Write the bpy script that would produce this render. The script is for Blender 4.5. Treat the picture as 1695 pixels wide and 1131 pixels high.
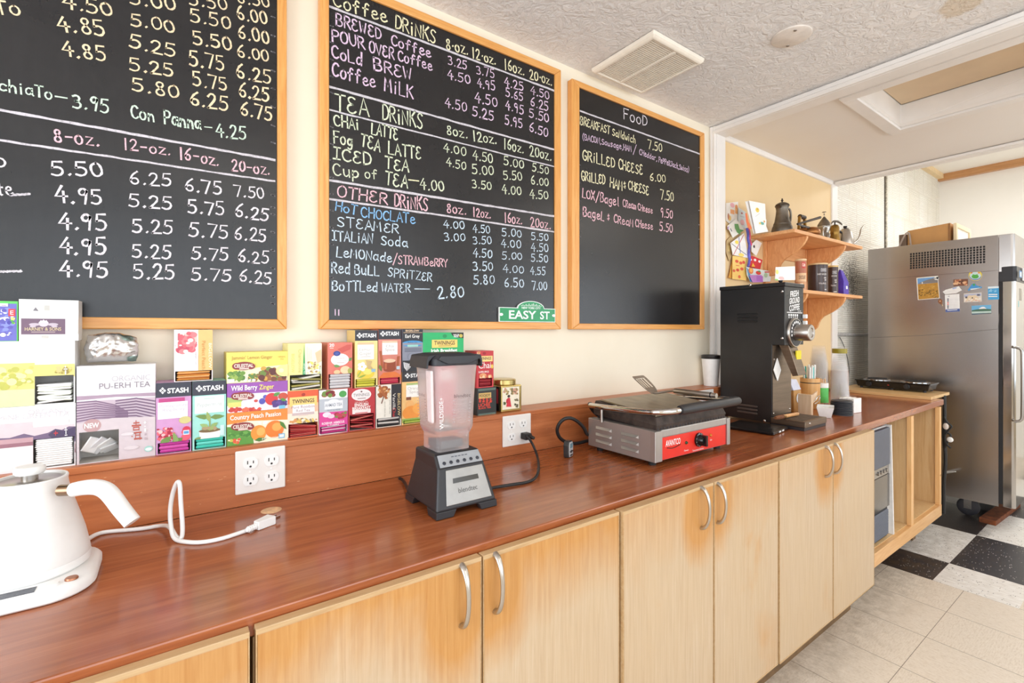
import bpy, bmesh, math, random
from mathutils import Vector, Matrix
random.seed(7)
for _o in list(bpy.data.objects):
    bpy.data.objects.remove(_o)
SC = bpy.context.scene
COL = SC.collection
PI = math.pi
# ---------------------------------------------------------------- camera
EYE = Vector((0, 0, 1.30))
YAW = math.radians(54.46)          # view direction, measured from +X (along the counter)
FPX, PCX, PCY = 787.5, 847.5, 546.0
cam = bpy.data.cameras.new('camera')
camo = bpy.data.objects.new('camera', cam)
COL.objects.link(camo)
camo.location = EYE
camo.rotation_euler = (PI / 2, 0, YAW - PI / 2)
cam.sensor_width = 36
cam.lens = FPX / 1695 * 36
cam.shift_y = -(565.5 - PCY) / 1695
cam.clip_start = .02
SC.camera = camo
# ---------------------------------------------------------------- sky, windows' daylight, exposure
SC.view_settings.view_transform = 'Standard'
SC.view_settings.look = 'None'
SC.view_settings.gamma = 1
SC.view_settings.exposure = 0.18
SC.view_settings.use_curve_mapping = False
world = bpy.data.worlds.new('sky')
SC.world = world
world.use_nodes = True
_bg = world.node_tree.nodes['Background']
_bg.inputs[0].default_value = (.80, .90, 1, 1)
_bg.inputs[1].default_value = 1.6
SC.cycles.max_bounces = 10
SC.cycles.diffuse_bounces = 6
SC.cycles.transparent_max_bounces = 48
SC.cycles.sample_clamp_indirect = 4
SC.cycles.use_denoising = True


def area_light(name, loc, rot, sx, sy, power, color):
    l = bpy.data.lights.new(name, 'AREA')
    l.shape = 'RECTANGLE'
    l.size, l.size_y, l.energy, l.color = sx, sy, power, color
    o = bpy.data.objects.new(name, l)
    o.location, o.rotation_euler = loc, rot
    COL.objects.link(o)
    return o


ROOM_X0, ROOM_X1, ROOM_Y0 = -1.75, 7.02, -2.6
# daylight entering through the shop-front windows behind the camera and through the window in the left wall
UP = math.radians(32)
area_light('daylight_shopfront', (.5, ROOM_Y0 + .03, 1.5), (PI / 2 + UP, 0, 0), 4.2, 1.7, 46, (.84, .92, 1))
area_light('daylight_shopfront', (4.9, ROOM_Y0 + .03, 1.5), (PI / 2 + UP, 0, 0), 2.6, 1.7, 38, (.84, .92, 1))
area_light('daylight_left_window', (ROOM_X0 + .03, .1, 1.45), (PI / 2 + math.radians(12), 0, -PI / 2), 1.7, 1.5, 36, (.86, .93, 1))
area_light('ceiling_light', (.6, -.9, 2.33), (0, 0, 0), 1.2, .6, 9, (1, .93, .82))
area_light('ceiling_light', (3.2, -.5, 2.31), (0, 0, 0), 1.2, .6, 9, (1, .93, .82))
area_light('ceiling_light', (5.6, .2, 2.85), (0, 0, 0), .9, .9, 24, (1, .97, .92))


# ---------------------------------------------------------------- measuring: a pixel of the photograph to a point on a known plane
def ray(px):
    u = (px - PCX) / FPX
    return (math.cos(YAW) + math.sin(YAW) * u, math.sin(YAW) - math.cos(YAW) * u)


def at(px, py, X=None, Y=None, Z=None, t=None):
    rx, ry = ray(px)
    if t is None:
        if X is not None:
            t = X / rx
        elif Y is not None:
            t = Y / ry
        else:
            t = (EYE.z - Z) * FPX / (py - PCY)
    return Vector((rx * t, ry * t, EYE.z - (py - PCY) / FPX * t))


# ---------------------------------------------------------------- colours and materials
def lin(c):
    out = []
    for v in c[:3]:
        v /= 255.0
        out.append(v / 12.92 if v <= .04045 else ((v + .055) / 1.055) ** 2.4)
    return tuple(out) + (1.0,)


class NT:
    def __init__(self, name):
        self.m = bpy.data.materials.new(name)
        self.m.use_nodes = True
        self.t = self.m.node_tree
        self.b = self.t.nodes['Principled BSDF']

    def n(self, typ, **kw):
        nd = self.t.nodes.new(typ)
        for k, v in kw.items():
            if k.startswith('i_'):
                key = k[2:]
                nd.inputs[int(key) if key.isdigit() else key.replace('_', ' ')].default_value = v
            else:
                setattr(nd, k, v)
        return nd

    def l(self, a, b):
        self.t.links.new(a, b)

    def coords(self, scale=(1, 1, 1), loc=(0, 0, 0)):
        tc = self.n('ShaderNodeTexCoord')
        mp = self.n('ShaderNodeMapping')
        mp.inputs['Scale'].default_value = scale
        mp.inputs['Location'].default_value = loc
        self.l(tc.outputs['Object'], mp.inputs['Vector'])
        return mp.outputs[0]

    def noise(self, vec, scale=5, detail=4, rough=.55, dist=0):
        nd = self.n('ShaderNodeTexNoise')
        nd.inputs['Scale'].default_value = scale
        nd.inputs['Detail'].default_value = detail
        nd.inputs['Roughness'].default_value = rough
        nd.inputs['Distortion'].default_value = dist
        self.l(vec, nd.inputs['Vector'])
        return nd.outputs['Fac']

    def ramp(self, fac, stops):
        r = self.n('ShaderNodeValToRGB')
        e = r.color_ramp.elements
        while len(e) < len(stops):
            e.new(.5)
        for el, (p, c) in zip(e, stops):
            el.position = p
            el.color = c if len(c) == 4 else lin(c)
        self.l(fac, r.inputs[0])
        return r.outputs[0]

    def mix(self, fac, a, b, mode='MIX'):
        m = self.n('ShaderNodeMix', data_type='RGBA', blend_type=mode)
        for s, v in ((m.inputs[0], fac), (m.inputs[6], a), (m.inputs[7], b)):
            if hasattr(v, 'is_output'):
                self.l(v, s)
            else:
                s.default_value = v if not isinstance(v, tuple) or len(v) == 4 else lin(v)
        return m.outputs[2]

    def math(self, op, a, b=None, clamp=False):
        m = self.n('ShaderNodeMath', operation=op, use_clamp=clamp)
        for i, v in enumerate((a, b)):
            if v is None:
                continue
            if hasattr(v, 'is_output'):
                self.l(v, m.inputs[i])
            else:
                m.inputs[i].default_value = v
        return m.outputs[0]

    def bump(self, h, strength=.3, dist=.005):
        b = self.n('ShaderNodeBump')
        b.inputs['Strength'].default_value = strength
        b.inputs['Distance'].default_value = dist
        self.l(h, b.inputs['Height'])
        self.l(b.outputs[0], self.b.inputs['Normal'])

    def set(self, **kw):
        for k, v in kw.items():
            s = self.b.inputs[k.replace('_', ' ')]
            if hasattr(v, 'is_output'):
                self.l(v, s)
            else:
                s.default_value = v
        return self.m


_mc = {}


def mat(c, rough=.5, metal=0, var=.06, scale=30, stretch=(1, 1, 1), bump=0, name=None, spec=.5, coat=0):
    """plain procedural material: a colour with a little noise in it"""
    key = (tuple(c), rough, metal, var, scale, stretch, bump, spec, coat)
    if key in _mc:
        return _mc[key]
    q = NT(name or 'surface')
    v = q.coords(stretch)
    f = q.noise(v, scale, 3)
    base = lin(c)
    lo = tuple(x * (1 - var * 1.5) for x in base[:3]) + (1,)
    hi = tuple(min(1, x * (1 + var)) for x in base[:3]) + (1,)
    q.set(Base_Color=q.ramp(f, [(.3, lo), (.7, hi)]), Roughness=rough, Metallic=metal)
    q.b.inputs['Specular IOR Level'].default_value = spec
    q.b.inputs['Coat Weight'].default_value = coat
    if bump:
        q.bump(f, bump, .002)
    _mc[key] = q.m
    return q.m


def wood(name, c1, c2, c3, stretch=(1, 12, 12), scale=4, rough=.35, spec=.5, coat=0, dist=1.5):
    q = NT(name)
    v = q.coords(stretch)
    f = q.noise(v, scale, 6, .6, dist)
    v2 = q.coords(tuple(s * 3.2 for s in stretch))
    f2 = q.noise(v2, scale * 3, 3, .6)
    col = q.ramp(f, [(.28, c1), (.5, c2), (.72, c3)])
    col = q.mix(q.math('MULTIPLY', f2, .35), col, lin(c1))
    q.set(Base_Color=col, Roughness=rough)
    q.b.inputs['Specular IOR Level'].default_value = spec
    q.b.inputs['Coat Weight'].default_value = coat
    q.bump(f2, .05, .001)
    return q.m


def steel(name, c=(175, 172, 168), rough=.28, stretch=(1, 1, 60), scale=8, streak=.12):
    q = NT(name)
    f = q.noise(q.coords(stretch), scale, 4)
    g = q.noise(q.coords((1, 1, 1)), 3.0, 4)
    base = lin(c)
    col = q.ramp(f, [(.3, tuple(x * (1 - streak) for x in base[:3]) + (1,)), (.7, base)])
    q.set(Base_Color=col, Metallic=1.0,
          Roughness=q.math('ADD', q.math('MULTIPLY', g, .06), rough - .03))
    return q.m


# ---------------------------------------------------------------- mesh building
class MB:
    def __init__(self):
        self.v, self.f, self.mi, self.sm, self.mats = [], [], [], [], []

    def slot(self, m):
        if m not in self.mats:
            self.mats.append(m)
        return self.mats.index(m)

    def add(self, vs, fs, m, smooth=False):
        b = len(self.v)
        k = self.slot(m)
        self.v += [Vector(p) for p in vs]
        for f in fs:
            self.f.append([i + b for i in f])
            self.mi.append(k)
            self.sm.append(smooth)
        return self

    def box(self, x0, x1, y0, y1, z0, z1, m):
        vs = [(x, y, z) for z in (z0, z1) for y in (y0, y1) for x in (x0, x1)]
        return self.add(vs, [(0, 2, 3, 1), (4, 5, 7, 6), (0, 1, 5, 4), (2, 6, 7, 3), (0, 4, 6, 2), (1, 3, 7, 5)], m)

    def hexa(self, bot, top, m, smooth=False):
        """bot, top: rings of n points each, counter-clockwise seen from the top"""
        n = len(bot)
        fs = [tuple(reversed(range(n))), tuple(range(n, 2 * n))]
        fs += [(i, (i + 1) % n, n + (i + 1) % n, n + i) for i in range(n)]
        return self.add(list(bot) + list(top), fs, m, smooth)

    def prism(self, poly, plane, a, b, m, smooth=False):
        """poly in 2-D, extruded from a to b along the axis the plane lacks: 'xz', 'yz' or 'xy'"""
        def p3(p, d):
            return {'xz': (p[0], d, p[1]), 'yz': (d, p[0], p[1]), 'xy': (p[0], p[1], d)}[plane]
        n = len(poly)
        fs = [tuple(range(n)), tuple(reversed(range(n, 2 * n)))]
        fs += [(i, n + i, n + (i + 1) % n, (i + 1) % n) for i in range(n)]
        return self.add([p3(p, a) for p in poly] + [p3(p, b) for p in poly], fs, m, smooth)

    def lathe(self, prof, c, m, seg=32, axis=(0, 0, 1), smooth=True, sx=1.0):
        """prof: (radius, height) pairs, from the first to the last; radius 0 closes"""
        ax = Vector(axis).normalized()
        up = Vector((1, 0, 0)) if abs(ax.x) < .9 else Vector((0, 1, 0))
        e1 = (up - ax * up.dot(ax)).normalized()
        e2 = ax.cross(e1)
        c = Vector(c)
        vs, fs = [], []
        for r, h in prof:
            for i in range(seg):
                a = 2 * PI * i / seg
                vs.append(c + ax * h + e1 * (r * math.cos(a) * sx) + e2 * (r * math.sin(a)))
        for j in range(len(prof) - 1):
            for i in range(seg):
                k = (i + 1) % seg
                fs.append((j * seg + i, j * seg + k, (j + 1) * seg + k, (j + 1) * seg + i))
        ringed = len(prof) >= 4 and min(prof[0][0], prof[-1][0]) > 1e-6 and math.hypot(prof[0][0] - prof[-1][0], prof[0][1] - prof[-1][1]) < .008
        if ringed:                       # a hollow shell: the profile closes on itself
            o = (len(prof) - 1) * seg
            fs += [(o + i, o + (i + 1) % seg, (i + 1) % seg, i) for i in range(seg)]
        elif prof[0][0] > 1e-6:
            fs.append(tuple(reversed(range(seg))))
        if prof[-1][0] > 1e-6 and not ringed:
            o = (len(prof) - 1) * seg
            fs.append(tuple(range(o, o + seg)))
        return self.add(vs, fs, m, smooth)

    def cyl(self, p0, p1, r, m, seg=20, r1=None):
        p0, p1 = Vector(p0), Vector(p1)
        d = p1 - p0
        return self.lathe([(r, 0), (r if r1 is None else r1, d.length)], p0, m, seg, d, True)

    def tube(self, pts, r, m, seg=10, smooth_pts=0, closed=False, flat=None):
        pts = [Vector(p) for p in pts]
        rs = list(r) if isinstance(r, (list, tuple)) else [r] * len(pts)
        for _ in range(smooth_pts):
            q, qr = [pts[0]], [rs[0]]
            for i in range(len(pts) - 1):
                q += [pts[i].lerp(pts[i + 1], .25), pts[i].lerp(pts[i + 1], .75)]
                qr += [rs[i] * .75 + rs[i + 1] * .25, rs[i] * .25 + rs[i + 1] * .75]
            q.append(pts[-1])
            qr.append(rs[-1])
            pts, rs = q, qr
        n = len(pts)
        vs, fs = [], []
        prev = None
        for i in range(n):
            d = (pts[min(i + 1, n - 1)] - pts[max(i - 1, 0)])
            d = d.normalized() if d.length > 1e-9 else Vector((0, 0, 1))
            if prev is None:
                up = Vector((0, 0, 1)) if abs(d.z) < .9 else Vector((1, 0, 0))
                e1 = (up - d * up.dot(d)).normalized()
            else:
                e1 = (prev - d * prev.dot(d)).normalized()
            prev = e1
            e2 = d.cross(e1)
            k = flat or 1
            for j in range(seg):
                a = 2 * PI * j / seg
                vs.append(pts[i] + e1 * (rs[i] * math.cos(a) * k) + e2 * (rs[i] * math.sin(a)))
        for i in range(n - 1):
            for j in range(seg):
                k = (j + 1) % seg
                fs.append((i * seg + j, i * seg + k, (i + 1) * seg + k, (i + 1) * seg + j))
        fs.append(tuple(reversed(range(seg))))
        fs.append(tuple(range((n - 1) * seg, n * seg)))
        return self.add(vs, fs, m, True)

    def quad(self, a, b, c, d, m):
        return self.add([a, b, c, d], [(0, 1, 2, 3)], m)

    def sphere(self, c, r, m, seg=16, rings=10, s=(1, 1, 1)):
        c = Vector(c)
        prof = [(math.sin(PI * i / rings), -math.cos(PI * i / rings)) for i in range(rings + 1)]
        b = len(self.v)
        self.lathe([(max(p[0], 0) * r, p[1] * r) for p in prof], (0, 0, 0), m, seg)
        for i in range(b, len(self.v)):
            p = self.v[i]
            self.v[i] = c + Vector((p.x * s[0], p.y * s[1], p.z * s[2]))
        return self

    def xform(self, M, start=0):
        for i in range(start, len(self.v)):
            self.v[i] = M @ self.v[i]
        return self

    def build(self, name, parent=None, bevel=0, world=True, seg=2, solid=0, weld=True):
        """links the shapes as ONE object; points are given in world coordinates unless world=False"""
        me = bpy.data.meshes.new(name)
        vs = self.v
        if parent is not None and world:
            inv = wmat(parent).inverted()
            vs = [inv @ p for p in vs]
        me.from_pydata([tuple(p) for p in vs], [], self.f)
        for m in self.mats:
            me.materials.append(m)
        me.polygons.foreach_set('material_index', self.mi)
        me.polygons.foreach_set('use_smooth', self.sm)
        me.update()
        bm = bmesh.new()
        bm.from_mesh(me)
        if weld:
            bmesh.ops.remove_doubles(bm, verts=bm.verts, dist=1e-6)
        bmesh.ops.recalc_face_normals(bm, faces=bm.faces)
        for e in bm.edges:
            if len(e.link_faces) == 2 and e.calc_face_angle(0) > .7:
                e.smooth = False
        bm.to_mesh(me)
        bm.free()
        o = bpy.data.objects.new(name, me)
        COL.objects.link(o)
        if parent is not None:
            o.parent = parent
        if solid:
            s = o.modifiers.new('thickness', 'SOLIDIFY')
            s.thickness = solid
            s.offset = -1
        if bevel:
            s = o.modifiers.new('edges', 'BEVEL')
            s.width, s.segments, s.limit_method = bevel, seg, 'ANGLE'
            s.angle_limit = math.radians(40)
            s.harden_normals = False
        return o


def wmat(o):
    m = Matrix.Translation(o.location) @ o.rotation_euler.to_matrix().to_4x4()
    while o.parent is not None:
        o = o.parent
        m = Matrix.Translation(o.location) @ o.rotation_euler.to_matrix().to_4x4() @ m
    return m


def tag(o, label, cat, group=None, kind=None):
    if label:
        o['label'] = label
    if cat:
        o['category'] = cat
    if group:
        o['group'] = group
    if kind:
        o['kind'] = kind
    return o


def thing(name, label, cat, loc=(0, 0, 0), rz=0, group=None):
    o = bpy.data.objects.new(name, None)
    o.empty_display_size = .05
    COL.objects.link(o)
    o.location = loc
    o.rotation_euler = (0, 0, rz)
    return tag(o, label, cat, group)


def struct(name, mb, bevel=0):
    o = mb.build(name, None, bevel)
    o['kind'] = 'structure'
    return o


def clone(o, loc, rz=0, label=None, group=None):
    """copy of a thing with copies of its parts and sub-parts"""
    r = o.copy()
    COL.objects.link(r)
    r.location = loc
    r.rotation_euler = (0, 0, rz)
    if label:
        r['label'] = label
    if group:
        r['group'] = group
    for ch in list(o.children):
        c = ch.copy()
        COL.objects.link(c)
        c.parent = r
        for g in list(ch.children):
            d = g.copy()
            COL.objects.link(d)
            d.parent = c
    return r


def text_mesh(s, size=1.0, bold=0.0, spacing=1.0):
    """letters of the built-in font as plain points and faces (x right, y up)"""
    cu = bpy.data.curves.new('letters', 'FONT')
    cu.body = s
    cu.size = size
    cu.offset = bold
    cu.space_character = spacing
    cu.resolution_u = 3
    o = bpy.data.objects.new('letters', cu)
    me = bpy.data.meshes.new_from_object(o)
    vs = [Vector(v.co) for v in me.vertices]
    fs = [tuple(p.vertices) for p in me.polygons]
    bpy.data.objects.remove(o)
    bpy.data.curves.remove(cu)
    bpy.data.meshes.remove(me)
    return vs, fs


_tc = {}


def put_text(mb, s, o, ex, ey, h, m, width=None, align='c', bold=0.0, spacing=1.0):
    """text on the plane at o with axes ex, ey; h = height of its letters; width squeezes it to fit"""
    key = (s, bold, spacing)
    if key not in _tc:
        _tc[key] = text_mesh(s, 1.0, bold, spacing)
    vs, fs = _tc[key]
    if not vs:
        return
    x0 = min(v.x for v in vs)
    x1 = max(v.x for v in vs)
    k = h / .70
    kx = width / (x1 - x0) if width else k
    sh = {'c': (x0 + x1) / 2, 'l': x0, 'r': x1}[align]
    o, ex, ey = Vector(o), Vector(ex), Vector(ey)
    mb.add([o + ex * ((v.x - sh) * kx) + ey * (v.y * k) for v in vs], fs, m)
# ================================================================ materials of the room
def m_plaster():
    q = NT('textured_ceiling_paint')
    v = q.coords((1, 1, 1))
    n1 = q.noise(v, 26, 6, .62, 1.6)
    n2 = q.noise(v, 9, 3, .5, .8)
    h = q.math('ADD', q.math('MULTIPLY', n2, .5), n1)
    r = q.ramp(h, [(.52, (0, 0, 0, 1)), (.86, (1, 1, 1, 1))])
    q.bump(r, .68, .008)
    sp = at(1585, 10, Z=2.38)
    d = q.n('ShaderNodeVectorMath', operation='DISTANCE')
    d.inputs[1].default_value = sp
    q.l(q.coords(), d.inputs[0])
    st = q.ramp(q.math('ADD', d.outputs['Value'], q.math('MULTIPLY', q.noise(v, 12, 2), .12)),
                [(.105, (1, 1, 1, 1)), (.125, (0, 0, 0, 1))])
    base = q.mix(q.math('MULTIPLY', n2, .25), (238, 234, 231), (228, 221, 216))
    q.set(Base_Color=q.mix(q.math('MULTIPLY', st, .8), base, (218, 200, 176)), Roughness=.85)
    return q.m


def m_wall(name, c1, c2, scale=2.0):
    q = NT(name)
    v = q.coords((1, 1, .6))
    col = q.ramp(q.noise(v, scale, 5, .6), [(.3, c1), (.7, c2)])
    q.set(Base_Color=col, Roughness=.55)
    q.bump(q.noise(q.coords((1, 1, .3)), 60, 3), .06, .002)
    return q.m


def m_brick():
    q = NT('painted_ribbed_block')
    v = q.coords()
    sep = q.n('ShaderNodeSeparateXYZ')
    q.l(v, sep.inputs[0])
    x, z = sep.outputs[0], sep.outputs[2]
    wob = q.math('MULTIPLY', q.noise(q.coords((3, 3, 12)), 5, 3), .016)
    rib = q.math('SINE', q.math('MULTIPLY', q.math('ADD', z, wob), 2 * PI / .0165))
    br = q.n('ShaderNodeTexBrick')
    br.inputs['Scale'].default_value = 1
    br.inputs['Brick Width'].default_value = .30
    br.inputs['Row Height'].default_value = .34
    br.inputs['Mortar Size'].default_value = .012
    br.inputs['Mortar Smooth'].default_value = .4
    cmb = q.n('ShaderNodeCombineXYZ')
    q.l(x, cmb.inputs[0])
    q.l(z, cmb.inputs[1])
    q.l(cmb.outputs[0], br.inputs['Vector'])
    mort = br.outputs['Fac']
    h = q.math('MULTIPLY', q.math('ADD', q.math('MULTIPLY', rib, .5), .5), q.math('SUBTRACT', 1, mort))
    # grime: dark specks low on the wall beside the shelves
    sp = q.noise(q.coords((20, 20, 34)), 4.5, 5, .75)
    big = q.noise(q.coords((1, 1, .8)), 2.3, 3)
    d = q.n('ShaderNodeVectorMath', operation='DISTANCE')
    d.inputs[1].default_value = (4.50, 1.56, 1.72)
    mp = q.n('ShaderNodeMapping')
    q.l(v, d.inputs[0])
    near = q.ramp(d.outputs['Value'], [(.06, (1, 1, 1, 1)), (.40, (0, 0, 0, 1))])
    g = q.ramp(q.math('ADD', sp, q.math('MULTIPLY', q.math('MULTIPLY', near, big), .62)), [(.68, (0, 0, 0, 1)), (.80, (1, 1, 1, 1))])
    base = q.ramp(big, [(.35, (240, 234, 222)), (.65, (248, 245, 238))])
    base = q.mix(q.math('MULTIPLY', q.math('SUBTRACT', 1, h), .34), base, (176, 166, 148))
    q.set(Base_Color=q.mix(q.math('MULTIPLY', g, .9), base, (66, 58, 50)), Roughness=.9)
    q.bump(q.math('ADD', h, q.math('MULTIPLY', sp, .4)), .55, .006)
    return q.m


def m_floor():
    q = NT('vinyl_tiles')
    v = q.coords()
    sep = q.n('ShaderNodeSeparateXYZ')
    q.l(v, sep.inputs[0])
    x, y = sep.outputs[0], sep.outputs[1]
    T, C2 = .308, .62

    def seam(c, off, w, per):
        f = q.math('FRACT', q.math('DIVIDE', q.math('ADD', c, off), per))
        a = q.math('ABSOLUTE', q.math('SUBTRACT', f, .5))
        return q.math('GREATER_THAN', a, .5 - w / per)
    ix = q.math('FLOOR', q.math('DIVIDE', q.math('ADD', x, 20 * T - 3.21), T))
    iy = q.math('FLOOR', q.math('DIVIDE', q.math('ADD', y, 20 * T - .62), T))
    par = q.math('MODULO', q.math('ADD', ix, iy), 2)
    gx, gy = q.noise(q.coords((22, 4, 1)), 9, 4, .7), q.noise(q.coords((4, 22, 1)), 9, 4, .7)
    dirx = q.mix(par, gx, gy)
    spk = q.noise(v, 130, 2, .7)
    mott = q.noise(v, 3, 4)
    beige = q.ramp(q.math('ADD', q.math('MULTIPLY', dirx, .7), q.math('MULTIPLY', spk, .3)),
                   [(.34, (196, 182, 166)), (.48, (217, 206, 192)), (.62, (226, 217, 205))])
    beige = q.mix(q.math('MULTIPLY', mott, .25), beige, (206, 190, 170))
    sx = seam(x, 20 * T - 3.21, .0014, T)
    sy = seam(y, 20 * T - .62, .0011, T)
    beige = q.mix(q.math('MULTIPLY', q.math('MAXIMUM', sx, sy), .8), beige, (96, 84, 72))
    # checkerboard behind X = 3.21
    cx = q.math('FLOOR', q.math('DIVIDE', q.math('ADD', x, 20 * C2 - 3.52), C2))
    cy = q.math('FLOOR', q.math('DIVIDE', q.math('ADD', y, 20 * C2 - .74), C2))
    odd = q.math('MODULO', q.math('ADD', cx, cy), 2)
    flk = q.n('ShaderNodeTexVoronoi')
    flk.inputs['Scale'].default_value = 60
    q.l(q.coords((1, 1.6, 1)), flk.inputs['Vector'])
    keep = q.math('GREATER_THAN', q.noise(v, 23, 2), .51)
    fl = q.math('MULTIPLY', q.math('LESS_THAN', flk.outputs['Distance'], .20), keep)
    white = q.mix(fl, q.ramp(q.noise(q.coords((8, 3, 1)), 8, 4), [(.3, (214, 209, 203)), (.7, (236, 234, 231))]), (60, 56, 56))
    dark = q.mix(fl, q.ramp(mott, [(.3, (38, 36, 40)), (.7, (52, 50, 56))]), (196, 192, 190))
    chk = q.mix(odd, white, dark)
    inside = q.math('MULTIPLY', q.math('GREATER_THAN', x, 3.21), q.math('GREATER_THAN', y, .43))
    col = q.mix(inside, beige, chk)
    # dirt swept against the cabinets' foot and below the cooler
    edge = q.ramp(q.math('ADD', y, q.math('MULTIPLY', q.noise(q.coords((1, 1, 1)), 14, 5, .7), -.18)), [(.56, (0, 0, 0, 1)), (.76, (1, 1, 1, 1))])
    dirt = q.math('MULTIPLY', edge, q.ramp(q.noise(v, 16, 5, .75), [(.35, (0, 0, 0, 1)), (.7, (1, 1, 1, 1))]))
    col = q.mix(q.math('MULTIPLY', dirt, .5), col, (104, 82, 56))
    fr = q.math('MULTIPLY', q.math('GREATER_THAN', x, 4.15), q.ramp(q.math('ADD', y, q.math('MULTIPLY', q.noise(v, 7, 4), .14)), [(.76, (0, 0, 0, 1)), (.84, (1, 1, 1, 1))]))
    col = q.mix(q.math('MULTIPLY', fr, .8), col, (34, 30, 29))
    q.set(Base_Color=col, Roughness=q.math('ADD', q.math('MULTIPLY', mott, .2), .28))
    return q.m


M_PLASTER = m_plaster()
M_WALL = m_wall('cream_wall_paint', (235, 224, 202), (241, 232, 212))
M_YELLOW = m_wall('yellow_wall_paint', (226, 196, 148), (232, 204, 158))
M_WHITE_TRIM = mat((232, 227, 222), .4, var=.03, scale=6, bump=.05, name='white_trim_paint')
M_ALC_CEIL = m_wall('smooth_ceiling_paint', (228, 221, 214), (233, 227, 221), 1.0)
M_BRICK = m_brick()
M_FAR = m_wall('white_panel_paint', (238, 233, 224), (244, 240, 233), 1.0)
M_FLOOR = m_floor()

ZC, ZA, ZF = 2.38, 2.367, 3.03       # ceilings: main, alcove, far room
YW, YB = 1.453, 1.56
XP0, XP1 = 2.345, 2.426              # partition stub / header
XQ0, XQ1 = 3.887, 3.95

struct('floor', MB().box(ROOM_X0 - .1, ROOM_X1 + .1, ROOM_Y0 - .1, 1.75, -.06, 0, M_FLOOR))
struct('wall_back', MB().box(ROOM_X0 - .1, XP1, YW, YW + .12, 0, ZC + .05, M_WALL))
struct('wall_alcove', MB().box(XP1, 3.87, YW, YW + .12, 0, ZC + .05, M_YELLOW))
struct('wall_brick', MB().box(XQ0, ROOM_X1 + .1, YB, YB + .12, 0, ZF + .1, M_BRICK))
struct('wall_right', MB().box(ROOM_X1, ROOM_X1 + .1, ROOM_Y0 - .1, YB, 0, ZF + .1, M_FAR))


def wall_with_openings(name, along, u0, u1, z1, d0, d1, holes, m):
    """a wall with rectangular window openings (u0, u1, z0, z1) cut clean through"""
    b = MB()

    def slab(a0, a1, h0, h1):
        if a1 - a0 < 1e-4 or h1 - h0 < 1e-4:
            return
        if along == 'x':
            b.box(a0, a1, d0, d1, h0, h1, m)
        else:
            b.box(d0, d1, a0, a1, h0, h1, m)
    cur = u0
    for (a0, a1, h0, h1) in holes:
        slab(cur, a0, 0, z1)
        slab(a0, a1, 0, h0)
        slab(a0, a1, h1, z1)
        cur = a1
    slab(cur, u1, 0, z1)
    return struct(name, b)


wall_with_openings('wall_front', 'x', ROOM_X0 - .1, ROOM_X1 + .1, ZF + .1, ROOM_Y0 - .1, ROOM_Y0,
                   [(-1.6, 2.6, .65, 2.35), (3.6, 6.2, .65, 2.35)], M_WALL)
wall_with_openings('wall_left', 'y', ROOM_Y0, YW, ZC + .05, ROOM_X0 - .1, ROOM_X0, [(-.75, .95, .7, 2.2)], M_WALL)

struct('ceiling', MB().box(ROOM_X0 - .1, XP0, ROOM_Y0 - .1, YW, ZC, ZC + .1, M_PLASTER))
# alcove ceiling with the framed hatch recess
HX0, HX1, HY0, HY1 = 2.54, 3.13, .10, .85
b = MB()
for (x0, x1, y0, y1) in ((XP1, HX0, ROOM_Y0, YW), (HX1, XQ0, ROOM_Y0, YW), (HX0, HX1, ROOM_Y0, HY0), (HX0, HX1, HY1, YW)):
    b.box(x0, x1, y0, y1, ZA, ZA + .02, M_ALC_CEIL)
struct('ceiling_alcove', b)
struct('ceiling_far', MB().box(XQ0, ROOM_X1 + .1, ROOM_Y0 - .1, YB + .1, ZF, ZF + .1, M_FAR))
M_HATCH = mat((214, 190, 158), .5, var=.04, scale=5, name='hatch_panel_paint')
b = MB()
w = .055
for (x0, x1, y0, y1) in ((HX0 - w, HX0, HY0 - w, HY1 + w), (HX1, HX1 + w, HY0 - w, HY1 + w), (HX0, HX1, HY0 - w, HY0), (HX0, HX1, HY1, HY1 + w)):
    b.box(x0, x1, y0, y1, ZA - .014, ZA, M_WHITE_TRIM)
for (x0, x1, y0, y1) in ((HX0 - .018, HX0, HY0, HY1), (HX1, HX1 + .018, HY0, HY1), (HX0, HX1, HY0 - .018, HY0), (HX0, HX1, HY1, HY1 + .018)):
    b.box(x0, x1, y0, y1, ZA + .001, ZA + .12, M_WHITE_TRIM)
b.box(HX0 - .02, HX1 + .02, HY0 - .02, HY1 + .02, ZA + .12, ZA + .14, M_HATCH)
struct('trim_1', b, .003)
# opening between shop and alcove: header beam, post, mouldings
b = MB()
b.box(XP0, XP1, ROOM_Y0, 1.417, 2.335, ZC + .05, M_WHITE_TRIM)
b.prism([(XP0, 2.336), (XP0 - .014, 2.336), (XP0 - .020, 2.344), (XP0 - .020, 2.352), (XP0 - .012, 2.356), (XP0 - .016, 2.372), (XP0, ZC)],
        'xz', ROOM_Y0, 1.43, M_WHITE_TRIM)
struct('trim_2', b, .002)
b = MB()
b.box(XP0, XP1, 1.417, YW, .864, ZC + .05, M_WHITE_TRIM)
b.prism([(XP0, 1.420), (XP0 - .010, 1.420), (XP0 - .016, 1.426), (XP0 - .012, 1.434), (XP0 - .018, 1.444), (XP0 - .014, YW), (XP0, YW)],
        'xy', 1.014, ZC - .003, M_WHITE_TRIM)
struct('trim_3', b, .002)
b = MB()
b.prism([(YW, 2.340), (YW - .010, 2.343), (YW - .018, 2.356), (YW - .018, ZA), (YW, ZA)], 'yz', XP1, XQ0 - .03, M_WHITE_TRIM)
struct('trim_4', b, .001)
b = MB()
b.box(3.857, XQ1, 1.442, YB + .005, 0, ZA, M_WHITE_TRIM)
struct('trim_5', b, .003)
b = MB()
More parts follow.
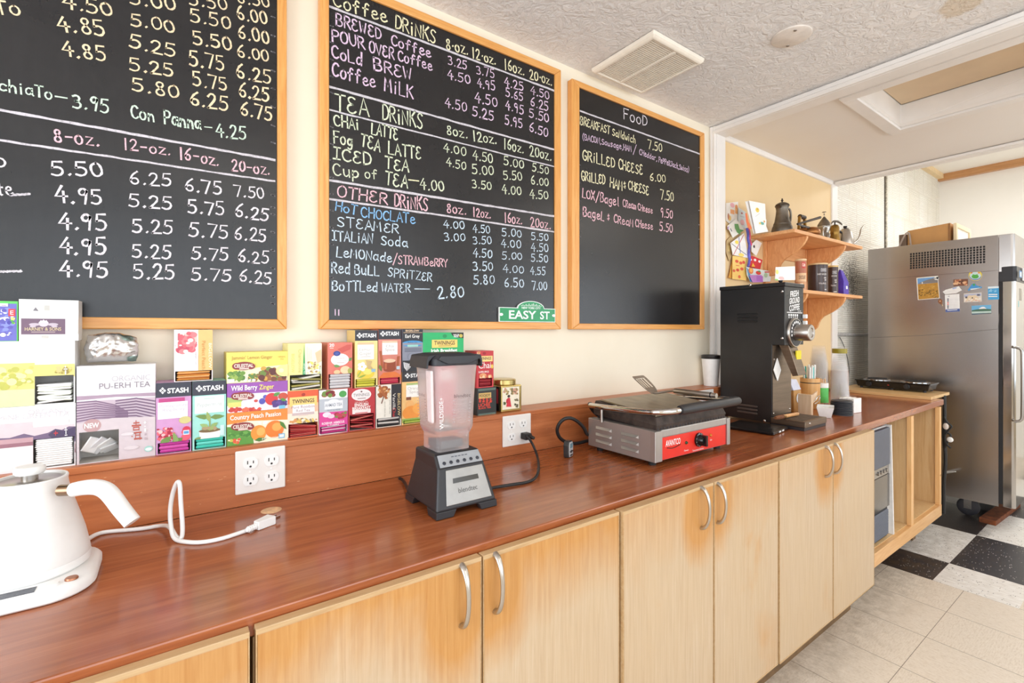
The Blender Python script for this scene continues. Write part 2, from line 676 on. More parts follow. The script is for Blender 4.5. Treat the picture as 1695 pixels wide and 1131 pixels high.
b.box(XQ0, XQ1, ROOM_Y0, 1.442, 2.345, ZF, M_WHITE_TRIM)
b.box(XQ0 - .016, XQ0, ROOM_Y0, 1.43, 2.347, 2.362, M_WHITE_TRIM)
struct('trim_6', b, .002)
M_BEAM = wood('orange_beam_wood', (176, 124, 78), (196, 142, 92), (208, 158, 108), (10, 1, 10), 3)
b = MB()
b.box(ROOM_X1 - .06, ROOM_X1, ROOM_Y0, YB, ZF - .07, ZF, M_BEAM)
b.box(XQ1, ROOM_X1 - .06, YB - .05, YB, ZF - .05, ZF, mat((232, 205, 160), .5, name='pale_beam_wood'))
struct('trim_7', b)
# conduit down the brick wall and the dark gap at the room's corner
M_DARKGAP = mat((74, 64, 54), .8, var=.3, scale=40)
p = at(1465, 300, Y=YB)
b = MB()
b.tube([(p.x, YB - .008, .4), (p.x, YB - .008, ZF - .05)], .010, mat((196, 188, 172), .6, var=.35, scale=60, bump=.4), 8)
b.box(p.x - .022, p.x - .011, YB - .003, YB, .4, ZF - .05, M_DARKGAP)
struct('trim_8', b)
p = at(1400, 553, Y=YB)
q_ = at(1436, 553, Y=YB)
b = MB()
b.tube([(XQ1 + .01, YB - .014, p.z), (p.x + .2, YB - .016, p.z - .006), (q_.x + .9, YB - .014, p.z)], .013, mat((188, 186, 186), .55, var=.2, scale=50, bump=.3), 10)
struct('trim_9', b)

# ================================================================ ceiling fittings
corners = [at(975, 103, Z=ZC), at(1065, 47, Z=ZC), at(1169, 107, Z=ZC), at(1072, 151, Z=ZC)]
vx = (sum(c.x for c in corners) / 4, sum(c.y for c in corners) / 4)
hx = (max(c.x for c in corners) - min(c.x for c in corners)) / 2
hy = (max(c.y for c in corners) - min(c.y for c in corners)) / 2
VS = (hx + hy) / 2 * .93
M_VENT = mat((238, 229, 214), .45, var=.03, name='vent_plastic')
M_VENT_IN = mat((226, 218, 204), .7)
vent = thing('ceiling_vent', 'square off-white exhaust fan grille with two slatted fields on the textured ceiling', 'vent', (vx[0], vx[1], ZC))
b = MB()
S = VS
ring = lambda s, z: [(vx[0] + a * s, vx[1] + c * s, z) for a, c in ((-1, -1), (1, -1), (1, 1), (-1, 1))]
pr = [ring(S, ZC - .002), ring(S * .985, ZC - .014), ring(S * .93, ZC - .022), ring(S * .86, ZC - .022), ring(S * .855, ZC - .014)]
vs = [p for r in pr for p in r]
fs = []
for j in range(len(pr) - 1):
    for i in range(4):
        fs.append((j * 4 + i, j * 4 + (i + 1) % 4, (j + 1) * 4 + (i + 1) % 4, (j + 1) * 4 + i))
b.add(vs, fs, M_VENT)
b.box(vx[0] - S * .055, vx[0] + S * .055, vx[1] - S * .86, vx[1] + S * .86, ZC - .022, ZC - .012, M_VENT)
b.build('frame', vent, .006)
MB().box(vx[0] - S * .9, vx[0] + S * .9, vx[1] - S * .9, vx[1] + S * .9, ZC - .007, ZC - .004, M_VENT_IN).build('backing', vent)
for sgn in (-1, 1):
    b = MB()
    for i in range(30):
        y = vx[1] - S * .84 + i * (S * 1.68 / 29)
        x0, x1 = sorted((vx[0] + sgn * S * .06, vx[0] + sgn * S * .86))
        b.box(x0, x1, y - S * .014, y + S * .014, ZC - .019, ZC - .010, M_VENT)
    b.build('slat_field', vent)
c = at(1310, 60, Z=ZC)
pl = thing('ceiling_cover_plate', 'small round painted cover plate on the textured ceiling', 'cover plate', (c.x, c.y, ZC))
MB().lathe([(.066, 0), (.066, -.004), (.060, -.007), (0, -.008)], c, mat((226, 216, 206), .5), 36).build('plate', pl)
for s in (-1, 1):
    MB().lathe([(.006, 0), (.005, -.003), (0, -.004)], c + Vector((s * .038, s * .03, -.0065)), mat((150, 140, 130), .4, .8), 10).build('screw', pl)
# ================================================================ counter and cabinets
ZT = .864                              # counter top
ZL = 1.012                             # top of the ledge
YS = 1.342                             # face of the backsplash


def m_counter():
    q = NT('varnished_mahogany')
    f = q.noise(q.coords((1.1, 16, 16)), 3.2, 7, .62, .8)
    f2 = q.noise(q.coords((5, 130, 130)), 2.2, 3, .6)
    big = q.noise(q.coords((.7, 2, 2)), 1.6, 3)
    col = q.ramp(f, [(.28, (128, 64, 32)), (.5, (164, 90, 48)), (.72, (194, 120, 72))])
    col = q.mix(q.math('MULTIPLY', f2, .5), col, (116, 54, 28))
    col = q.mix(q.math('MULTIPLY', big, .35), col, (168, 92, 50))
    scr = q.noise(q.coords((2, 14, 2)), 26, 6, .8)
    col = q.mix(q.math('MULTIPLY', q.math('GREATER_THAN', scr, .70), .5), col, (196, 140, 96))
    q.set(Base_Color=col, Roughness=q.math('ADD', q.math('MULTIPLY', f2, .12), .17))
    q.b.inputs['Specular IOR Level'].default_value = .55
    q.b.inputs['Coat Weight'].default_value = .35
    q.b.inputs['Coat Roughness'].default_value = .12
    q.bump(f2, .035, .001)
    return q.m


def m_splash(name='painted_ledge_board'):
    q = NT(name)
    f = q.noise(q.coords((1.2, 20, 20)), 3, 6, .6, .6)
    col = q.ramp(f, [(.3, (164, 92, 52)), (.55, (182, 106, 62)), (.75, (194, 118, 72))])
    nick = q.noise(q.coords((7, 30, 30)), 9, 3, .6)
    col = q.mix(q.math('MULTIPLY', q.math('GREATER_THAN', nick, .72), .6), col, (226, 188, 140))
    q.set(Base_Color=col, Roughness=.34)
    q.bump(f, .05, .001)
    return q.m


M_COUNTER, M_SPLASH = m_counter(), m_splash()
XE = at(1561, 661.2, Z=ZT).x
YF0, YF1 = .822, .852


def yfront(x):
    return YF0 + (YF1 - YF0) * max(0, x) / XE


b = MB()
xs = [ROOM_X0 + .01, 0, XE]
poly = [(xs[0], YF0), (0, YF0), (XE, YF1), (XE, 1.44), (3.85, 1.44), (XP1 + .004, YW - .001), (XP1 + .004, 1.415), (XP0 - .03, 1.415), (XP0 - .03, YS), (xs[0], YS)]
b.prism(poly, 'xy', ZT - .034, ZT, M_COUNTER)
counter = b.build('countertop', None, .003)
tag(counter, 'long dark red varnished wooden countertop running below the chalkboards', 'countertop')
seam = MB()
sx = at(1215, 748, Z=ZT).x
seam.box(sx - .001, sx + .001, yfront(sx) + .004, YS - .002, ZT + .0001, ZT + .0004, mat((70, 30, 14), .5))
seam.build('joint', counter)
spot = at(449, 845, Z=ZT)
MB().lathe([(0, 0), (.023, 0), (.021, .0008), (0, .0008)], (spot.x, spot.y, ZT + .0001), mat((226, 184, 140), .6, var=.2, scale=80), 24).build('plugged_hole', counter)

b = MB()
b.box(ROOM_X0 + .01, XP0 - .02, YS, YS + .018, ZT, ZL - .016, M_SPLASH)
bs = b.build('backsplash_board', None, .001)
tag(bs, 'reddish brown painted board standing along the back of the counter', 'backsplash')
b = MB()
b.box(ROOM_X0 + .01, XP0 - .02, YS - .003, YW, ZL - .016, ZL, M_SPLASH)
ledge = b.build('tea_ledge', None, .002)
tag(ledge, 'narrow reddish brown ledge under the chalkboards that carries the tea boxes', 'ledge')


# ---------------------------------------------------------------- birch doors
def m_door(name, hx, hz, amount, seed, xm, zt):
    """worn birch veneer: varnish left in amber patches around the handle and near the top edge"""
    q = NT(name)
    v = q.coords()
    f = q.noise(q.coords((60, 60, 2.4), (seed, 0, 0)), 2.2, 6, .62, .5)
    fine = q.noise(q.coords((120, 120, 5), (seed, 0, 0)), 2, 3)
    big = q.noise(q.coords((1, 1, .55), (seed * 3.1, seed, seed)), 3.6, 5, .62, .5)
    base = q.ramp(f, [(.30, (180, 156, 129)), (.5, (192, 170, 143)), (.72, (201, 182, 158))])
    base = q.mix(q.math('MULTIPLY', q.ramp(q.noise(q.coords((1.4, 1, .5), (seed, 3, 0)), 3, 3), [(.35, (0, 0, 0, 1)), (.7, (1, 1, 1, 1))]), .45), base, (192, 165, 128))
    base = q.mix(q.math('MULTIPLY', fine, .22), base, (206, 170, 124))
    d = q.n('ShaderNodeVectorMath', operation='DISTANCE')
    mp = q.n('ShaderNodeMapping')
    tc = q.n('ShaderNodeTexCoord')
    q.l(tc.outputs['Object'], mp.inputs['Vector'])
    mp.inputs['Scale'].default_value = (1.25, 1, .8)
    d.inputs[1].default_value = (hx * 1.25, 0, hz * .8)
    q.l(mp.outputs[0], d.inputs[0])
    near = q.ramp(q.math('SUBTRACT', d.outputs['Value'], q.math('MULTIPLY', big, .16)), [(-.04, (1, 1, 1, 1)), (.07, (0, 0, 0, 1))])
    sep = q.n('ShaderNodeSeparateXYZ')
    q.l(v, sep.inputs[0])
    top = q.ramp(q.math('ADD', q.math('SUBTRACT', zt + .12, sep.outputs[2]), q.math('MULTIPLY', big, -.30)), [(.0, (1, 1, 1, 1)), (.16, (0, 0, 0, 1))])
    blot = q.ramp(big, [(.57, (0, 0, 0, 1)), (.70, (1, 1, 1, 1))])
    st = q.math('MAXIMUM', q.math('MULTIPLY', near, .95), q.math('MAXIMUM', q.math('MULTIPLY', top, amount), q.math('MULTIPLY', blot,   .5 * amount + .2)))
    amber = q.ramp(f, [(.3, (180, 122, 58)), (.7, (198, 146, 82))])
    q.set(Base_Color=q.mix(st, base, amber), Roughness=.42)
    q.bump(fine, .04, .001)
    return q.m


M_EDGE = wood('maple_edging', (178, 140, 96), (194, 161, 118), (204, 176, 138), (1, 14, 14), 4)
M_CARC = wood('birch_ply', (198, 160, 112), (212, 178, 130), (220, 192, 148), (14, 14, 1), 3)
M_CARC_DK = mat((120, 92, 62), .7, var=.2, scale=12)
M_NICKEL = mat((196, 190, 182), .3, 1.0, var=.05, name='brushed_nickel')
YD = .803
ZD0, ZD1 = .154, .850


def handle(parent, x, zc, y=YD):
    h = .058
    b = MB()
    pts = [(x, y + .002, zc + h), (x, y - .012, zc + h * .93), (x, y - .024, zc + h * .55), (x, y - .028, zc), (x, y - .024, zc - h * .55), (x, y - .012, zc - h * .93), (x, y + .002, zc - h)]
    b.tube(pts, [.0075, .0065, .005, .0048, .005, .0065, .0075], M_NICKEL, 10, 2, flat=.8)
    return b.build('handle', parent)


def cabinet(label, x0, x1, doors, proud=0.0, amount=.7):
    """doors: list of (x0, x1, handle x, handle z)"""
    c = thing('base_cabinet', label, 'cabinet', ((x0 + x1) / 2, .84, 0))
    t = .018
    b = MB()
    b.box(x0 + .001, x0 + t, .826, YS - .01, ZD0 - .01, ZT - .0365, M_CARC)
    b.box(x1 - t, x1 - .001, .826, YS - .01, ZD0 - .01, ZT - .0365, M_CARC)
    b.box(x0 + t, x1 - t, .826, YS - .01, ZD0 - .01, ZD0 + .01, M_CARC)
    b.box(x0 + t, x1 - t, YS - .022, YS - .01, ZD0 + .01, ZT - .036, M_CARC)
    b.box(x0 + t, x1 - t, .826, .86, ZT - .08, ZT - .036, M_CARC)
    b.build('carcass', c)
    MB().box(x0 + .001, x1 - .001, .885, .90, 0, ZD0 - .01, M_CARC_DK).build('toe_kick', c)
    for k, (d0, d1, hx, hz) in enumerate(doors):
        y0 = YD - proud
        y1 = .8215
        dob = MB()
        m = m_door('worn_birch_door', hx - (d0 + d1) / 2, hz - (ZD0 + ZD1) / 2, amount, random.uniform(0, 9), 0, (ZD1 - ZD0) / 2)
        cx, cz = (d0 + d1) / 2, (ZD0 + ZD1) / 2
        dob.box(d0 + .004 - cx, d1 - .004 - cx, 0, y1 - y0, ZD0 - cz + .004, ZD1 - .008 - cz, m)
        d = dob.build('door', None, .0015)
        d.parent = c
        inv = wmat(c).inverted() @ Vector((cx, y0, cz))
        d.location = inv
        e = MB()
        e.box(d0 + .002, d1 - .002, y0 - .0006, y1, ZD1 - .008, ZD1, M_EDGE)
        e.box(d0 + .002, d0 + .004, y0 - .0006, y1, ZD0, ZD1 - .008, M_EDGE)
        e.box(d1 - .004, d1 - .002, y0 - .0006, y1, ZD0, ZD1 - .008, M_EDGE)
        e.box(d0 + .004, d1 - .004, y0 - .0006, y1, ZD0, ZD0 + .004, M_EDGE)
        e.build('edge_strip', d, .001)
        handle(d, hx, hz, y0)
    return c


def dx(px, proud=0):
    return at(px, 900, Y=YD - proud).x


XA1, XB0, XBC, XC1, XDE, XE1, XFG, XG1 = dx(416), dx(421), dx(798.5), dx(1026), dx(1177.5), dx(1284.5), dx(1374.5), dx(1443)
hz1 = at(775, 995, Y=YD - .02).z
cabinet('birch base cabinet at the left end, only its door top showing below the white kettle', -.42, XA1,
        [(-.42, XA1, -.36, hz1)], amount=.9)
cabinet('birch base cabinet under the blender, doors heavily amber-stained near the top', XB0, XC1,
        [(XB0, XBC, dx(773, .02), at(773, 994, Y=YD - .02).z), (XBC, XC1, dx(829, .02), at(829, 972, Y=YD - .02).z)], amount=.95)
cabinet('birch base cabinet under the panini press, with an amber blotch on its left door', XC1 + .002, XE1,
        [(XC1 + .002, XDE, dx(1167, .02), at(1167, 843, Y=YD - .02).z), (XDE, XE1, dx(1194, .02), at(1194, 835, Y=YD - .02).z)], .008, .5)
cabinet('birch base cabinet under the coffee grinder, beside the open shelf bay', XE1 + .002, XG1,
        [(XE1 + .002, XFG, dx(1371, .02), at(1371, 765, Y=YD - .02).z), (XFG, XG1, dx(1386, .02), at(1386, 760, Y=YD - .02).z)], .010, .25)

# ---------------------------------------------------------------- open cabinet at the far end
X0 = XG1 + .004
XM = at(1510, 800, Y=.84).x
XR = at(1557, 760, Y=.845).x
oc = thing('open_cabinet', 'doorless birch cabinet frame with two open bays at the far end of the counter', 'cabinet', ((X0 + XR) / 2, .9, 0))
M_PINE = wood('pine_stile', (214, 162, 104), (228, 180, 122), (236, 196, 142), (14, 14, 1), 3)
ztop = ZT - .036
b = MB()
b.box(X0, X0 + .015, .84, 1.33, .17, ztop, M_CARC)
b.box(X0 + .015, XR - .02, 1.318, 1.33, .235, ztop, M_CARC)
b.box(X0 + .015, XR - .02, .862, 1.33, .215, .235, M_CARC)
b.build('carcass', oc)
MB().box(XM + .002, XM + .02, .864, 1.318, .235, ztop, M_CARC).build('divider', oc)
MB().box(XR - .02, XR, .865, 1.33, .17, ztop, M_CARC).build('end_panel', oc)
MB().box(XM - .006, XM + .034, .842, .863, .232, ztop, M_PINE).build('stile', oc, .001)
MB().box(XR - .034, XR, .842, .864, .232, ztop, M_PINE).build('stile', oc, .001)
MB().box(X0, XR, .840, .862, .165, .2315, wood('pine_rail', (206, 152, 98), (222, 174, 118), (234, 194, 140), (1, 14, 14), 3)).build('bottom_rail', oc, .001)
for px in (X0 + .15, XR - .12):
    MB().box(px, px + .06, .95, 1.3, 0, .215, M_CARC_DK).build('foot', oc)
knot = at(1553, 790, Y=.84)
MB().lathe([(0, .0004), (.006, .0004), (.006, 0)], (XR - .017, .842, knot.z), mat((120, 72, 40), .5), 12, (0, -1, 0), sx=1.0).build('knot', oc)

# undercounter ice machine in the left bay
im = thing('ice_machine', 'blue-grey undercounter ice machine in the open cabinet bay', 'ice machine', (X0 + .25, 1.0, .235))
ix0, ix1, iy = X0 + .02, at(1475, 780, Y=.868).x, .868
M_SLATE = mat((72, 80, 98), .35, var=.06, name='slate_plastic')
M_SLATE_D = mat((30, 33, 42), .5)
M_WHITE_PL = mat((232, 230, 228), .4)
M_SATIN = steel('satin_steel', (176, 174, 172), .3, (1, 1, 30))
MB().box(ix0, ix1, iy + .02, 1.29, .236, .800, M_WHITE_PL).build('housing', im, .004)
za = at(1460, 775, Y=iy).z
zb = at(1460, 790, Y=iy).z
zc_ = at(1460, 845, Y=iy).z
MB().box(ix0, ix1 - .012, iy, iy + .02, za, .795, M_SLATE).build('top_door', im, .006)
b = MB()
b.box(ix0, ix1 - .012, iy + .006, iy + .02, zb, za - .002, M_SATIN)
b.build('control_strip', im)
for k in range(4):
    kx = ix0 + (ix1 - ix0) * (.62 + .085 * k)
    MB().lathe([(.010, 0), (.009, .008), (0, .009)], (kx, iy + .006, (za + zb) / 2), M_SATIN, 14, (0, -1, 0)).build('button', im)
MB().box(ix0, ix1 - .012, iy + .004, iy + .02, zc_, zb - .002, mat((120, 116, 112), .12, .85, var=.15, scale=4)).build('bin_front', im)
b = MB()
b.box(ix0, ix1 - .03, iy + .008, iy + .02, .238, zc_ - .002, M_SLATE_D)
n = 16
for i in range(n):
    z = .25 + (zc_ - .27) * i / (n - 1)
    b.add([(ix0 + .004, iy, z), (ix1 - .034, iy, z), (ix1 - .034, iy + .006, z + .0065), (ix0 + .004, iy + .006, z + .0065),
           (ix0 + .004, iy + .003, z - .004), (ix1 - .034, iy + .003, z - .004)], [(0, 1, 2, 3), (4, 5, 1, 0)], M_SLATE)
b.build('louvre_grille', im)
MB().hexa([(ix1 + .002, iy - .01, .236), (ix1 + .014, iy - .01, .236), (ix1 + .014, 1.2, .236), (ix1 + .002, 1.2, .236)],
          [(ix1 - .010, iy - .002, .805), (ix1 + .002, iy - .002, .805), (ix1 + .002, 1.2, .805), (ix1 - .010, 1.2, .805)],
          M_WHITE_PL).build('side_panel', im)

# ================================================================ reach-in refrigerator
FX, FY0, FY1, FZ0, FZ1 = 4.445, .690, 1.414, .130, 1.927
M_FSIDE = steel('scuffed_stainless', (172, 167, 164), .25, (1, 3, 50), 5, .07)
M_FFRONT = steel('polished_stainless', (178, 175, 172), .12, (40, 1, 1), 6, .05)
fr = thing('refrigerator', 'tall stainless steel reach-in refrigerator on casters at the end of the counter', 'refrigerator', (FX + .37, 1.05, 0))
FX1 = FX + .70
zs = at(1657, 447.5, X=FX).z
b = MB()
b.box(FX + .003, FX1, FY0, FY1, FZ0 + .01, FZ1 - .012, M_FSIDE)
b.build('body', fr, .004)
MB().box(FX, FX + .003, FY0, FY1, FZ0, zs - .002, M_FSIDE).build('side_panel', fr)
MB().box(FX - .002, FX + .003, FY0, FY1, zs, FZ1, M_FSIDE).build('top_panel', fr, .001)
b = MB()
ga, gb, gc, gd = at(1508, 421, X=FX), at(1629, 407, X=FX), at(1629, 435, X=FX), at(1508, 444, X=FX)
M_HOLE = mat((26, 24, 24), .8)
NY, NZ = 25, 7
for i in range(NY):
    for j in range(NZ):
        y = ga.y + (gb.y - ga.y) * i / (NY - 1)
        z = ga.z + (gd.z - ga.z) * j / (NZ - 1)
        w, h = .0052, .0066
        b.add([(FX - .0026, y - w, z - h), (FX - .0026, y + w, z - h), (FX - .0026, y + w, z + h), (FX - .0026, y - w, z + h)], [(0, 1, 2, 3)], M_HOLE)
b.build('vent_grille', fr)
MB().box(FX + .006, FX1 - .006, FY0 - .018, FY0, FZ0 + .02, FZ1 - .25, mat((34, 33, 36), .6)).build('gasket', fr)
# door: rounded front edge
yd0 = .612
prof = [(FX + .004, FY0 - .019), (FX + .004, yd0 + .018), (FX + .008, yd0 + .006), (FX + .018, yd0), (FX1 - .018, yd0), (FX1 - .006, yd0 + .008), (FX1 - .004, FY0 - .019)]
MB().prism(prof, 'xy', FZ0 + .004, 1.655, M_FFRONT, False).build('door', fr, .003)
MB().prism([(p[0] - (.004 if p[1] > .66 and p[0] < FX + .1 else 0), FY0 - .0005 if p[1] > .66 else p[1] + .004) for p in prof], 'xy', zs - .012, FZ1, M_FSIDE).build('front_cap', fr, .003)
zk0, zk1 = 1.657, zs - .013
bz0, bz1 = at(1670, 466, X=FX).z, at(1670, 441, X=FX).z
b = MB()
b.prism([(FX + .001, FY0), (FX + .001, yd0 + .012), (FX + .014, yd0 - .004), (FX1 - .014, yd0 - .004), (FX1, yd0 + .012), (FX1, FY0)], 'xy', bz0, bz1, mat((38, 37, 42), .35))
b.build('black_band', fr, .002)
cp = MB().box(FX + .17, FX1 - .06, yd0 - .016, yd0 - .0045, bz0 + .012, bz1 - .002, mat((232, 232, 232), .35)).build('control_panel', fr, .004)
lp = at(1689, 454, Y=yd0 - .016)
b = MB()
yq = yd0 - .0166
b.box(lp.x - .035, lp.x + .045, yq, yq + .0006, lp.z - .022, lp.z + .022, mat((40, 120, 180), .4))
b.box(lp.x - .018, lp.x + .030, yq - .0004, yq, lp.z - .016, lp.z + .014, mat((225, 240, 248), .4))
b.build('display', cp)
h1, h0 = at(1690, 575, Y=yd0 - .03), at(1690, 700, Y=yd0 - .03)
b = MB()
hx = h1.x + .02
b.tube([(hx, yd0 + .002, h1.z), (hx, yd0 - .03, h1.z - .01), (hx, yd0 - .034, h1.z - .05), (hx, yd0 - .034, h0.z + .05), (hx, yd0 - .03, h0.z + .01), (hx, yd0 + .002, h0.z)], .009, M_SATIN, 10, 1)
b.build('handle', fr)
sp = at(1688, 485, Y=yd0)
b = MB()
b.box(sp.x - .02, sp.x + .06, yd0 - .0006, yd0 - .0001, sp.z - .05, sp.z + .03, mat((150, 144, 134), .4, .6))
b.box(sp.x - .05, sp.x - .03, yd0 - .0006, yd0 - .0001, sp.z - .095, sp.z - .055, mat((120, 200, 205), .4))
b.build('sticker', fr)
M_RUBBER = mat((44, 42, 48), .6)
for (wx, wy) in ((FX + .10, FY0 + .165), (FX + .10, FY1 - .12), (FX1 - .1, FY0 + .165), (FX1 - .1, FY1 - .12)):
    w = MB().lathe([(0, -.016), (.022, -.018), (.050, -.016), (.060, -.010), (.061, 0), (.060, .010), (.050, .016), (.022, .018), (0, .016)],
                   (wx, wy, .0615), M_RUBBER, 28, (1, .25, 0)).build('caster_wheel', fr)
    b = MB()
    b.box(wx - .024, wx - .019, wy - .02, wy + .02, .05, .128, M_SATIN)
    b.box(wx + .019, wx + .024, wy - .02, wy + .02, .05, .128, M_SATIN)
    b.box(wx - .03, wx + .03, wy - .035, wy + .035, .122, .13, M_SATIN)
    b.cyl((wx - .028, wy, .0615), (wx + .028, wy, .0615), .008, M_SATIN, 12)
    b.build('caster_fork', w)
# creases in the side sheet
b = MB()
M_CREASE = mat((120, 116, 112), .5, .8)
p0, p1 = at(1440, 559, X=FX), at(1652, 545, X=FX)
b.tube([(FX - .0004, p0.y, p0.z), (FX - .0004, (p0.y + p1.y) / 2, (p0.z + p1.z) / 2 - .012), (FX - .0004, p1.y, p1.z)], .0012, M_CREASE, 6, 2)
p2 = at(1654, 520, X=FX)
b.tube([(FX - .0004, p1.y, p1.z), (FX - .0004, p2.y, p2.z)], .0010, M_CREASE, 6)
b.build('crease', fr)

# rusty wooden block under the cooler
rp = at(1640, 862, Z=.02)
rb = MB().hexa([(4.435, .70, 0), (5.06, .67, 0), (5.065, .75, 0), (4.44, .783, 0)], [(4.437, .70, .032), (5.06, .67, .032), (5.065, .75, .032), (4.442, .783, .032)],
               mat((118, 62, 30), .8, var=.3, scale=25, bump=.3)).build('wooden_block', None, .003)
tag(rb, 'rusty brown plank offcut lying on the floor under the refrigerator', 'plank')
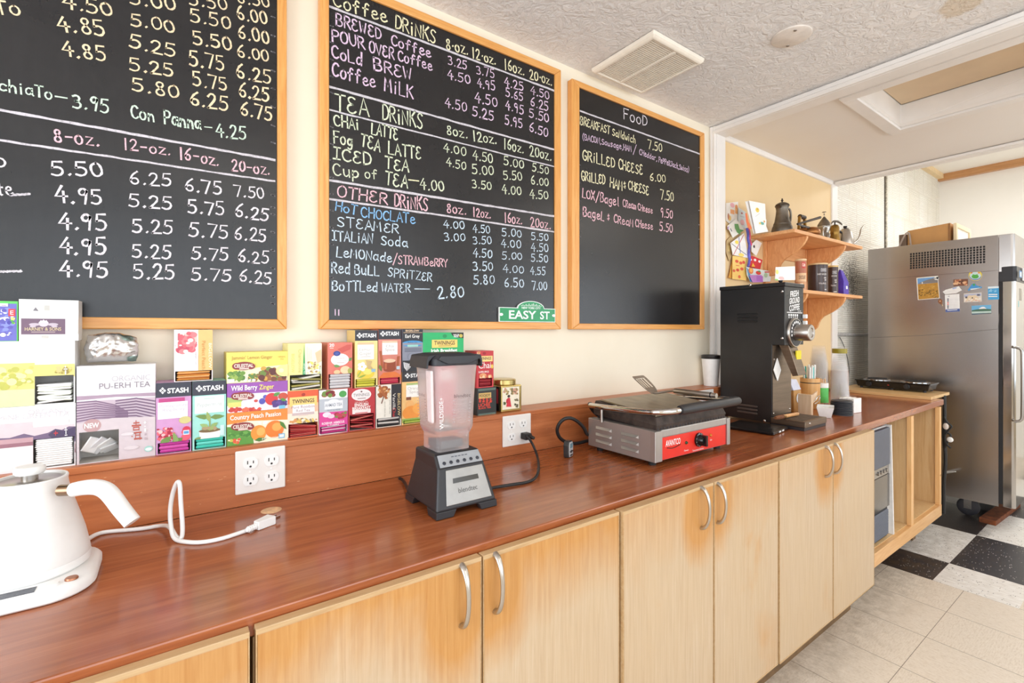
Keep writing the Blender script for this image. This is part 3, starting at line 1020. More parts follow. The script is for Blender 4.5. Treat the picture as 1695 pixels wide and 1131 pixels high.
# ================================================================ chalk handwriting: strokes on a 4 x 6 grid, '~' marks a curved stroke
GL = {
 'A': '0,0 2,6.1 4,0;.7,2.1 3.4,2.2', 'B': '.2,0 .2,6;~.2,6 3,6 3.4,4.6 2.6,3.3 .3,3.1;~.3,3.1 3.2,3 4,1.5 3,.1 .2,0',
 'C': '~3.8,5 2.6,6.1 .8,5.3 0,3 .8,.5 2.6,-.1 3.9,.9', 'D': '.3,0 .3,6;~.3,6 2.8,5.7 4,3.4 3.2,.7 .3,0',
 'E': '~3.3,5.4 2,6.1 .5,5.3 .9,3.8 2.4,3.2;~2.4,3.2 .5,2.8 .1,1.2 1.2,0 2.6,0 3.6,.8', 'F': '.4,0 .3,6 3.9,6;.4,3.2 3,3.3',
 'G': '~3.7,5 2.5,6.1 .8,5.3 0,3 .8,.5 2.4,-.1 3.6,.8 3.7,2.5;2.1,2.6 4.1,2.6', 'H': '.2,0 .2,6;3.8,0 3.8,6;.2,3 3.8,3.2',
 'I': '.6,6 3.4,6;2,6 2,0;.5,0 3.5,0', 'J': '1,6 4,6;~2.8,6 2.8,1.4 1.8,0 .4,.8', 'K': '.3,0 .3,6;3.7,6 .4,2.8;1.3,3.6 4,0', 'L': '.5,6 .4,0 3.7,0',
 'M': '0,0 .5,6 2,2 3.5,6 4,0', 'N': '.2,0 .3,6 3.7,0 3.8,6', 'O': '~2,6 .4,5 0,3 .5,.8 2,0 3.6,.9 4,3 3.5,5.2 2,6', 'P': '.3,0 .3,6;~.3,6 3.2,5.9 3.9,4.5 3,3 .4,2.8',
 'Q': '~2,6 0,3 2,0 4,3 2,6;2.4,1.6 4,-.4', 'R': '.3,0 .3,6;~.3,6 3.1,5.9 3.7,4.5 2.8,3.2 .4,3;1.6,3 4,0', 'S': '~3.6,5.2 2.2,6.1 .6,5.2 .8,3.8 3,2.6 3.7,1.2 2.2,-.1 .3,.7',
 'T': '0,6 4,6;2,6 1.9,0', 'U': '~.3,6 .2,2 1.6,0 3.4,1 3.8,3 3.8,6', 'V': '0,6 2,0 4,6', 'W': '0,6 1,0 2,4.4 3,0 4,6', 'X': '.2,0 3.8,6;.2,6 3.8,0', 'Y': '.1,6 2,3 3.9,6;2,3 1.8,0',
 'Z': '.3,6 3.8,6 .2,0 3.9,0', 'a': '~3.3,3.2 1.6,4 .2,2.4 .6,.4 2.2,.2 3.3,1.8;3.4,3.8 3.4,.6 4,0', 'b': '.4,6 .4,0;~.4,2 1.6,3.8 3.4,3 3.5,1 2,-.1 .4,.6',
 'c': '~3.4,3.2 2,4 .4,3 .3,1 1.8,0 3.5,.7', 'd': '~3.2,3 1.6,3.9 .2,2.2 .7,.3 2.2,.2 3.2,1.6;3.4,6.2 3.3,0', 'e': '~.4,2 3.4,2.2 2.9,3.8 1.2,3.8 .2,2 .9,.2 2.4,0 3.9,.9',
 'f': '~3.6,5.4 2.5,6.2 1.6,5 1.5,0;.4,3.4 3.2,3.5', 'g': '~3.2,3.2 1.6,4 .2,2.4 .8,.6 2.4,.6 3.2,2;~3.4,3.8 3.4,-.6 2,-2 .4,-1.2', 'h': '.4,6.2 .4,0;~.4,2.2 1.8,3.8 3.3,3 3.4,0',
 'i': '2,3.8 2,0;2,5.3 2.1,5.6', 'j': '~2.6,3.8 2.6,-1 1.4,-2 .3,-1;2.6,5.3 2.7,5.6', 'k': '.5,6 .5,0;3,3.8 .6,1.6;1.4,2.2 3.6,0', 'l': '1.8,6.2 1.8,.4 2.6,0', 'm': '.1,0 .2,3.8;~.2,2.4 1.2,3.9 2,3 2,0;~2,2.4 3,3.9 3.9,3 3.9,0',
 'n': '.4,0 .5,3.8;~.5,2.2 1.8,3.9 3.2,3 3.4,0', 'o': '~2,4 .4,3.2 .2,1.4 1.2,0 2.8,.1 3.7,1.8 3.2,3.5 2,4', 'p': '.5,3.8 .5,-2;~.5,2.4 1.6,3.9 3.4,3.2 3.5,1.2 2,0 .5,.6',
 'q': '~3.2,3.2 1.6,4 .2,2.2 .8,.4 2.4,.4 3.2,1.8;3.4,3.8 3.4,-2', 'r': '.6,0 .7,3.8;~.7,2 1.6,3.6 3.2,3.7', 's': '~3.2,3.4 1.8,4 .7,3.2 1.2,2.3 2.8,1.6 3.1,.6 1.8,-.1 .4,.4',
 't': '1.9,5.6 1.9,.6 2.8,0;.4,3.8 3.4,3.9', 'u': '~.5,3.8 .5,1 1.6,0 3.2,1.4;3.4,3.8 3.4,0', 'v': '.3,3.8 2,0 3.7,3.8', 'w': '~.1,3.8 .6,.2 1.4,0 2,2.6;~2,2.6 2.6,0 3.4,.2 3.9,3.8', 'x': '.4,0 3.5,3.8;.4,3.8 3.5,0',
 'y': '.4,3.8 2,.8;3.7,3.8 1.4,-2', 'z': '.4,3.8 3.5,3.8 .3,0 3.7,0',
 '0': '~2.2,5.6 .6,4.8 .2,2.8 .9,.4 2.2,0 3.6,1.2 3.8,3.2 3.2,5.2 2.2,5.6', '1': '2,6 2,0', '2': '~.4,4.6 1.4,6 3.2,5.6 3.3,3.8 1.8,1.8 .3,0;.3,0 3.9,.1', '3': '~.5,5.4 2.2,6.1 3.4,5 2.8,3.5 1.4,3.2;~1.4,3.2 3.2,3 3.8,1.4 2.4,0 .3,.4',
 '4': '2.6,6 .1,2.2 4,2.3;2.9,4 2.7,0', '5': '3.6,6 .9,5.9 .6,3.4;~.6,3.4 2.4,3.8 3.7,2.6 3.3,.8 1.8,-.1 .2,.5', '6': '~3.2,6 1.4,4.6 .3,2.2 1,.3 2.6,.1 3.6,1.4 2.8,2.9 1.2,2.8 .4,1.8', '7': '.2,6 3.9,5.9 1.6,0',
 '8': '~2.2,3.2 .7,4.3 1.2,5.8 2.8,5.9 3.3,4.6 2,3.1 .5,1.8 1,.2 2.8,0 3.7,1.4 2.2,3.2', '9': '~3.4,4.8 2.2,6 .6,5 .8,3.4 2.4,3.2 3.4,4.8;3.4,5 3,2.2 2.6,0',
 '.': '.6,.1 1.0,.5', ',': '1,.5 .4,-1', '-': '.6,2.8 3.4,2.9', '/': '.2,-1 3.8,7', '(': '~3,7 1.4,4.5 1.4,1.5 3,-1', ')': '~1,7 2.6,4.5 2.6,1.5 1,-1', '&': '~3.4,4.4 2,5.2 .9,4 2,3 3.4,1.6 2,.2 .5,1.2;2.2,6 2.1,-.4', '·': '1.2,2.6 1.6,3',
}
GW = {'.': 1.6, ',': 1.6, 'I': 3.4, 'i': 2.2, '1': 2.6, 'l': 2.6, ' ': 2.6, '(': 2.6, ')': 2.6, '·': 2.2, 'M': 4.6, 'W': 4.6, 'j': 3, 'm': 4.4, 'w': 4.4}
GO = {'1': -.6, 'I': -.2, 'i': -1, 'l': -.7, '(': -.8, ')': -.8}


def _strokes(ch):
    out = []
    for s in GL[ch].split(';'):
        cur = s.startswith('~')
        pts = [tuple(float(q) for q in p.split(',')) for p in s.lstrip('~').split()]
        if cur and len(pts) > 2:
            for _ in range(2):
                n = [pts[0]]
                for a, c in zip(pts, pts[1:]):
                    n += [(a[0] * .75 + c[0] * .25, a[1] * .75 + c[1] * .25), (a[0] * .25 + c[0] * .75, a[1] * .25 + c[1] * .75)]
                pts = n + [pts[-1]]
        out.append(pts)
    return out


def ribbon(mb, pts, w, place, m, rnd):
    """a chalk stroke: a thin ribbon with slightly uneven edges lying on the board"""
    n = len(pts)
    vs, fs = [], []
    for i, p in enumerate(pts):
        a, c = pts[max(i - 1, 0)], pts[min(i + 1, n - 1)]
        dx_, dz_ = c[0] - a[0], c[1] - a[1]
        L = math.hypot(dx_, dz_) or 1
        k = w * .5 * (1 + rnd.uniform(-.22, .22))
        ex = 0
        if i == 0:
            ex = -w * .4
        elif i == n - 1:
            ex = w * .4
        q = (p[0] + dx_ / L * ex, p[1] + dz_ / L * ex)
        vs += [place(q[0] - dz_ / L * k, q[1] + dx_ / L * k), place(q[0] + dz_ / L * k, q[1] - dx_ / L * k)]
    for i in range(n - 1):
        fs.append((2 * i, 2 * i + 1, 2 * i + 3, 2 * i + 2))
    mb.add(vs, fs, m)


def chalk_line(mb, text, a, c, h, m, w=.0042, y=0.0, seed=0):
    """text written from a to c (points on the board plane), letters h tall"""
    rnd = random.Random(sum(map(ord, text)) * 7 + seed)
    tot = sum(GW.get(ch, 4) + .9 for ch in text) - .9
    L = math.hypot(c.x - a.x, c.z - a.z)
    kx, kz = L / tot, h / 6.0
    ux, uz = (c.x - a.x) / L, (c.z - a.z) / L
    cur = 0
    for ch in text:
        if ch != ' ':
            jx, jz, js = rnd.uniform(-.15, .15), rnd.uniform(-.22, .22), rnd.uniform(.94, 1.07)
            sl = rnd.uniform(-.03, .07)
            for st in _strokes(ch):
                pts = []
                for (px, pz) in st:
                    gx = (cur + px + GO.get(ch, 0) + jx + pz * sl) * kx
                    gz = (pz * js + jz) * kz
                    pts.append((a.x + ux * gx - uz * gz, a.z + uz * gx + ux * gz))
                ribbon(mb, pts, w * rnd.uniform(.88, 1.12), lambda X, Z: (X, y, Z), m, rnd)
        cur += GW.get(ch, 4) + .9


def m_chalk(c):
    q = NT('chalk')
    f = q.noise(q.coords(), 190, 3, .7)
    base = lin(c)
    q.set(Base_Color=q.ramp(f, [(.30, tuple(x * .62 for x in base[:3]) + (1,)), (.52, base)]), Roughness=.9)
    return q.m


def m_slate():
    q = NT('chalkboard_black')
    f = q.noise(q.coords((1, 1, 1.6)), 4, 5, .65, .6)
    f2 = q.noise(q.coords((3, 3, .6)), 14, 4, .7)
    col = q.ramp(f, [(.3, (22, 20, 21)), (.7, (33, 31, 31))])
    col = q.mix(q.math('MULTIPLY', f2, .10), col, (80, 80, 82))
    q.set(Base_Color=col, Roughness=.27)
    q.b.inputs['Specular IOR Level'].default_value = .45
    return q.m


CH = {'white': m_chalk((226, 218, 224)), 'tan': m_chalk((238, 214, 176)), 'mint': m_chalk((204, 222, 204)), 'pink': m_chalk((238, 190, 200)), 'lav': m_chalk((224, 196, 220)),
      'yellow': m_chalk((238, 230, 190)), 'green': m_chalk((220, 226, 198)), 'blue': m_chalk((140, 190, 236)), 'ice': m_chalk((206, 222, 236)), 'rule': m_chalk((206, 200, 206))}
M_SLATE_BOARD = m_slate()
M_OAK_X = wood('oak_frame_rail', (206, 138, 68), (226, 162, 88), (236, 182, 112), (1.5, 30, 30), 3, .35)
M_OAK_Z = wood('oak_frame_stile', (206, 138, 68), (226, 162, 88), (236, 182, 112), (30, 30, 1.5), 3, .35)
YBF = 1.424          # front of the frames
YBS = 1.4305          # slate surface
PB = .0007


def board(name, label, ox0, ox1, ix0, ix1, z0, z1, fw):
    t = thing(name, label, 'chalkboard', ((ox0 + ox1) / 2, YW, z0))
    for (x0, x1) in ((ox0, ix0), (ix1, ox1)):
        b = MB()
        b.prism([(x0, z0) if x0 == ox0 else (x0, z0 + fw), (x1, z0 + fw) if x1 == ix0 else (x1, z0), (x1, z1 - fw) if x1 == ix0 else (x1, z1), (x0, z1) if x0 == ox0 else (x0, z1 - fw)],
                'xz', YBF, YW - .001, M_OAK_Z)
        b.build('frame_stile', t, .0025)
    MB().prism([(ox0, z0), (ox1, z0), (ix1, z0 + fw), (ix0, z0 + fw)], 'xz', YBF, YW - .001, M_OAK_X).build('frame_rail', t, .0025)
    b = MB()
    b.prism([(ix0, z1 - fw), (ix1, z1 - fw), (ox1, z1), (ox0, z1)], 'xz', YBF, YW - .001, M_OAK_X)
    b.build('frame_rail', t, .0025)
    MB().box(ix0 - .004, ix1 + .004, YBS, YW - .003, z0 + fw - .004, z1 - fw + .004, M_SLATE_BOARD).build('slate', t)
    return t


def bx(px, Y=YBF):
    return at(px, 546, Y=Y).x


ZB0, ZB1 = 1.3015, 2.332
B1 = board('menu_chalkboard', 'large oak-framed drinks menu chalkboard at the left, cut by the photo edge', -1.05, bx(475), -1.01, bx(459.3), ZB0, ZB1 + .004, .027)
B2 = board('menu_chalkboard', 'oak-framed chalkboard in the middle listing coffee, tea and other drinks', bx(530), bx(929), bx(545), bx(919), ZB0, ZB1, .027)
B3 = board('menu_chalkboard', 'narrower oak-framed food chalkboard listing sandwiches and bagels, beside the white post', bx(947), bx(1166.5), bx(959.5), bx(1160), ZB0, 2.318, .024)

# writing: region = (x offset, y offset, scale) of the close-up in which the strokes were measured
R1A, R1B = (0, 0, .28319), (0, 280, .28319)
R2A, R2B = (520, 0, .24779), (520, 270, .24779)
R3A, R3B = (930, 120, .15929), (930, 240, .15929)


def bp(R, x, y):
    return at(R[0] + x * R[2], R[1] + y * R[2], Y=YBS - PB)


def write(board_obj, items, wide):
    by = {}
    for it in items:
        by.setdefault(it[0], []).append(it[1:])
    for colr, lst in by.items():
        b = MB()
        for k, (R, text, x0, y0, x1, y1, h) in enumerate(lst):
            a, c = bp(R, x0, y0), bp(R, x1, y1)
            top = bp(R, x0, y0 - h)
            if text == '---':
                rnd = random.Random(k)
                pts = [(a.x + (c.x - a.x) * i / 40, a.z + (c.z - a.z) * i / 40 + rnd.uniform(-.0006, .0006)) for i in range(41)]
                ribbon(b, pts, h, lambda X, Z: (X, YBS - PB, Z), CH[colr], rnd)
            else:
                chalk_line(b, text, a, c, top.z - a.z, CH[colr], min(wide, max(.0028, (top.z - a.z) * .125)), YBS - PB, k)
        b.build('chalk_rule' if colr == 'rule' else 'chalk_writing', board_obj, weld=False)


T1 = [('rule', R1A, '---', -400, 570, 1605, 935, .0055), ('rule', R1A, '---', -400, 760, 1605, 1060, .0045),
      ('tan', R1A, 'To', -20, 78, 128, 92, 75)]
for (tx, x0, y0, x1, y1, h) in [('4.50', 370, 45, 665, 98, 80), ('4.85', 345, 180, 622, 210, 85), ('4.85', 370, 325, 625, 360, 85),
        ('5.00', 760, 20, 1030, 62, 75), ('5.00', 765, 148, 1025, 192, 72), ('5.25', 752, 272, 1030, 338, 75), ('5.25', 760, 408, 1018, 452, 75), ('5.80', 775, 530, 1050, 578, 75),
        ('5.50', 1110, 28, 1335, 62, 70), ('5.50', 1115, 125, 1350, 172, 72), ('5.50', 1130, 258, 1360, 296, 76), ('5.75', 1110, 380, 1315, 415, 82), ('5.75', 1130, 500, 1330, 532, 76), ('6.25', 1110, 612, 1335, 650, 82),
        ('6.50', 1390, 15, 1580, 46, 66), ('6.00', 1390, 112, 1565, 142, 74), ('6.00', 1395, 222, 1575, 258, 78), ('6.00', 1390, 330, 1575, 362, 70), ('6.25', 1385, 455, 1585, 492, 78), ('6.25', 1395, 562, 1575, 598, 80), ('6.75', 1405, 672, 1590, 708, 78)]:
    T1.append(('tan', R1A, tx, x0, y0, x1, y1, h))
T1 += [('mint', R1A, 'chiaTo', -8, 525, 308, 582, 66), ('mint', R1A, '-', 315, 590, 410, 606, 60), ('mint', R1A, '3.95', 425, 628, 640, 662, 78), ('mint', R1A, 'Con', 768, 690, 905, 712, 70), ('mint', R1A, 'Panna', 960, 722, 1175, 758, 76),
       ('mint', R1A, '-', 1190, 765, 1250, 772, 50), ('mint', R1A, '4.25', 1265, 796, 1440, 818, 74),
       ('pink', R1A, '8-oz.', 315, 828, 582, 856, 76), ('pink', R1A, '12-oz.', 720, 872, 998, 908, 62), ('pink', R1A, '16-oz.', 1045, 930, 1280, 968, 68), ('pink', R1A, '20-oz.', 1355, 996, 1578, 1022, 64),
       ('white', R1A, 'o', -40, 975, 48, 975, 80), ('white', R1B, 'te', -20, 148, 78, 152, 72), ('rule', R1B, '---', 60, 152, 172, 146, .0045), ('rule', R1B, '---', -100, 602, 122, 597, .0045),
       ('white', R1A, '5.50', 300, 1022, 606, 1036, 86)]
for (tx, x0, y0, x1, y1, h) in [('6.25', 760, 86, 1002, 102, 72), ('6.75', 1080, 128, 1300, 150, 74), ('7.50', 1370, 160, 1545, 172, 68),
        ('4.95', 330, 196, 602, 206, 90), ('5.25', 755, 216, 1008, 240, 76), ('5.75', 1100, 256, 1315, 272, 76), ('6.25', 1370, 276, 1570, 304, 74),
        ('4.95', 345, 350, 630, 358, 98), ('5.25', 775, 368, 1010, 382, 78), ('5.75', 1105, 390, 1335, 408, 76), ('6.25', 1370, 408, 1556, 426, 72),
        ('4.95', 348, 496, 622, 500, 96), ('5.25', 775, 518, 1000, 526, 76), ('5.75', 1120, 526, 1335, 536, 72), ('6.25', 1390, 542, 1570, 554, 70),
        ('4.95', 355, 630, 632, 632, 92), ('5.25', 780, 642, 1020, 640, 84), ('5.75', 1120, 648, 1352, 656, 72), ('6.25', 1395, 656, 1586, 674, 70)]:
    T1.append(('white', R1B, tx, x0, y0, x1, y1, h))
for z in (100, 210, 305, 415, 520, 625, 735, 835):
    T1.append(('rule', R1A, '---', 1586, z - 4, 1606, z + 3, .003))
for z in (155, 225, 265, 370, 475, 580, 688, 745, 788):
    T1.append(('rule', R1B, '---', 1586, z - 3, 1604, z + 2, .003))
write(B1, T1, .0058)

T2 = [('rule', R2A, '---', 106, 45, 1604, 606, .0065), ('rule', R2A, '---', 106, 580, 1604, 1000, .0065), ('rule', R2A, '---', 106, 735, 1604, 1114, .0045),
      ('rule', R2B, '---', 106, 115, 1604, 356, .0065), ('rule', R2B, '---', 106, 240, 1604, 460, .006)]
for row in '''yellow a Coffee 130 40 490 155 92|yellow a DRiNKS 540 190 812 292 88|yellow a 8·oz. 880 325 1030 368 72|yellow a 12·oz. 1055 385 1215 432 66|yellow a 16oz. 1270 462 1405 505 66|yellow a 20·oz. 1440 525 1590 572 60
lav a BREWED 145 165 450 265 76|lav a Coffee 515 300 780 384 70|lav a POUR 120 275 340 330 80|lav a OVER 370 350 535 398 76|lav a Coffee 560 402 790 472 70|lav a CoLd 120 385 322 440 82|lav a BREW 400 468 655 534 80|lav a Coffee 120 505 410 590 88|lav a MiLK 470 605 660 662 88
lav a 3.25 895 430 1020 466 56|lav a 3.75 1085 492 1205 522 56|lav a 4.25 1270 572 1400 606 58|lav a 4.50 1445 626 1572 666 56|lav a 4.50 890 526 1045 562 60|lav a 4.95 1090 582 1210 606 60|lav a 5.65 1280 642 1396 676 56|lav a 6.25 1445 706 1566 742 58
lav a 4.50 1075 682 1225 716 64|lav a 4.95 1280 732 1400 766 60|lav a 5.50 1435 782 1570 820 60|lav a 4.50 875 712 1020 748 62|lav a 5.25 1055 772 1200 808 66|lav a 5.95 1275 832 1392 856 62|lav a 6.50 1435 876 1562 916 60
green a TEA 140 735 365 778 116|green a DRiNKS 455 802 726 862 102|green a 8oz. 885 898 1025 922 62|green a 12oz. 1060 940 1220 962 64|green a 16oz. 1265 992 1400 1026 66|green a 20oz. 1440 1042 1585 1072 66
green a CHAi 135 840 302 868 74|green a LATTE 380 892 560 938 76|green a Fog 130 955 260 978 78|green a TEA 310 976 440 1012 80|green a LATTE 495 1026 715 1066 78|green a ICED 125 1060 385 1106 82|green b TEA 475 32 630 62 76|green b Cup 130 82 302 102 76|green b of 340 98 425 106 60|green b TEA 475 140 622 168 82|yellow b - 618 128 715 140 40|green b 4.00 710 176 870 188 70
green a 4.00 865 1012 1015 1042 58|green a 4.50 1060 1066 1195 1092 62|green a 5.00 1265 1098 1400 1128 56|green b 5.50 1455 52 1566 76 52|green b 4.50 882 18 1015 46 58|green b 5.00 1055 72 1202 80 60|green b 5.50 1265 110 1390 116 56|green b 6.00 1450 142 1566 152 54|green b 3.50 1055 166 1186 178 54|green b 4.00 1255 202 1385 216 58|green b 4.50 1440 236 1566 242 56
pink b OTHER 155 225 490 276 78|pink b DRiNKS 535 292 760 320 84|pink b 8oz. 885 332 1016 342 62|pink b 12oz. 1060 356 1180 370 58|pink b 16oz. 1270 396 1390 410 62|pink b 20oz. 1445 426 1580 440 60
blue b HoT 140 315 285 348 62|blue b CHOCLATe 315 358 676 406 66|ice b STEAMER 155 422 565 470 64|ice b ITALiAN 120 516 390 540 66|ice b Soda 445 546 625 562 62|ice b LeMONade 145 625 520 662 64|pink b /STRAWBeRRY 525 672 892 694 56|ice b Red 115 732 240 742 70|ice b BuLL 270 746 435 752 66|ice b SPRiTZER 490 756 785 792 58|ice b BoTTLed 120 852 425 860 66|ice b WATER 450 860 642 864 56|ice b - 648 856 790 858 30|ice b 2.80 825 906 1002 892 76|lav b 11 132 1016 172 1016 36
ice b 4.00 865 432 1006 442 52|ice b 4.50 1060 462 1176 470 54|ice b 5.00 1255 486 1386 496 52|ice b 5.50 1450 512 1566 520 50|ice b 3.00 870 520 1010 520 52|ice b 3.50 1060 540 1186 542 52|ice b 4.00 1250 562 1382 568 54|ice b 4.50 1450 590 1566 594 54
ice b 4.50 1060 626 1190 634 58|ice b 5.00 1255 642 1390 646 50|ice b 5.50 1450 656 1562 664 52|ice b 3.50 1060 716 1196 720 58|ice b 4.00 1260 732 1402 736 52|ice b 4.55 1445 746 1546 748 52|ice b 5.80 1065 810 1205 808 60|ice b 6.50 1270 830 1402 830 58|ice b 7.00 1455 848 1556 846 58'''.replace('\n', '|').split('|'):
    c_, r_, tx, x0, y0, x1, y1, h = row.split(' ')
    T2.append((c_, R2A if r_ == 'a' else R2B, tx, float(x0), float(y0), float(x1), float(y1), float(h)))
for z in (172, 282, 395, 508, 615, 845, 960, 1070):
    T2.append(('rule', R2A, '---', 108, z, 126, z + 6, .0028))
for z in (95, 205, 315, 428, 540, 650, 762):
    T2.append(('rule', R2B, '---', 108, z, 126, z + 4, .0028))
write(B2, T2, .0046)

T3 = [('rule', R3A, '---', 190, 400, 1430, 846, .0065)]
for row in '''white a FooD 640 480 886 562 106|yellow a BREAKFAST 190 540 498 642 84|yellow a SaNdwich 525 652 765 738 74|yellow a 7.50 895 792 1042 822 92|lav a (BACON,Sausage,HAM 212 695 725 826 62|lav a / 735 840 785 842 70|lav a CHeddar, 805 852 990 922 56|lav a PePPeRJack,Swiss) 1005 932 1322 1040 56
yellow b GRiLLED 215 150 552 242 104|yellow b CHEESE 590 246 838 312 100|yellow b 6.00 915 366 1082 392 80|yellow b GRiLLED 205 366 452 412 100|yellow b HAM 500 432 632 476 100|yellow b & 642 446 670 448 70|yellow b CHEESE 690 460 902 522 92|yellow b 7.50 1025 562 1162 586 96
pink b LOX/Bagel 210 545 596 638 92|pink b CReam 635 642 772 672 74|pink b CHeese 790 678 942 712 66|pink b 9.50 1025 746 1152 768 92|pink b BageL 220 736 440 788 92|pink b & 468 776 498 782 60|pink b CReaM 540 802 742 852 80|pink b CHeese 765 848 946 882 74|pink b 5.50 1015 886 1152 912 92'''.replace('\n', '|').split('|'):
    c_, r_, tx, x0, y0, x1, y1, h = row.split(' ')
    T3.append((c_, R3A if r_ == 'a' else R3B, tx, float(x0), float(y0), float(x1), float(y1), float(h)))
for z in (235, 385, 532, 680, 830, 980):
    T3.append(('rule', R3B, '---', 1422, z, 1438, z + 3, .003))
for z in (210, 395, 580, 770, 955):
    T3.append(('rule', R3B, '---', 184, z - 3, 196, z, .003))
write(B3, T3, .0050)

# green street sign leaning in the corner of the middle board
sg = thing('street_sign', 'small green EASY ST street sign in the lower right corner of the middle chalkboard', 'sign', (at(872, 530, Y=YBS).x, YBS, ZB0 + .03))
sx0, sx1 = at(826.5, 530, Y=YBS - .008).x, bx(919) - .0012
sz0, sz1 = ZB0 + .0276, at(873, 510, Y=YBS - .008).z
sh = at(878, 498.5, Y=YBS - .008).z
M_SGREEN = mat((12, 142, 82), .3, name='sign_green')
M_SWHITE = mat((240, 244, 240), .3, name='sign_white')
cx_ = sx0 + (sx1 - sx0) * .55


def sign_outline(i):
    r = (sx1 - sx0) * .24 - i
    pts = [(sx0 + i, sz0 + i), (sx1 - i, sz0 + i), (sx1 - i, sz1 - i)]
    pts += [(cx_ + r * math.cos(a), sz1 - i + (sh - sz1) * math.sin(a)) for a in [PI * k / 14 for k in range(15)]]
    return pts + [(sx0 + i, sz1 - i)]


MB().prism(sign_outline(0), 'xz', YBS - .008, YBS - .0012, M_SWHITE).build('plate', sg)
MB().prism(sign_outline(.0022), 'xz', YBS - .0084, YBS - .0079, M_SGREEN).build('face', sg)
b = MB()
put_text(b, 'EASY', (sx0 + (sx1 - sx0) * .40, YBS - .0087, sz0 + .012), (1, 0, 0), (0, 0, 1), .030, M_SWHITE, (sx1 - sx0) * .48, bold=.02)
put_text(b, 'ST', (sx0 + (sx1 - sx0) * .80, YBS - .0087, sz0 + .012), (1, 0, 0), (0, 0, 1), .029, M_SWHITE, (sx1 - sx0) * .18, bold=.02)
put_text(b, 'NEW YORK CITY', (cx_, YBS - .0087, sz1 - .0035), (1, 0, 0), (0, 0, 1), .0075, M_SWHITE, (sx1 - sx0) * .34, bold=.02)
sk = [.3, .5, .35, .7, .45, .9, .5, .8, 1.0, .6, .85, .4, .55, .3]
for i, hgt in enumerate(sk):
    xx = cx_ + (i - 6.5) * (sx1 - sx0) * .027
    zz = sz1 + .0065
    b.box(xx - .0012, xx + .0012, YBS - .0087, YBS - .0085, zz, zz + hgt * (sh - sz1) * .42, M_SWHITE)
for xx in (sx0 + .008, sx1 - .008):
    b.lathe([(0, 0), (.0052, 0), (.0052, .0003)], (xx, YBS - .0085, (sz0 + sz1) / 2), M_SWHITE, 14, (0, -1, 0), sx=1.6)
b.build('sign_lettering', sg)
# ================================================================ tea boxes on the ledge
ZA_, ZB_, ZC_, ZD_ = (0, 480, .26525), (250, 520, .22997), (440, 520, .19458), (640, 520, .19447)
YT = 1.362                              # fronts of the boxes
DEP = .076


def ink(c):
    return mat(c, .38, var=.03, scale=60, name='printed_card')


def draw(mb, R, items, y):
    """printing on a front: rectangles, ellipses, shapes, blobs and letters, each layer a hair in front of the last"""
    def P(x, z_, yy):
        return at(R[0] + x * R[2], R[1] + z_ * R[2], Y=yy)
    nb = 0
    for k, it in enumerate(items):
        yy = y - .00025 - .00007 * k - .000011 * nb
        kind = it[0]
        if kind == 'r':
            _, x0, y0, x1, y1, c = it
            a, b_ = P(x0, y0, yy), P(x1, y1, yy)
            mb.add([(a.x, yy, b_.z), (b_.x, yy, b_.z), (b_.x, yy, a.z), (a.x, yy, a.z)], [(0, 1, 2, 3)], ink(c))
        elif kind == 'e':
            _, cx, cy, rx, ry, c = it
            o = P(cx, cy, yy)
            ax, az = (P(cx + rx, cy, yy).x - o.x), (o.z - P(cx, cy + ry, yy).z)
            mb.add([(o.x + ax * math.cos(2 * PI * i / 20), yy, o.z + az * math.sin(2 * PI * i / 20)) for i in range(20)], [tuple(range(20))], ink(c))
        elif kind == 'p':
            mb.add([P(x, z_, yy) for x, z_ in it[1]], [tuple(range(len(it[1])))], ink(it[2]))
        elif kind == 'b':
            _, x0, y0, x1, y1, n, cols, r0, r1, seed = it
            rnd = random.Random(seed)
            nb += n
            for j in range(n):
                r = rnd.uniform(r0, r1)
                cx, cy = rnd.uniform(x0 + r, max(x0 + r, x1 - r)), rnd.uniform(y0 + r, max(y0 + r, y1 - r))
                o = P(cx, cy, yy - .000011 * j)
                rr = P(cx + r, cy, yy).x - o.x
                s = rnd.uniform(.7, 1.1)
                mb.add([(o.x + rr * math.cos(2 * PI * i / 12), o.y, o.z + rr * s * math.sin(2 * PI * i / 12)) for i in range(12)], [tuple(range(12))], ink(rnd.choice(cols)))
        elif kind == 't':
            _, s, cx, cy, h, c, w = it[:7]
            o = P(cx, cy, yy)
            hh = o.z - P(cx, cy + h, yy).z
            ww = P(cx + w / 2, cy, yy).x - P(cx - w / 2, cy, yy).x if w else None
            put_text(mb, s, o, (1, 0, 0), (0, 0, 1), hh, ink(c), ww, bold=it[7] if len(it) > 7 else 0)
        elif kind == 'v':                # letters running down the box
            _, s, cx, cy, h, c, L = it
            o = P(cx, cy, yy)
            hh = P(cx + h, cy, yy).x - o.x
            ll = o.z - P(cx, cy + L, yy).z
            put_text(mb, s, o, (0, 0, -1), (1, 0, 0), hh, ink(c), ll)


def diamond(cx, cy, r, c=(240, 240, 240)):
    out = []
    for (dx_, dy_) in ((0, -1), (1, 0), (0, 1), (-1, 0)):
        x, y = cx + dx_ * r * .55, cy + dy_ * r * .55
        q = r * .42
        out.append(('p', [(x, y - q), (x + q, y), (x, y + q), (x - q, y)], c))
    return out


def leaf(x, y, dx_, dy_, w, c):
    L = math.hypot(dx_, dy_)
    nx, ny = -dy_ / L * w, dx_ / L * w
    return ('p', [(x, y), (x + dx_ * .35 + nx, y + dy_ * .35 + ny), (x + dx_ * .7 + nx * .7, y + dy_ * .7 + ny * .7), (x + dx_, y + dy_), (x + dx_ * .7 - nx * .7, y + dy_ * .7 - ny * .7), (x + dx_ * .35 - nx, y + dy_ * .35 - ny)], c)


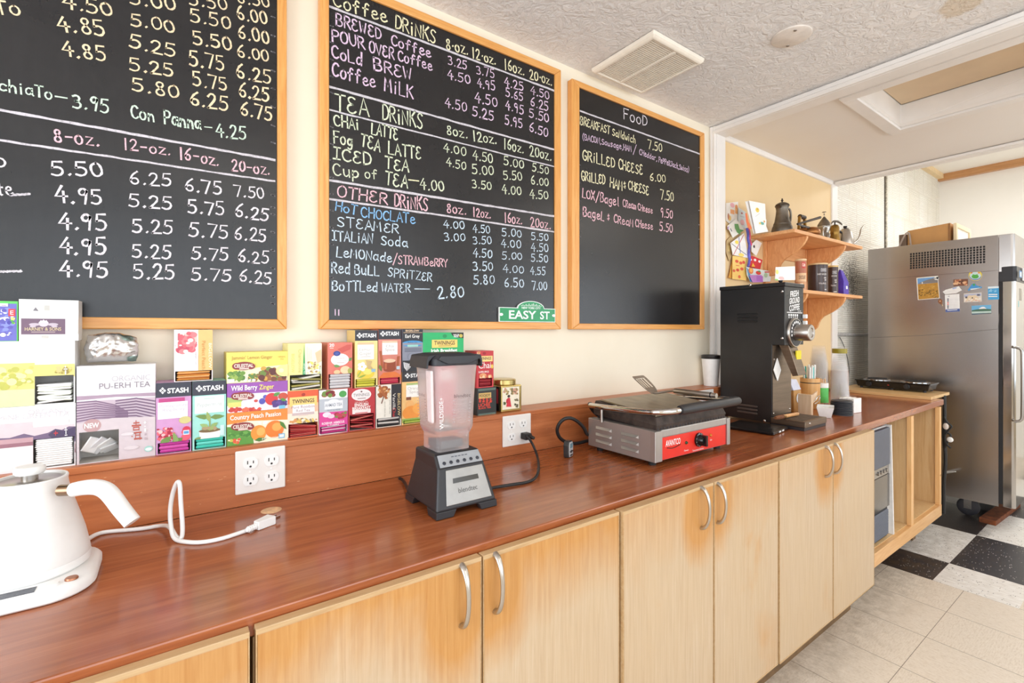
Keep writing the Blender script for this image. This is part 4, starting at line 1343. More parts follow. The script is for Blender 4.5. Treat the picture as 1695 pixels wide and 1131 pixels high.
def tea_box(label, R, x0, x1, xr, yt, yb, base, items, z0=None, hole=None, depth=DEP, side=None, yf=YT, name='tea_box'):
    """returns (thing, top height); a card carton with a tear-out opening where hole says so"""
    a = at(R[0] + x0 * R[2], 600, Y=yf).x
    c = at(R[0] + x1 * R[2], 600, Y=yf).x - .0006
    zt = at(R[0] + xr * R[2], R[1] + yt * R[2], Y=yf).z
    zb = z0 if z0 is not None else at(R[0] + xr * R[2], R[1] + yb * R[2], Y=yf).z
    t = thing(name, label, 'tea box', ((a + c) / 2, yf + depth / 2, zb))
    yb_ = yf + depth
    m = ink(base)
    ms = ink(side or tuple(int(v * .96) for v in base))
    mi = mat((206, 200, 192), .7, name='card_inside')
    w = .0009
    b = MB()
    b.box(a, a + w, yf + w, yb_, zb, zt, ms)
    b.box(c - w, c, yf + w, yb_, zb, zt, ms)
    b.box(a + w, c - w, yb_ - w, yb_, zb, zt, mi)
    b.box(a + w, c - w, yf + w, yb_ - w, zb, zb + w, mi)
    b.box(a + w, c - w, yf + w, yb_ - w, zt - w, zt, ms)
    H = None
    if hole:
        h0 = at(R[0] + hole[0] * R[2], R[1] + hole[1] * R[2], Y=yf)
        h1 = at(R[0] + hole[2] * R[2], R[1] + hole[3] * R[2], Y=yf)
        H = (max(h0.x, a + .002), min(h1.x, c - .002), max(h1.z, zb + .0015), min(h0.z, zt - .002))
        b.box(a, H[0], yf, yf + w, zb, zt, m)
        b.box(H[1], c, yf, yf + w, zb, zt, m)
        b.box(H[0], H[1], yf, yf + w, zb, H[2], m)
        b.box(H[0], H[1], yf, yf + w, H[3], zt, m)
    else:
        b.box(a, c, yf, yf + w, zb, zt, m)
    b.build('carton', t, weld=False)
    d = MB()
    its = []
    for it in items:                      # printing keeps clear of the opening and of the edges
        if it[0] == 'r' and hole and it[1] < hole[2] and it[3] > hole[0] and it[2] < hole[3] and it[4] > hole[1]:
            _, X0, Y0, X1, Y1, cc = it
            if X0 < hole[0]:
                its.append(('r', X0, Y0, hole[0], Y1, cc))
            if X1 > hole[2]:
                its.append(('r', hole[2], Y0, X1, Y1, cc))
            if Y0 < hole[1]:
                its.append(('r', max(X0, hole[0]), Y0, min(X1, hole[2]), hole[1], cc))
        else:
            its.append(it)
    draw(d, R, its, yf)
    for v in d.v:
        v.x = min(max(v.x, a + .0001), c - .0001)
        v.z = min(max(v.z, zb + .0001), zt - .0001)
    po = d.build('printed_front', t, weld=False)
    if H:
        cut_hole(po, t, H)
    return t, zt, H, (a, c, zb, zt)


def cut_hole(o, t, H):
    """trims the printing to the opening of its box"""
    x0, x1, z0, z1 = H[0] - t.location.x, H[1] - t.location.x, H[2] - t.location.z, H[3] - t.location.z
    bm = bmesh.new()
    bm.from_mesh(o.data)
    for co, no in (((x0, 0, 0), (1, 0, 0)), ((x1, 0, 0), (1, 0, 0)), ((0, 0, z0), (0, 0, 1)), ((0, 0, z1), (0, 0, 1))):
        bmesh.ops.bisect_plane(bm, geom=bm.verts[:] + bm.edges[:] + bm.faces[:], plane_co=co, plane_no=no, dist=1e-7)
    dead = []
    for f in bm.faces:
        c = f.calc_center_median()
        if x0 < c.x < x1 and z0 < c.z < z1:
            dead.append(f)
    bmesh.ops.delete(bm, geom=dead, context='FACES')
    bm.to_mesh(o.data)
    bm.free()


def sachets(label, group, H, n, cols, yf=YT, th=None, tilt=.0, seed=1, fan=0, out=.0, depth=.05):
    rnd = random.Random(seed)
    x0, x1, z0, z1 = H
    g = (z1 - z0) * .96 / n
    W = (x1 - x0) - .004
    for i in range(n):
        t = (th or g * .88)
        m = mat(cols[i % len(cols)], .45, var=.05, scale=40, name='sachet_paper')
        b = MB()
        w = W * rnd.uniform(.94, .985)
        ang = rnd.uniform(-1, 1) * tilt + fan * (i / max(n - 1, 1) - .2)
        zc = z0 + .0012 + g * (i + .5)
        if fan or tilt:
            half = abs(math.sin(ang)) * w / 2 + t / 2
            zc = min(max(zc, z0 + half + .0005), z1 - half - .0005) if half * 2 < (z1 - z0) else (z0 + z1) / 2
        e = .002
        ring = lambda s, z: [(-w / 2 + s, s, z), (w / 2 - s, s, z), (w / 2 - s, depth - s, z), (-w / 2 + s, depth - s, z)]
        b.hexa(ring(e, -t / 2), ring(0, 0), m)
        b.hexa(ring(0, 0), ring(e, t / 2), m)
        o = b.build('tea_sachet', None, world=False)
        o.location = ((x0 + x1) / 2 + rnd.uniform(-.001, .001), yf + .0006 - out * rnd.uniform(.2, 1), zc)
        o.rotation_euler = (0, -ang, 0)
        tag(o, label, 'tea bag', group)


WHT = (240, 238, 237)
GRY = (206, 202, 206)
# --- left: two stacked organic tea boxes
big = .068
j, zj, H, _ = tea_box('white tea box with a misty purple mountain picture, lowest at the left end', ZA_, -230, 474, 474, 706, 1090, WHT,
    [('r', -230, 858, 474, 1030, (214, 196, 200)), ('p', [(474, 852), (474, 945), (-230, 985), (-230, 935), (60, 925), (150, 898), (215, 912), (300, 892), (345, 868), (385, 874), (430, 852)], (112, 94, 122)),
     ('p', [(474, 852), (474, 925), (330, 932), (300, 905), (345, 868), (400, 880)], (74, 62, 92)), ('r', -230, 960, 474, 1000, (188, 150, 156)), ('r', -230, 990, 474, 1015, (150, 104, 116)), ('r', -230, 1015, 474, 1200, (233, 224, 224)),
     ('t', 'ORGANIC', 305, 772, 32, GRY, 262), ('t', 'JASMINE GREEN TEA', 170, 806, 34, GRY, 540), ('r', 205, 822, 430, 830, (226, 224, 226)),
     ('r', 408, 858, 414, 868, WHT), ('r', 402, 872, 420, 876, WHT), ('r', 409, 880, 414, 900, WHT), ('r', 404, 905, 420, 909, WHT), ('r', 345, 880, 350, 910, (190, 60, 70)), ('r', 335, 892, 362, 897, (190, 60, 70))],
    z0=ZL, hole=(207, 936, 466, 1086), depth=big)
sachets('thin white tea sachet stacked flat in the mountain-picture tea box', 'sachets in the mountain-picture tea box', H, 13, [(246, 245, 243), (238, 236, 232)], th=None, seed=3)
g, zg, H, _ = tea_box('white and yellow-green organic green tea box on top of the mountain-picture box', ZA_, -230, 470, 470, 318, 705, (243, 243, 243),
    [('r', -230, 468, 470, 640, (219, 208, 124)), ('b', -60, 470, 215, 640, 40, [(228, 214, 120), (206, 200, 104), (186, 186, 84), (238, 226, 160)], 12, 34, 5), ('b', 330, 470, 468, 532, 24, [(196, 186, 90), (156, 140, 70), (214, 196, 130)], 6, 16, 6),
     ('r', -230, 640, 470, 760, (205, 208, 164)), ('t', '100% ORGANIC', 222, 380, 34, (222, 222, 222), 425), ('t', 'GREEN TEA', 290, 420, 34, (224, 224, 224), 292), ('r', 405, 474, 412, 486, WHT), ('r', 398, 492, 420, 497, WHT), ('r', 405, 502, 413, 528, WHT)],
    z0=zj + .0003, hole=(217, 540, 466, 700), depth=big)
H2 = (H[0], H[1], H[2], H[2] + (H[3] - H[2]) * .72)
sachets('white tea sachet lying loosely in the opening of the yellow-green tea box', 'sachets in the green tea box', H2, 9, [(246, 245, 242), (236, 240, 226)], tilt=.12, seed=8)
p, zp, H, PUB = tea_box('grey-mauve pu-erh tea box with terraced field picture and a round NEW seal', ZA_, 478, 972, 725, 470, 1055, (240, 238, 239),
    [('r', 478, 700, 972, 840, (196, 178, 190))] +
    [('p', [(478, 700 + i * 17), (600, 690 + i * 15), (720, 715 + i * 11), (800, 760 + i * 5), (800, 768 + i * 5), (720, 725 + i * 11), (600, 700 + i * 15), (478, 709 + i * 17)], (132, 106, 130)) for i in range(8)] +
    [('p', [(720, 690 + i * 16), (850, 672 + i * 18), (972, 690 + i * 20), (972, 699 + i * 20), (850, 681 + i * 18), (720, 698 + i * 16)], (118, 92, 118)) for i in range(7)] +
    [('p', [(478, 835), (700, 800), (972, 790), (972, 1090), (478, 1110)], (206, 193, 197)), ('p', [(478, 665), (972, 640), (972, 662), (720, 668), (478, 692)], (168, 144, 162)),
     ('e', 575, 848, 57, 42, (186, 150, 150)), ('t', 'NEW', 572, 862, 30, (250, 248, 246), 92, .02),
     ('t', '100%', 890, 526, 26, (214, 210, 214), 98), ('t', 'ORGANIC', 820, 566, 34, (190, 184, 190), 240), ('t', 'PU-ERH TEA', 782, 612, 36, (132, 122, 132), 318), ('r', 690, 626, 940, 634, (226, 222, 226)),
     ('r', 832, 828, 870, 833, (176, 84, 70)), ('r', 822, 844, 880, 849, (176, 84, 70)), ('r', 846, 815, 851, 850, (176, 84, 70)), ('r', 832, 855, 868, 860, (176, 84, 70)), ('r', 832, 872, 868, 876, (176, 84, 70)), ('r', 830, 855, 835, 878, (176, 84, 70)), ('r', 865, 855, 870, 878, (176, 84, 70)),
     ('r', 820, 892, 828, 900, (176, 84, 70)), ('r', 820, 912, 828, 918, (176, 84, 70)), ('r', 836, 888, 882, 893, (176, 84, 70)), ('r', 843, 893, 848, 935, (176, 84, 70)), ('r', 870, 893, 875, 935, (176, 84, 70)), ('r', 836, 926, 885, 931, (176, 84, 70)), ('r', 848, 905, 870, 909, (176, 84, 70)),
     ('r', 902, 820, 907, 836, WHT), ('r', 896, 826, 914, 829, WHT), ('r', 900, 850, 910, 853, WHT), ('r', 900, 866, 912, 884, WHT), ('r', 903, 896, 915, 908, (178, 160, 166)), ('r', 903, 920, 915, 935, (178, 160, 166)),
     ('e', 795, 900, 40, 10, (220, 210, 212)), ('e', 820, 985, 46, 12, (216, 205, 208)), ('e', 927, 992, 26, 18, (160, 206, 196)), ('e', 927, 994, 20, 9, (240, 248, 246))],
    z0=ZL, hole=(494, 892, 742, 1066), depth=big)
for i, (fx, fz, ry, rx, sw) in enumerate(((.30, .52, -1.05, -.95, .034), (.46, .46, -.80, -.85, .038), (.62, .42, -.62, -.75, .036), (.72, .30, -.35, -.6, .030))):
    b = MB()
    m = mat(((240, 240, 240), (226, 226, 228), (236, 236, 234))[i % 3], .5, var=.04, scale=40, name='sachet_paper')
    ring = lambda s, z: [(-sw / 2 + s, -.015 + s, z), (sw / 2 - s, -.015 + s, z), (sw / 2 - s, .015 - s, z), (-sw / 2 + s, .015 - s, z)]
    b.hexa(ring(.002, -.0014), ring(0, 0), m)
    b.hexa(ring(0, 0), ring(.002, .0014), m)
    o = b.build('tea_sachet', None, world=False)
    o.location = (H[0] + (H[1] - H[0]) * fx, YT + .016 + .0075 * i, H[2] + (H[3] - H[2]) * fz)
    o.rotation_euler = (rx, ry, 0)
    tag(o, 'large white tea sachet standing askew in the opening of the pu-erh box', 'tea bag', 'sachets in the pu-erh tea box')
hb, _, _, _ = tea_box('white tea box with a purple label band and crest, standing above the green tea box', ZA_, 118, 492, 300, 62, 318, (240, 239, 236),
    [('r', 150, 82, 470, 86, (210, 206, 200)), ('r', 150, 300, 470, 304, (214, 210, 204)), ('r', 268, 88, 318, 165, (222, 220, 214)), ('r', 276, 96, 310, 128, (190, 188, 182)), ('b', 330, 95, 455, 160, 22, [(228, 226, 220), (220, 218, 210)], 4, 12, 4), ('p', [(205, 130), (222, 108), (240, 132)], (120, 116, 122)),
     ('r', 132, 178, 408, 277, (112, 86, 106)), ('r', 408, 178, 424, 277, (236, 234, 228)), ('r', 424, 178, 486, 277, (212, 212, 204)), ('r', 438, 194, 466, 262, (224, 224, 216)),
     ('e', 272, 210, 32, 20, (206, 196, 204)), ('p', [(244, 205), (254, 188), (263, 196), (272, 183), (281, 196), (291, 188), (300, 205)], (214, 204, 212)), ('e', 215, 216, 34, 9, (190, 176, 188)), ('e', 330, 216, 34, 9, (190, 176, 188)), ('e', 205, 228, 20, 6, (190, 176, 188)), ('e', 340, 228, 20, 6, (190, 176, 188)),
     ('t', 'HARNEY & SONS', 270, 254, 20, (206, 188, 150), 228, .015), ('r', 195, 260, 345, 266, (170, 150, 150)), ('r', 258, 284, 300, 298, (200, 196, 190))],
    z0=zg + .0003, depth=.052)
tea_box('purple and green printed tea packet standing left of the crested white box', ZA_, -120, 114, 40, 70, 322, (92, 196, 92),
    [('r', -120, 82, 104, 318, (104, 104, 186)), ('b', -10, 100, 95, 310, 34, [(232, 232, 244), (70, 66, 160), (130, 140, 214), (90, 84, 170)], 6, 24, 9), ('r', 52, 118, 96, 165, (206, 60, 70)), ('t', 'E', 74, 155, 26, (250, 240, 240), 0), ('b', 60, 165, 96, 220, 8, [(230, 220, 120), (90, 170, 70)], 6, 12, 2), ('r', 0, 84, 50, 104, (226, 222, 236)), ('r', 10, 96, 40, 100, (120, 60, 120))],
    z0=zg + .0003, depth=.045, side=(70, 180, 80))
# crumpled foil pouch on the pu-erh box
def m_foil():
    q = NT('printed_foil')
    f = q.noise(q.coords(), 34, 3)
    g_ = q.ramp(q.noise(q.coords((1, 1, 1.4)), 22, 1), [(.60, (0, 0, 0, 1)), (.64, (1, 1, 1, 1))])
    q.set(Base_Color=q.mix(q.math('MULTIPLY', g_, .75), (214, 212, 210), (70, 116, 108)), Metallic=.9, Roughness=.24)
    q.bump(f, .25, .004)
    return q.m


a = at(505 * .26525, 600, Y=YT).x
c = at(868 * .26525, 600, Y=YT).x
zt = at(690 * .26525, 480 + 256 * .26525, Y=YT).z
z0 = zp + .0004
rnd = random.Random(11)
b = MB()
NX, NZ = 22, 14
mf = m_foil()
grid = {}
vs, fs = [], []
jit = [[(rnd.uniform(-1, 1), rnd.uniform(-1, 1), rnd.uniform(-1, 1)) for _ in range(NZ + 1)] for _ in range(NX + 1)]
for sgn in (-1, 1):
    for i in range(NX + 1):
        for k in range(NZ + 1):
            u, w = i / NX, k / NZ
            bul = (max(0, (4 * u * (1 - u))) ** .55) * (max(0, 4 * w * (1 - w)) ** .5)
            jx, jy, jz = jit[i][k]
            edge = .004 if 0 < w < 1 else 0
            cu, cw = u - .5, w - .5
            x = (a + c) / 2 + (c - a) * cu * (1 - .10 * abs(cw) * 2 * abs(cu) * 2) + jx * .0022
            z = z0 + .0035 + (zt - z0 - .005) * (w - .0 * u) * (1 - .12 * max(0, u - .5)) * (.94 + .06 * math.cos(cu * 5)) + (jz * .0014 if k > 0 else abs(jz) * .001)
            y = YT + .034 + sgn * (.022 * bul + jy * .0028 * bul ** .3) + (0 if bul > .01 else 0)
            vs.append((x, y, z))
n1 = (NX + 1) * (NZ + 1)
for sidx in range(2):
    for i in range(NX):
        for k in range(NZ):
            o = sidx * n1
            q4 = (o + i * (NZ + 1) + k, o + (i + 1) * (NZ + 1) + k, o + (i + 1) * (NZ + 1) + k + 1, o + i * (NZ + 1) + k + 1)
            fs.append(q4 if sidx == 0 else tuple(reversed(q4)))
b.add(vs, fs, mf, False)
fo = b.build('foil_pouch', None)
fo.modifiers.new('s', 'SUBSURF').levels = 1
fo.modifiers['s'].render_levels = 1
tag(fo, 'crumpled silver foil pouch with green print lying on the pu-erh tea box', 'pouch')

# --- the two upright boxes and the one across them
NAVY = (50, 50, 64)
s1, zs1, H, _ = tea_box('pink-purple upright tea box with dark top and pomegranate picture', ZB_, 35, 291, 162, 492, 1000, (204, 150, 196),
    [('r', 30, 470, 296, 588, NAVY)] + diamond(83, 552, 26) + [('t', 'STASH', 194, 566, 34, (245, 245, 245), 152, .03), ('r', 56, 612, 243, 634, (186, 64, 126)), ('r', 48, 640, 264, 742, (246, 240, 245)), ('t', 'Pomegranate', 163, 668, 22, (196, 188, 200), 200, .01), ('t', 'Raspberry', 165, 697, 22, (196, 188, 200), 160, .01),
     ('b', 40, 810, 180, 930, 60, [(196, 44, 70), (224, 96, 110), (240, 190, 190), (170, 30, 60)], 8, 18, 12), ('b', 215, 790, 290, 930, 14, [(206, 50, 80), (224, 90, 110)], 16, 30, 3), ('e', 245, 762, 44, 26, (206, 196, 130)), leaf(60, 950, 90, -70, 26, (110, 140, 70)), leaf(140, 950, 90, -60, 26, (96, 128, 60)), leaf(190, 940, -30, -90, 20, (130, 160, 90)), ('r', 232, 838, 275, 866, (224, 232, 240)), ('r', 236, 844, 271, 860, (90, 150, 200))],
    z0=ZL, hole=(48, 932, 284, 990))
sachets('magenta tea sachet showing at the foot of the pomegranate tea box', 'sachets in the pomegranate tea box', H, 3, [(190, 60, 150), (206, 84, 166)], seed=5)
s2, zs2, H, _ = tea_box('mint-green upright tea box with dark top and a potted mint picture', ZB_, 298, 542, 420, 482, 972, (156, 216, 204),
    [('r', 290, 450, 548, 574, NAVY)] + diamond(346, 537, 26) + [('t', 'STASH', 447, 548, 34, (245, 245, 245), 148, .03), ('r', 315, 596, 525, 702, (240, 247, 244)), ('r', 380, 604, 460, 610, (200, 216, 210)), ('t', 'Peppermint', 422, 663, 27, (188, 196, 194), 178, .01),
     ('p', [(345, 838), (500, 838), (488, 930), (356, 930)], (240, 238, 234)), ('e', 422, 838, 78, 14, (120, 96, 60)), ('r', 418, 730, 428, 838, (140, 160, 80)), leaf(422, 745, -105, -10, 18, (112, 140, 70)), leaf(424, 745, 105, -12, 18, (112, 140, 70)), leaf(422, 780, -20, -80, 16, (150, 170, 96)), leaf(420, 820, -70, -26, 18, (150, 180, 110)), leaf(426, 820, 56, -40, 16, (140, 170, 100)), ('b', 360, 805, 480, 840, 16, [(150, 170, 100), (170, 150, 110)], 8, 16, 3), leaf(310, 925, 50, -40, 18, (130, 150, 90)), ('r', 498, 800, 526, 870, (200, 226, 226))],
    z0=ZL, hole=(312, 905, 536, 965))
sachets('turquoise tea sachet showing at the foot of the peppermint tea box', 'sachets in the peppermint tea box', H, 3, [(60, 190, 170), (100, 206, 190)], seed=6)
zz = max(zs1, zs2) + .0003
pp, _, H, _ = tea_box('tea box with peach halves picture and an orange band, on top of two upright boxes', ZB_, 166, 446, 306, 113, 488, (240, 226, 226),
    [('r', 340, 100, 450, 402, (230, 186, 116)), ('b', 172, 112, 338, 300, 26, [(206, 92, 104), (224, 124, 128), (240, 190, 180), (190, 70, 90)], 24, 48, 15), ('b', 172, 118, 330, 300, 12, [(248, 226, 214), (214, 90, 100)], 10, 20, 16), ('r', 172, 300, 338, 400, (246, 238, 240))] +
    [('p', [(180 + 22 * i, 395), (196 + 20 * i, 305), (206 + 20 * i, 305), (194 + 22 * i, 395)], (226, 214, 220)) for i in range(6)] +
    [('v', 'Perfect Peach', 366, 296, 26, (200, 140, 60), 205), ('v', 'BIGELOW', 416, 300, 22, (252, 240, 214), 180), ('v', 'HERBAL TEA', 318, 320, 9, (150, 140, 146), 90), ('r', 176, 130, 192, 245, (244, 230, 232))],
    z0=zz, hole=(170, 414, 440, 482))
sachets('orange foil tea sachet fanned in the opening of the peach-picture tea box', 'sachets in the peach-picture tea box', H, 7, [(226, 160, 84), (190, 116, 56), (240, 200, 140)], tilt=.04, seed=9)


def plaque(x, y):
    return [('e', x + 80, y + 28, 82, 26, (238, 226, 200)), ('e', x + 30, y + 30, 34, 25, (140, 52, 54)), ('e', x + 80, y + 28, 77, 30, (140, 52, 54)), ('e', x + 130, y + 30, 32, 22, (140, 52, 54)), ('t', 'CELESTIAL', x + 80, y + 38, 24, (244, 236, 224), 138, .02), ('r', x + 48, y + 44, x + 116, y + 51, (226, 200, 190))]


NG = [(110, 150, 60), (150, 176, 80), (86, 130, 56)]
c3, zc3, _, _ = tea_box('orange and green tea box with two peaches, lowest of three wide boxes', ZB_, 546, 985, 765, 697, 925, (232, 140, 58),
    [('p', [(546, 800), (700, 770), (985, 760), (985, 960), (546, 960)], (244, 236, 210)), ('p', [(546, 815), (640, 812), (730, 850), (740, 960), (546, 960)], (92, 152, 62)), ('b', 550, 838, 720, 890, 60, [(70, 130, 50), (110, 170, 76), (86, 146, 56)], 8, 14, 3), ('b', 550, 890, 650, 940, 18, [(220, 90, 60), (240, 226, 200), (190, 190, 80)], 7, 14, 4),
     ('e', 775, 856, 56, 56, (236, 148, 56)), ('e', 790, 846, 30, 30, (246, 176, 92)), ('e', 890, 828, 66, 62, (236, 126, 46)), ('e', 905, 812, 34, 30, (248, 168, 84)), leaf(745, 910, 90, -16, 14, (70, 120, 50)), leaf(925, 770, 50, 60, 14, (80, 130, 50)), leaf(800, 790, 46, -16, 12, (244, 244, 236)), leaf(800, 788, -30, -8, 10, (238, 236, 226)),
     ('t', 'Country Peach Passion', 757, 748, 32, (252, 246, 236), 366, .02), ('t', 'peppermint', 860, 896, 14, (252, 240, 220), 120), ('r', 918, 862, 962, 890, (120, 180, 214)), ('r', 924, 868, 956, 884, (226, 240, 246))] + plaque(580, 782),
    z0=ZL)
c2, zc2, _, _ = tea_box('purple and white berry tea box, middle of three wide boxes', ZB_, 547, 985, 765, 490, 700, (152, 84, 172),
    [('p', [(547, 610), (700, 572), (985, 556), (985, 720), (547, 720)], (232, 226, 238)), ('p', [(547, 600), (660, 620), (640, 650), (547, 664)], (170, 196, 110)), ('r', 555, 640, 650, 668, (216, 214, 120)), ('b', 555, 666, 800, 715, 40, [(214, 76, 60), (226, 110, 80), (196, 60, 56)], 10, 18, 8),
     ('e', 755, 625, 14, 10, (206, 80, 70)), ('e', 800, 628, 23, 22, (84, 84, 176)), ('e', 822, 596, 16, 14, (96, 92, 180)), ('e', 868, 612, 46, 44, (210, 60, 62)), ('e', 950, 592, 34, 26, (196, 80, 60)), ('b', 865, 612, 982, 682, 26, [(84, 56, 130), (104, 74, 150), (70, 46, 110)], 12, 18, 9), leaf(880, 590, 50, -26, 14, (90, 146, 70)), leaf(930, 610, 46, 14, 12, (90, 146, 70)),
     ('t', 'Wild Berry', 672, 548, 36, (252, 248, 252), 190, .02), ('t', 'Zinger', 832, 540, 34, (248, 232, 110), 106, .01), ('t', 'caffeine free', 872, 684, 12, (250, 246, 250), 90), ('r', 922, 658, 964, 684, (120, 190, 220))] + plaque(580, 562),
    z0=zc3 + .0003)
c1, zc1, _, _ = tea_box('yellow tea box with a herb picture, topmost of three wide boxes', ZB_, 544, 986, 765, 273, 494, (238, 220, 104),
    [('p', [(544, 430), (700, 392), (986, 362), (986, 500), (544, 500)], (240, 236, 196)), ('b', 548, 405, 680, 490, 46, NG, 10, 20, 13), ('b', 690, 420, 800, 490, 30, [(96, 130, 60), (214, 190, 80), (150, 110, 60)], 8, 18, 14), ('b', 770, 370, 985, 492, 60, [(120, 70, 44), (150, 90, 50), (96, 46, 40), (206, 160, 70), (110, 136, 60)], 12, 26, 17), ('e', 960, 406, 60, 42, (238, 230, 150)), ('e', 938, 406, 17, 15, (222, 222, 190)), ('b', 660, 462, 760, 492, 8, [(246, 236, 220)], 7, 11, 3),
     ('t', "Jammin' Lemon Ginger", 730, 324, 24, (170, 120, 60), 294), ('t', 'HERBAL', 942, 312, 10, (190, 150, 60), 54), ('t', 'TEA', 942, 330, 10, (190, 150, 60), 26), ('r', 556, 470, 600, 492, (236, 244, 236))] + plaque(588, 346),
    z0=zc2 + .0003)

# --- middle group
BL, WH = (40, 38, 46), (244, 242, 240)
ro, zro, H, _ = tea_box('orange rooibos tea box with a yellow name band, under the chamomile box', ZC_, 184, 449, 316, 650, 1035, (232, 120, 76),
    [('p', [(184, 640), (449, 625), (449, 720), (184, 730)], (222, 92, 50)), ('r', 184, 772, 449, 850, (240, 186, 156)), ('r', 184, 850, 449, 1050, (244, 224, 204)), ('e', 320, 686, 16, 14, (170, 50, 34)), ('r', 203, 712, 436, 772, (242, 206, 122)), ('t', 'TWININGS', 320, 755, 32, (54, 44, 40), 188, .02), ('r', 228, 778, 415, 836, (246, 240, 240)),
     ('t', 'Pure Rooibos', 318, 800, 24, (150, 116, 126), 196), ('t', 'Red Tea', 318, 830, 22, (150, 116, 126), 116), ('r', 224, 846, 412, 850, (200, 180, 180)), ('r', 280, 858, 360, 862, (220, 200, 190)), ('b', 200, 880, 440, 936, 50, [(246, 236, 214), (224, 190, 90), (150, 130, 100), (214, 150, 90)], 8, 16, 20)],
    z0=ZL, hole=(192, 940, 444, 1034))
sachets('red tea sachet fanned out at the foot of the rooibos tea box', 'sachets in the rooibos tea box', H, 9, [(216, 92, 86), (232, 130, 120), (196, 66, 70)], fan=-.22, seed=14, th=.0021)
ch, zch, H, _ = tea_box('pale yellow chamomile tea box with a thin green wedge, on top of the rooibos box', ZC_, 188, 478, 330, 250, 650, (238, 228, 150),
    [('r', 335, 230, 480, 526, (238, 234, 214)), ('p', [(326, 252), (338, 526), (312, 526)], (36, 160, 90)), ('b', 345, 400, 470, 522, 60, [(250, 250, 244), (240, 216, 110), (226, 220, 180), (170, 140, 90)], 6, 14, 22), ('p', [(420, 330), (470, 300), (478, 400), (440, 420)], (220, 196, 156)), ('r', 350, 280, 352, 400, (200, 190, 150)), ('r', 366, 290, 368, 400, (200, 190, 150)), ('r', 384, 300, 386, 390, (200, 190, 150)),
     ('v', 'Chamomile', 278, 400, 28, (200, 190, 120), 200), ('v', 'BIGELOW', 218, 420, 26, (226, 214, 120), 160), ('v', 'HERBAL TEA', 322, 466, 10, (246, 250, 246), 90), ('v', 'decaf', 456, 480, 14, (110, 170, 130), 60)],
    z0=zro + .0003, hole=(204, 522, 470, 640))
sachets('silver and olive foil tea sachet sticking out of the chamomile tea box', 'sachets in the chamomile tea box', H, 5, [(224, 222, 214), (170, 160, 90), (206, 206, 200), (150, 146, 90)], tilt=.16, seed=17, out=.012, th=.0046)
ah, zah, H, _ = tea_box('grey and magenta fruit tea box with rosehips on its top third', ZC_, 453, 698, 575, 643, 1005, (240, 238, 238),
    [('b', 470, 640, 600, 716, 14, [(150, 50, 50), (170, 70, 60), (120, 36, 40), (110, 140, 60)], 16, 30, 25), ('e', 655, 680, 32, 28, (80, 160, 80)), ('r', 453, 728, 698, 834, (184, 190, 198)), ('r', 500, 745, 655, 800, (232, 234, 238)), ('e', 577, 750, 50, 26, (232, 234, 238)), ('t', 'AHMAD TEA', 577, 785, 26, (150, 156, 168), 146, .02), ('t', 'FRUIT & HERB', 577, 822, 12, (120, 126, 140), 110), ('p', [(453, 840), (698, 822), (698, 1010), (453, 1020)], (214, 66, 146)),
     ('e', 520, 858, 36, 22, (246, 220, 232)), ('e', 556, 870, 30, 18, (240, 200, 220)), ('b', 570, 825, 695, 900, 16, [(160, 40, 60), (190, 60, 80), (120, 130, 70)], 12, 24, 28), ('t', 'ROSEHIP, HIBISCUS', 574, 934, 19, (252, 240, 248), 192, .02), ('t', '& CHERRY', 574, 958, 18, (252, 240, 248), 100, .02)],
    z0=ZL, hole=(462, 962, 690, 1006))
sachets('magenta tea sachet at the foot of the grey and magenta tea box', 'sachets in the grey and magenta tea box', H, 6, [(206, 70, 140), (180, 50, 120), (240, 220, 230)], tilt=.04, seed=24)
r20, _, H, _ = tea_box('salmon-red tea box marked 20 with a blue seal', ZC_, 527, 738, 630, 243, 634, (216, 116, 100),
    [('t', '20', 561, 278, 26, (250, 240, 236), 42, .02), ('r', 545, 288, 576, 292, (246, 226, 220)), ('p', [(610, 300), (690, 262), (728, 260), (720, 300), (650, 330)], (200, 86, 76)), ('e', 631, 388, 76, 52, (248, 242, 240)), ('t', 'Peach', 634, 382, 16, (226, 180, 176), 70), ('t', 'Green Tea', 636, 404, 14, (226, 190, 184), 96), ('r', 604, 412, 668, 416, (214, 190, 186)), ('e', 605, 336, 30, 22, (46, 60, 140)), ('e', 605, 336, 18, 12, (70, 86, 160)), leaf(575, 440, 60, 6, 13, (110, 150, 80)), leaf(706, 400, 26, -30, 12, (96, 140, 70)), ('e', 676, 476, 42, 34, (246, 208, 168)), ('e', 606, 494, 28, 18, (240, 196, 150)), ('e', 716, 482, 20, 24, (170, 170, 90))],
    z0=zah + .0003, hole=(532, 514, 728, 628), side=(220, 128, 106))
sachets('silver tea sachet stacked in the opening of the salmon-red tea box', 'sachets in the salmon-red tea box', H, 5, [(212, 210, 212), (196, 194, 198)], seed=31)
en, zen, H, _ = tea_box('deep red English breakfast tea box with a white oval name plate', ZC_, 702, 931, 815, 628, 975, (188, 58, 64),
    [('e', 814, 688, 83, 50, (244, 240, 238)), ('e', 814, 690, 76, 44, (236, 230, 230)), ('t', 'TWININGS', 814, 700, 26, (120, 110, 112), 136), ('e', 814, 660, 8, 7, (120, 90, 90)), ('r', 780, 716, 850, 719, (180, 160, 160)), ('t', '100% BLACK TEA', 814, 754, 11, (240, 210, 200), 110), ('t', 'ENGLISH', 814, 784, 26, (250, 240, 236), 116, .03), ('t', 'BREAKFAST', 814, 812, 24, (250, 240, 236), 154, .03), ('r', 736, 820, 892, 838, (240, 226, 224)), ('r', 760, 842, 866, 846, (214, 130, 130))],
    z0=ZL, hole=(712, 862, 920, 970))
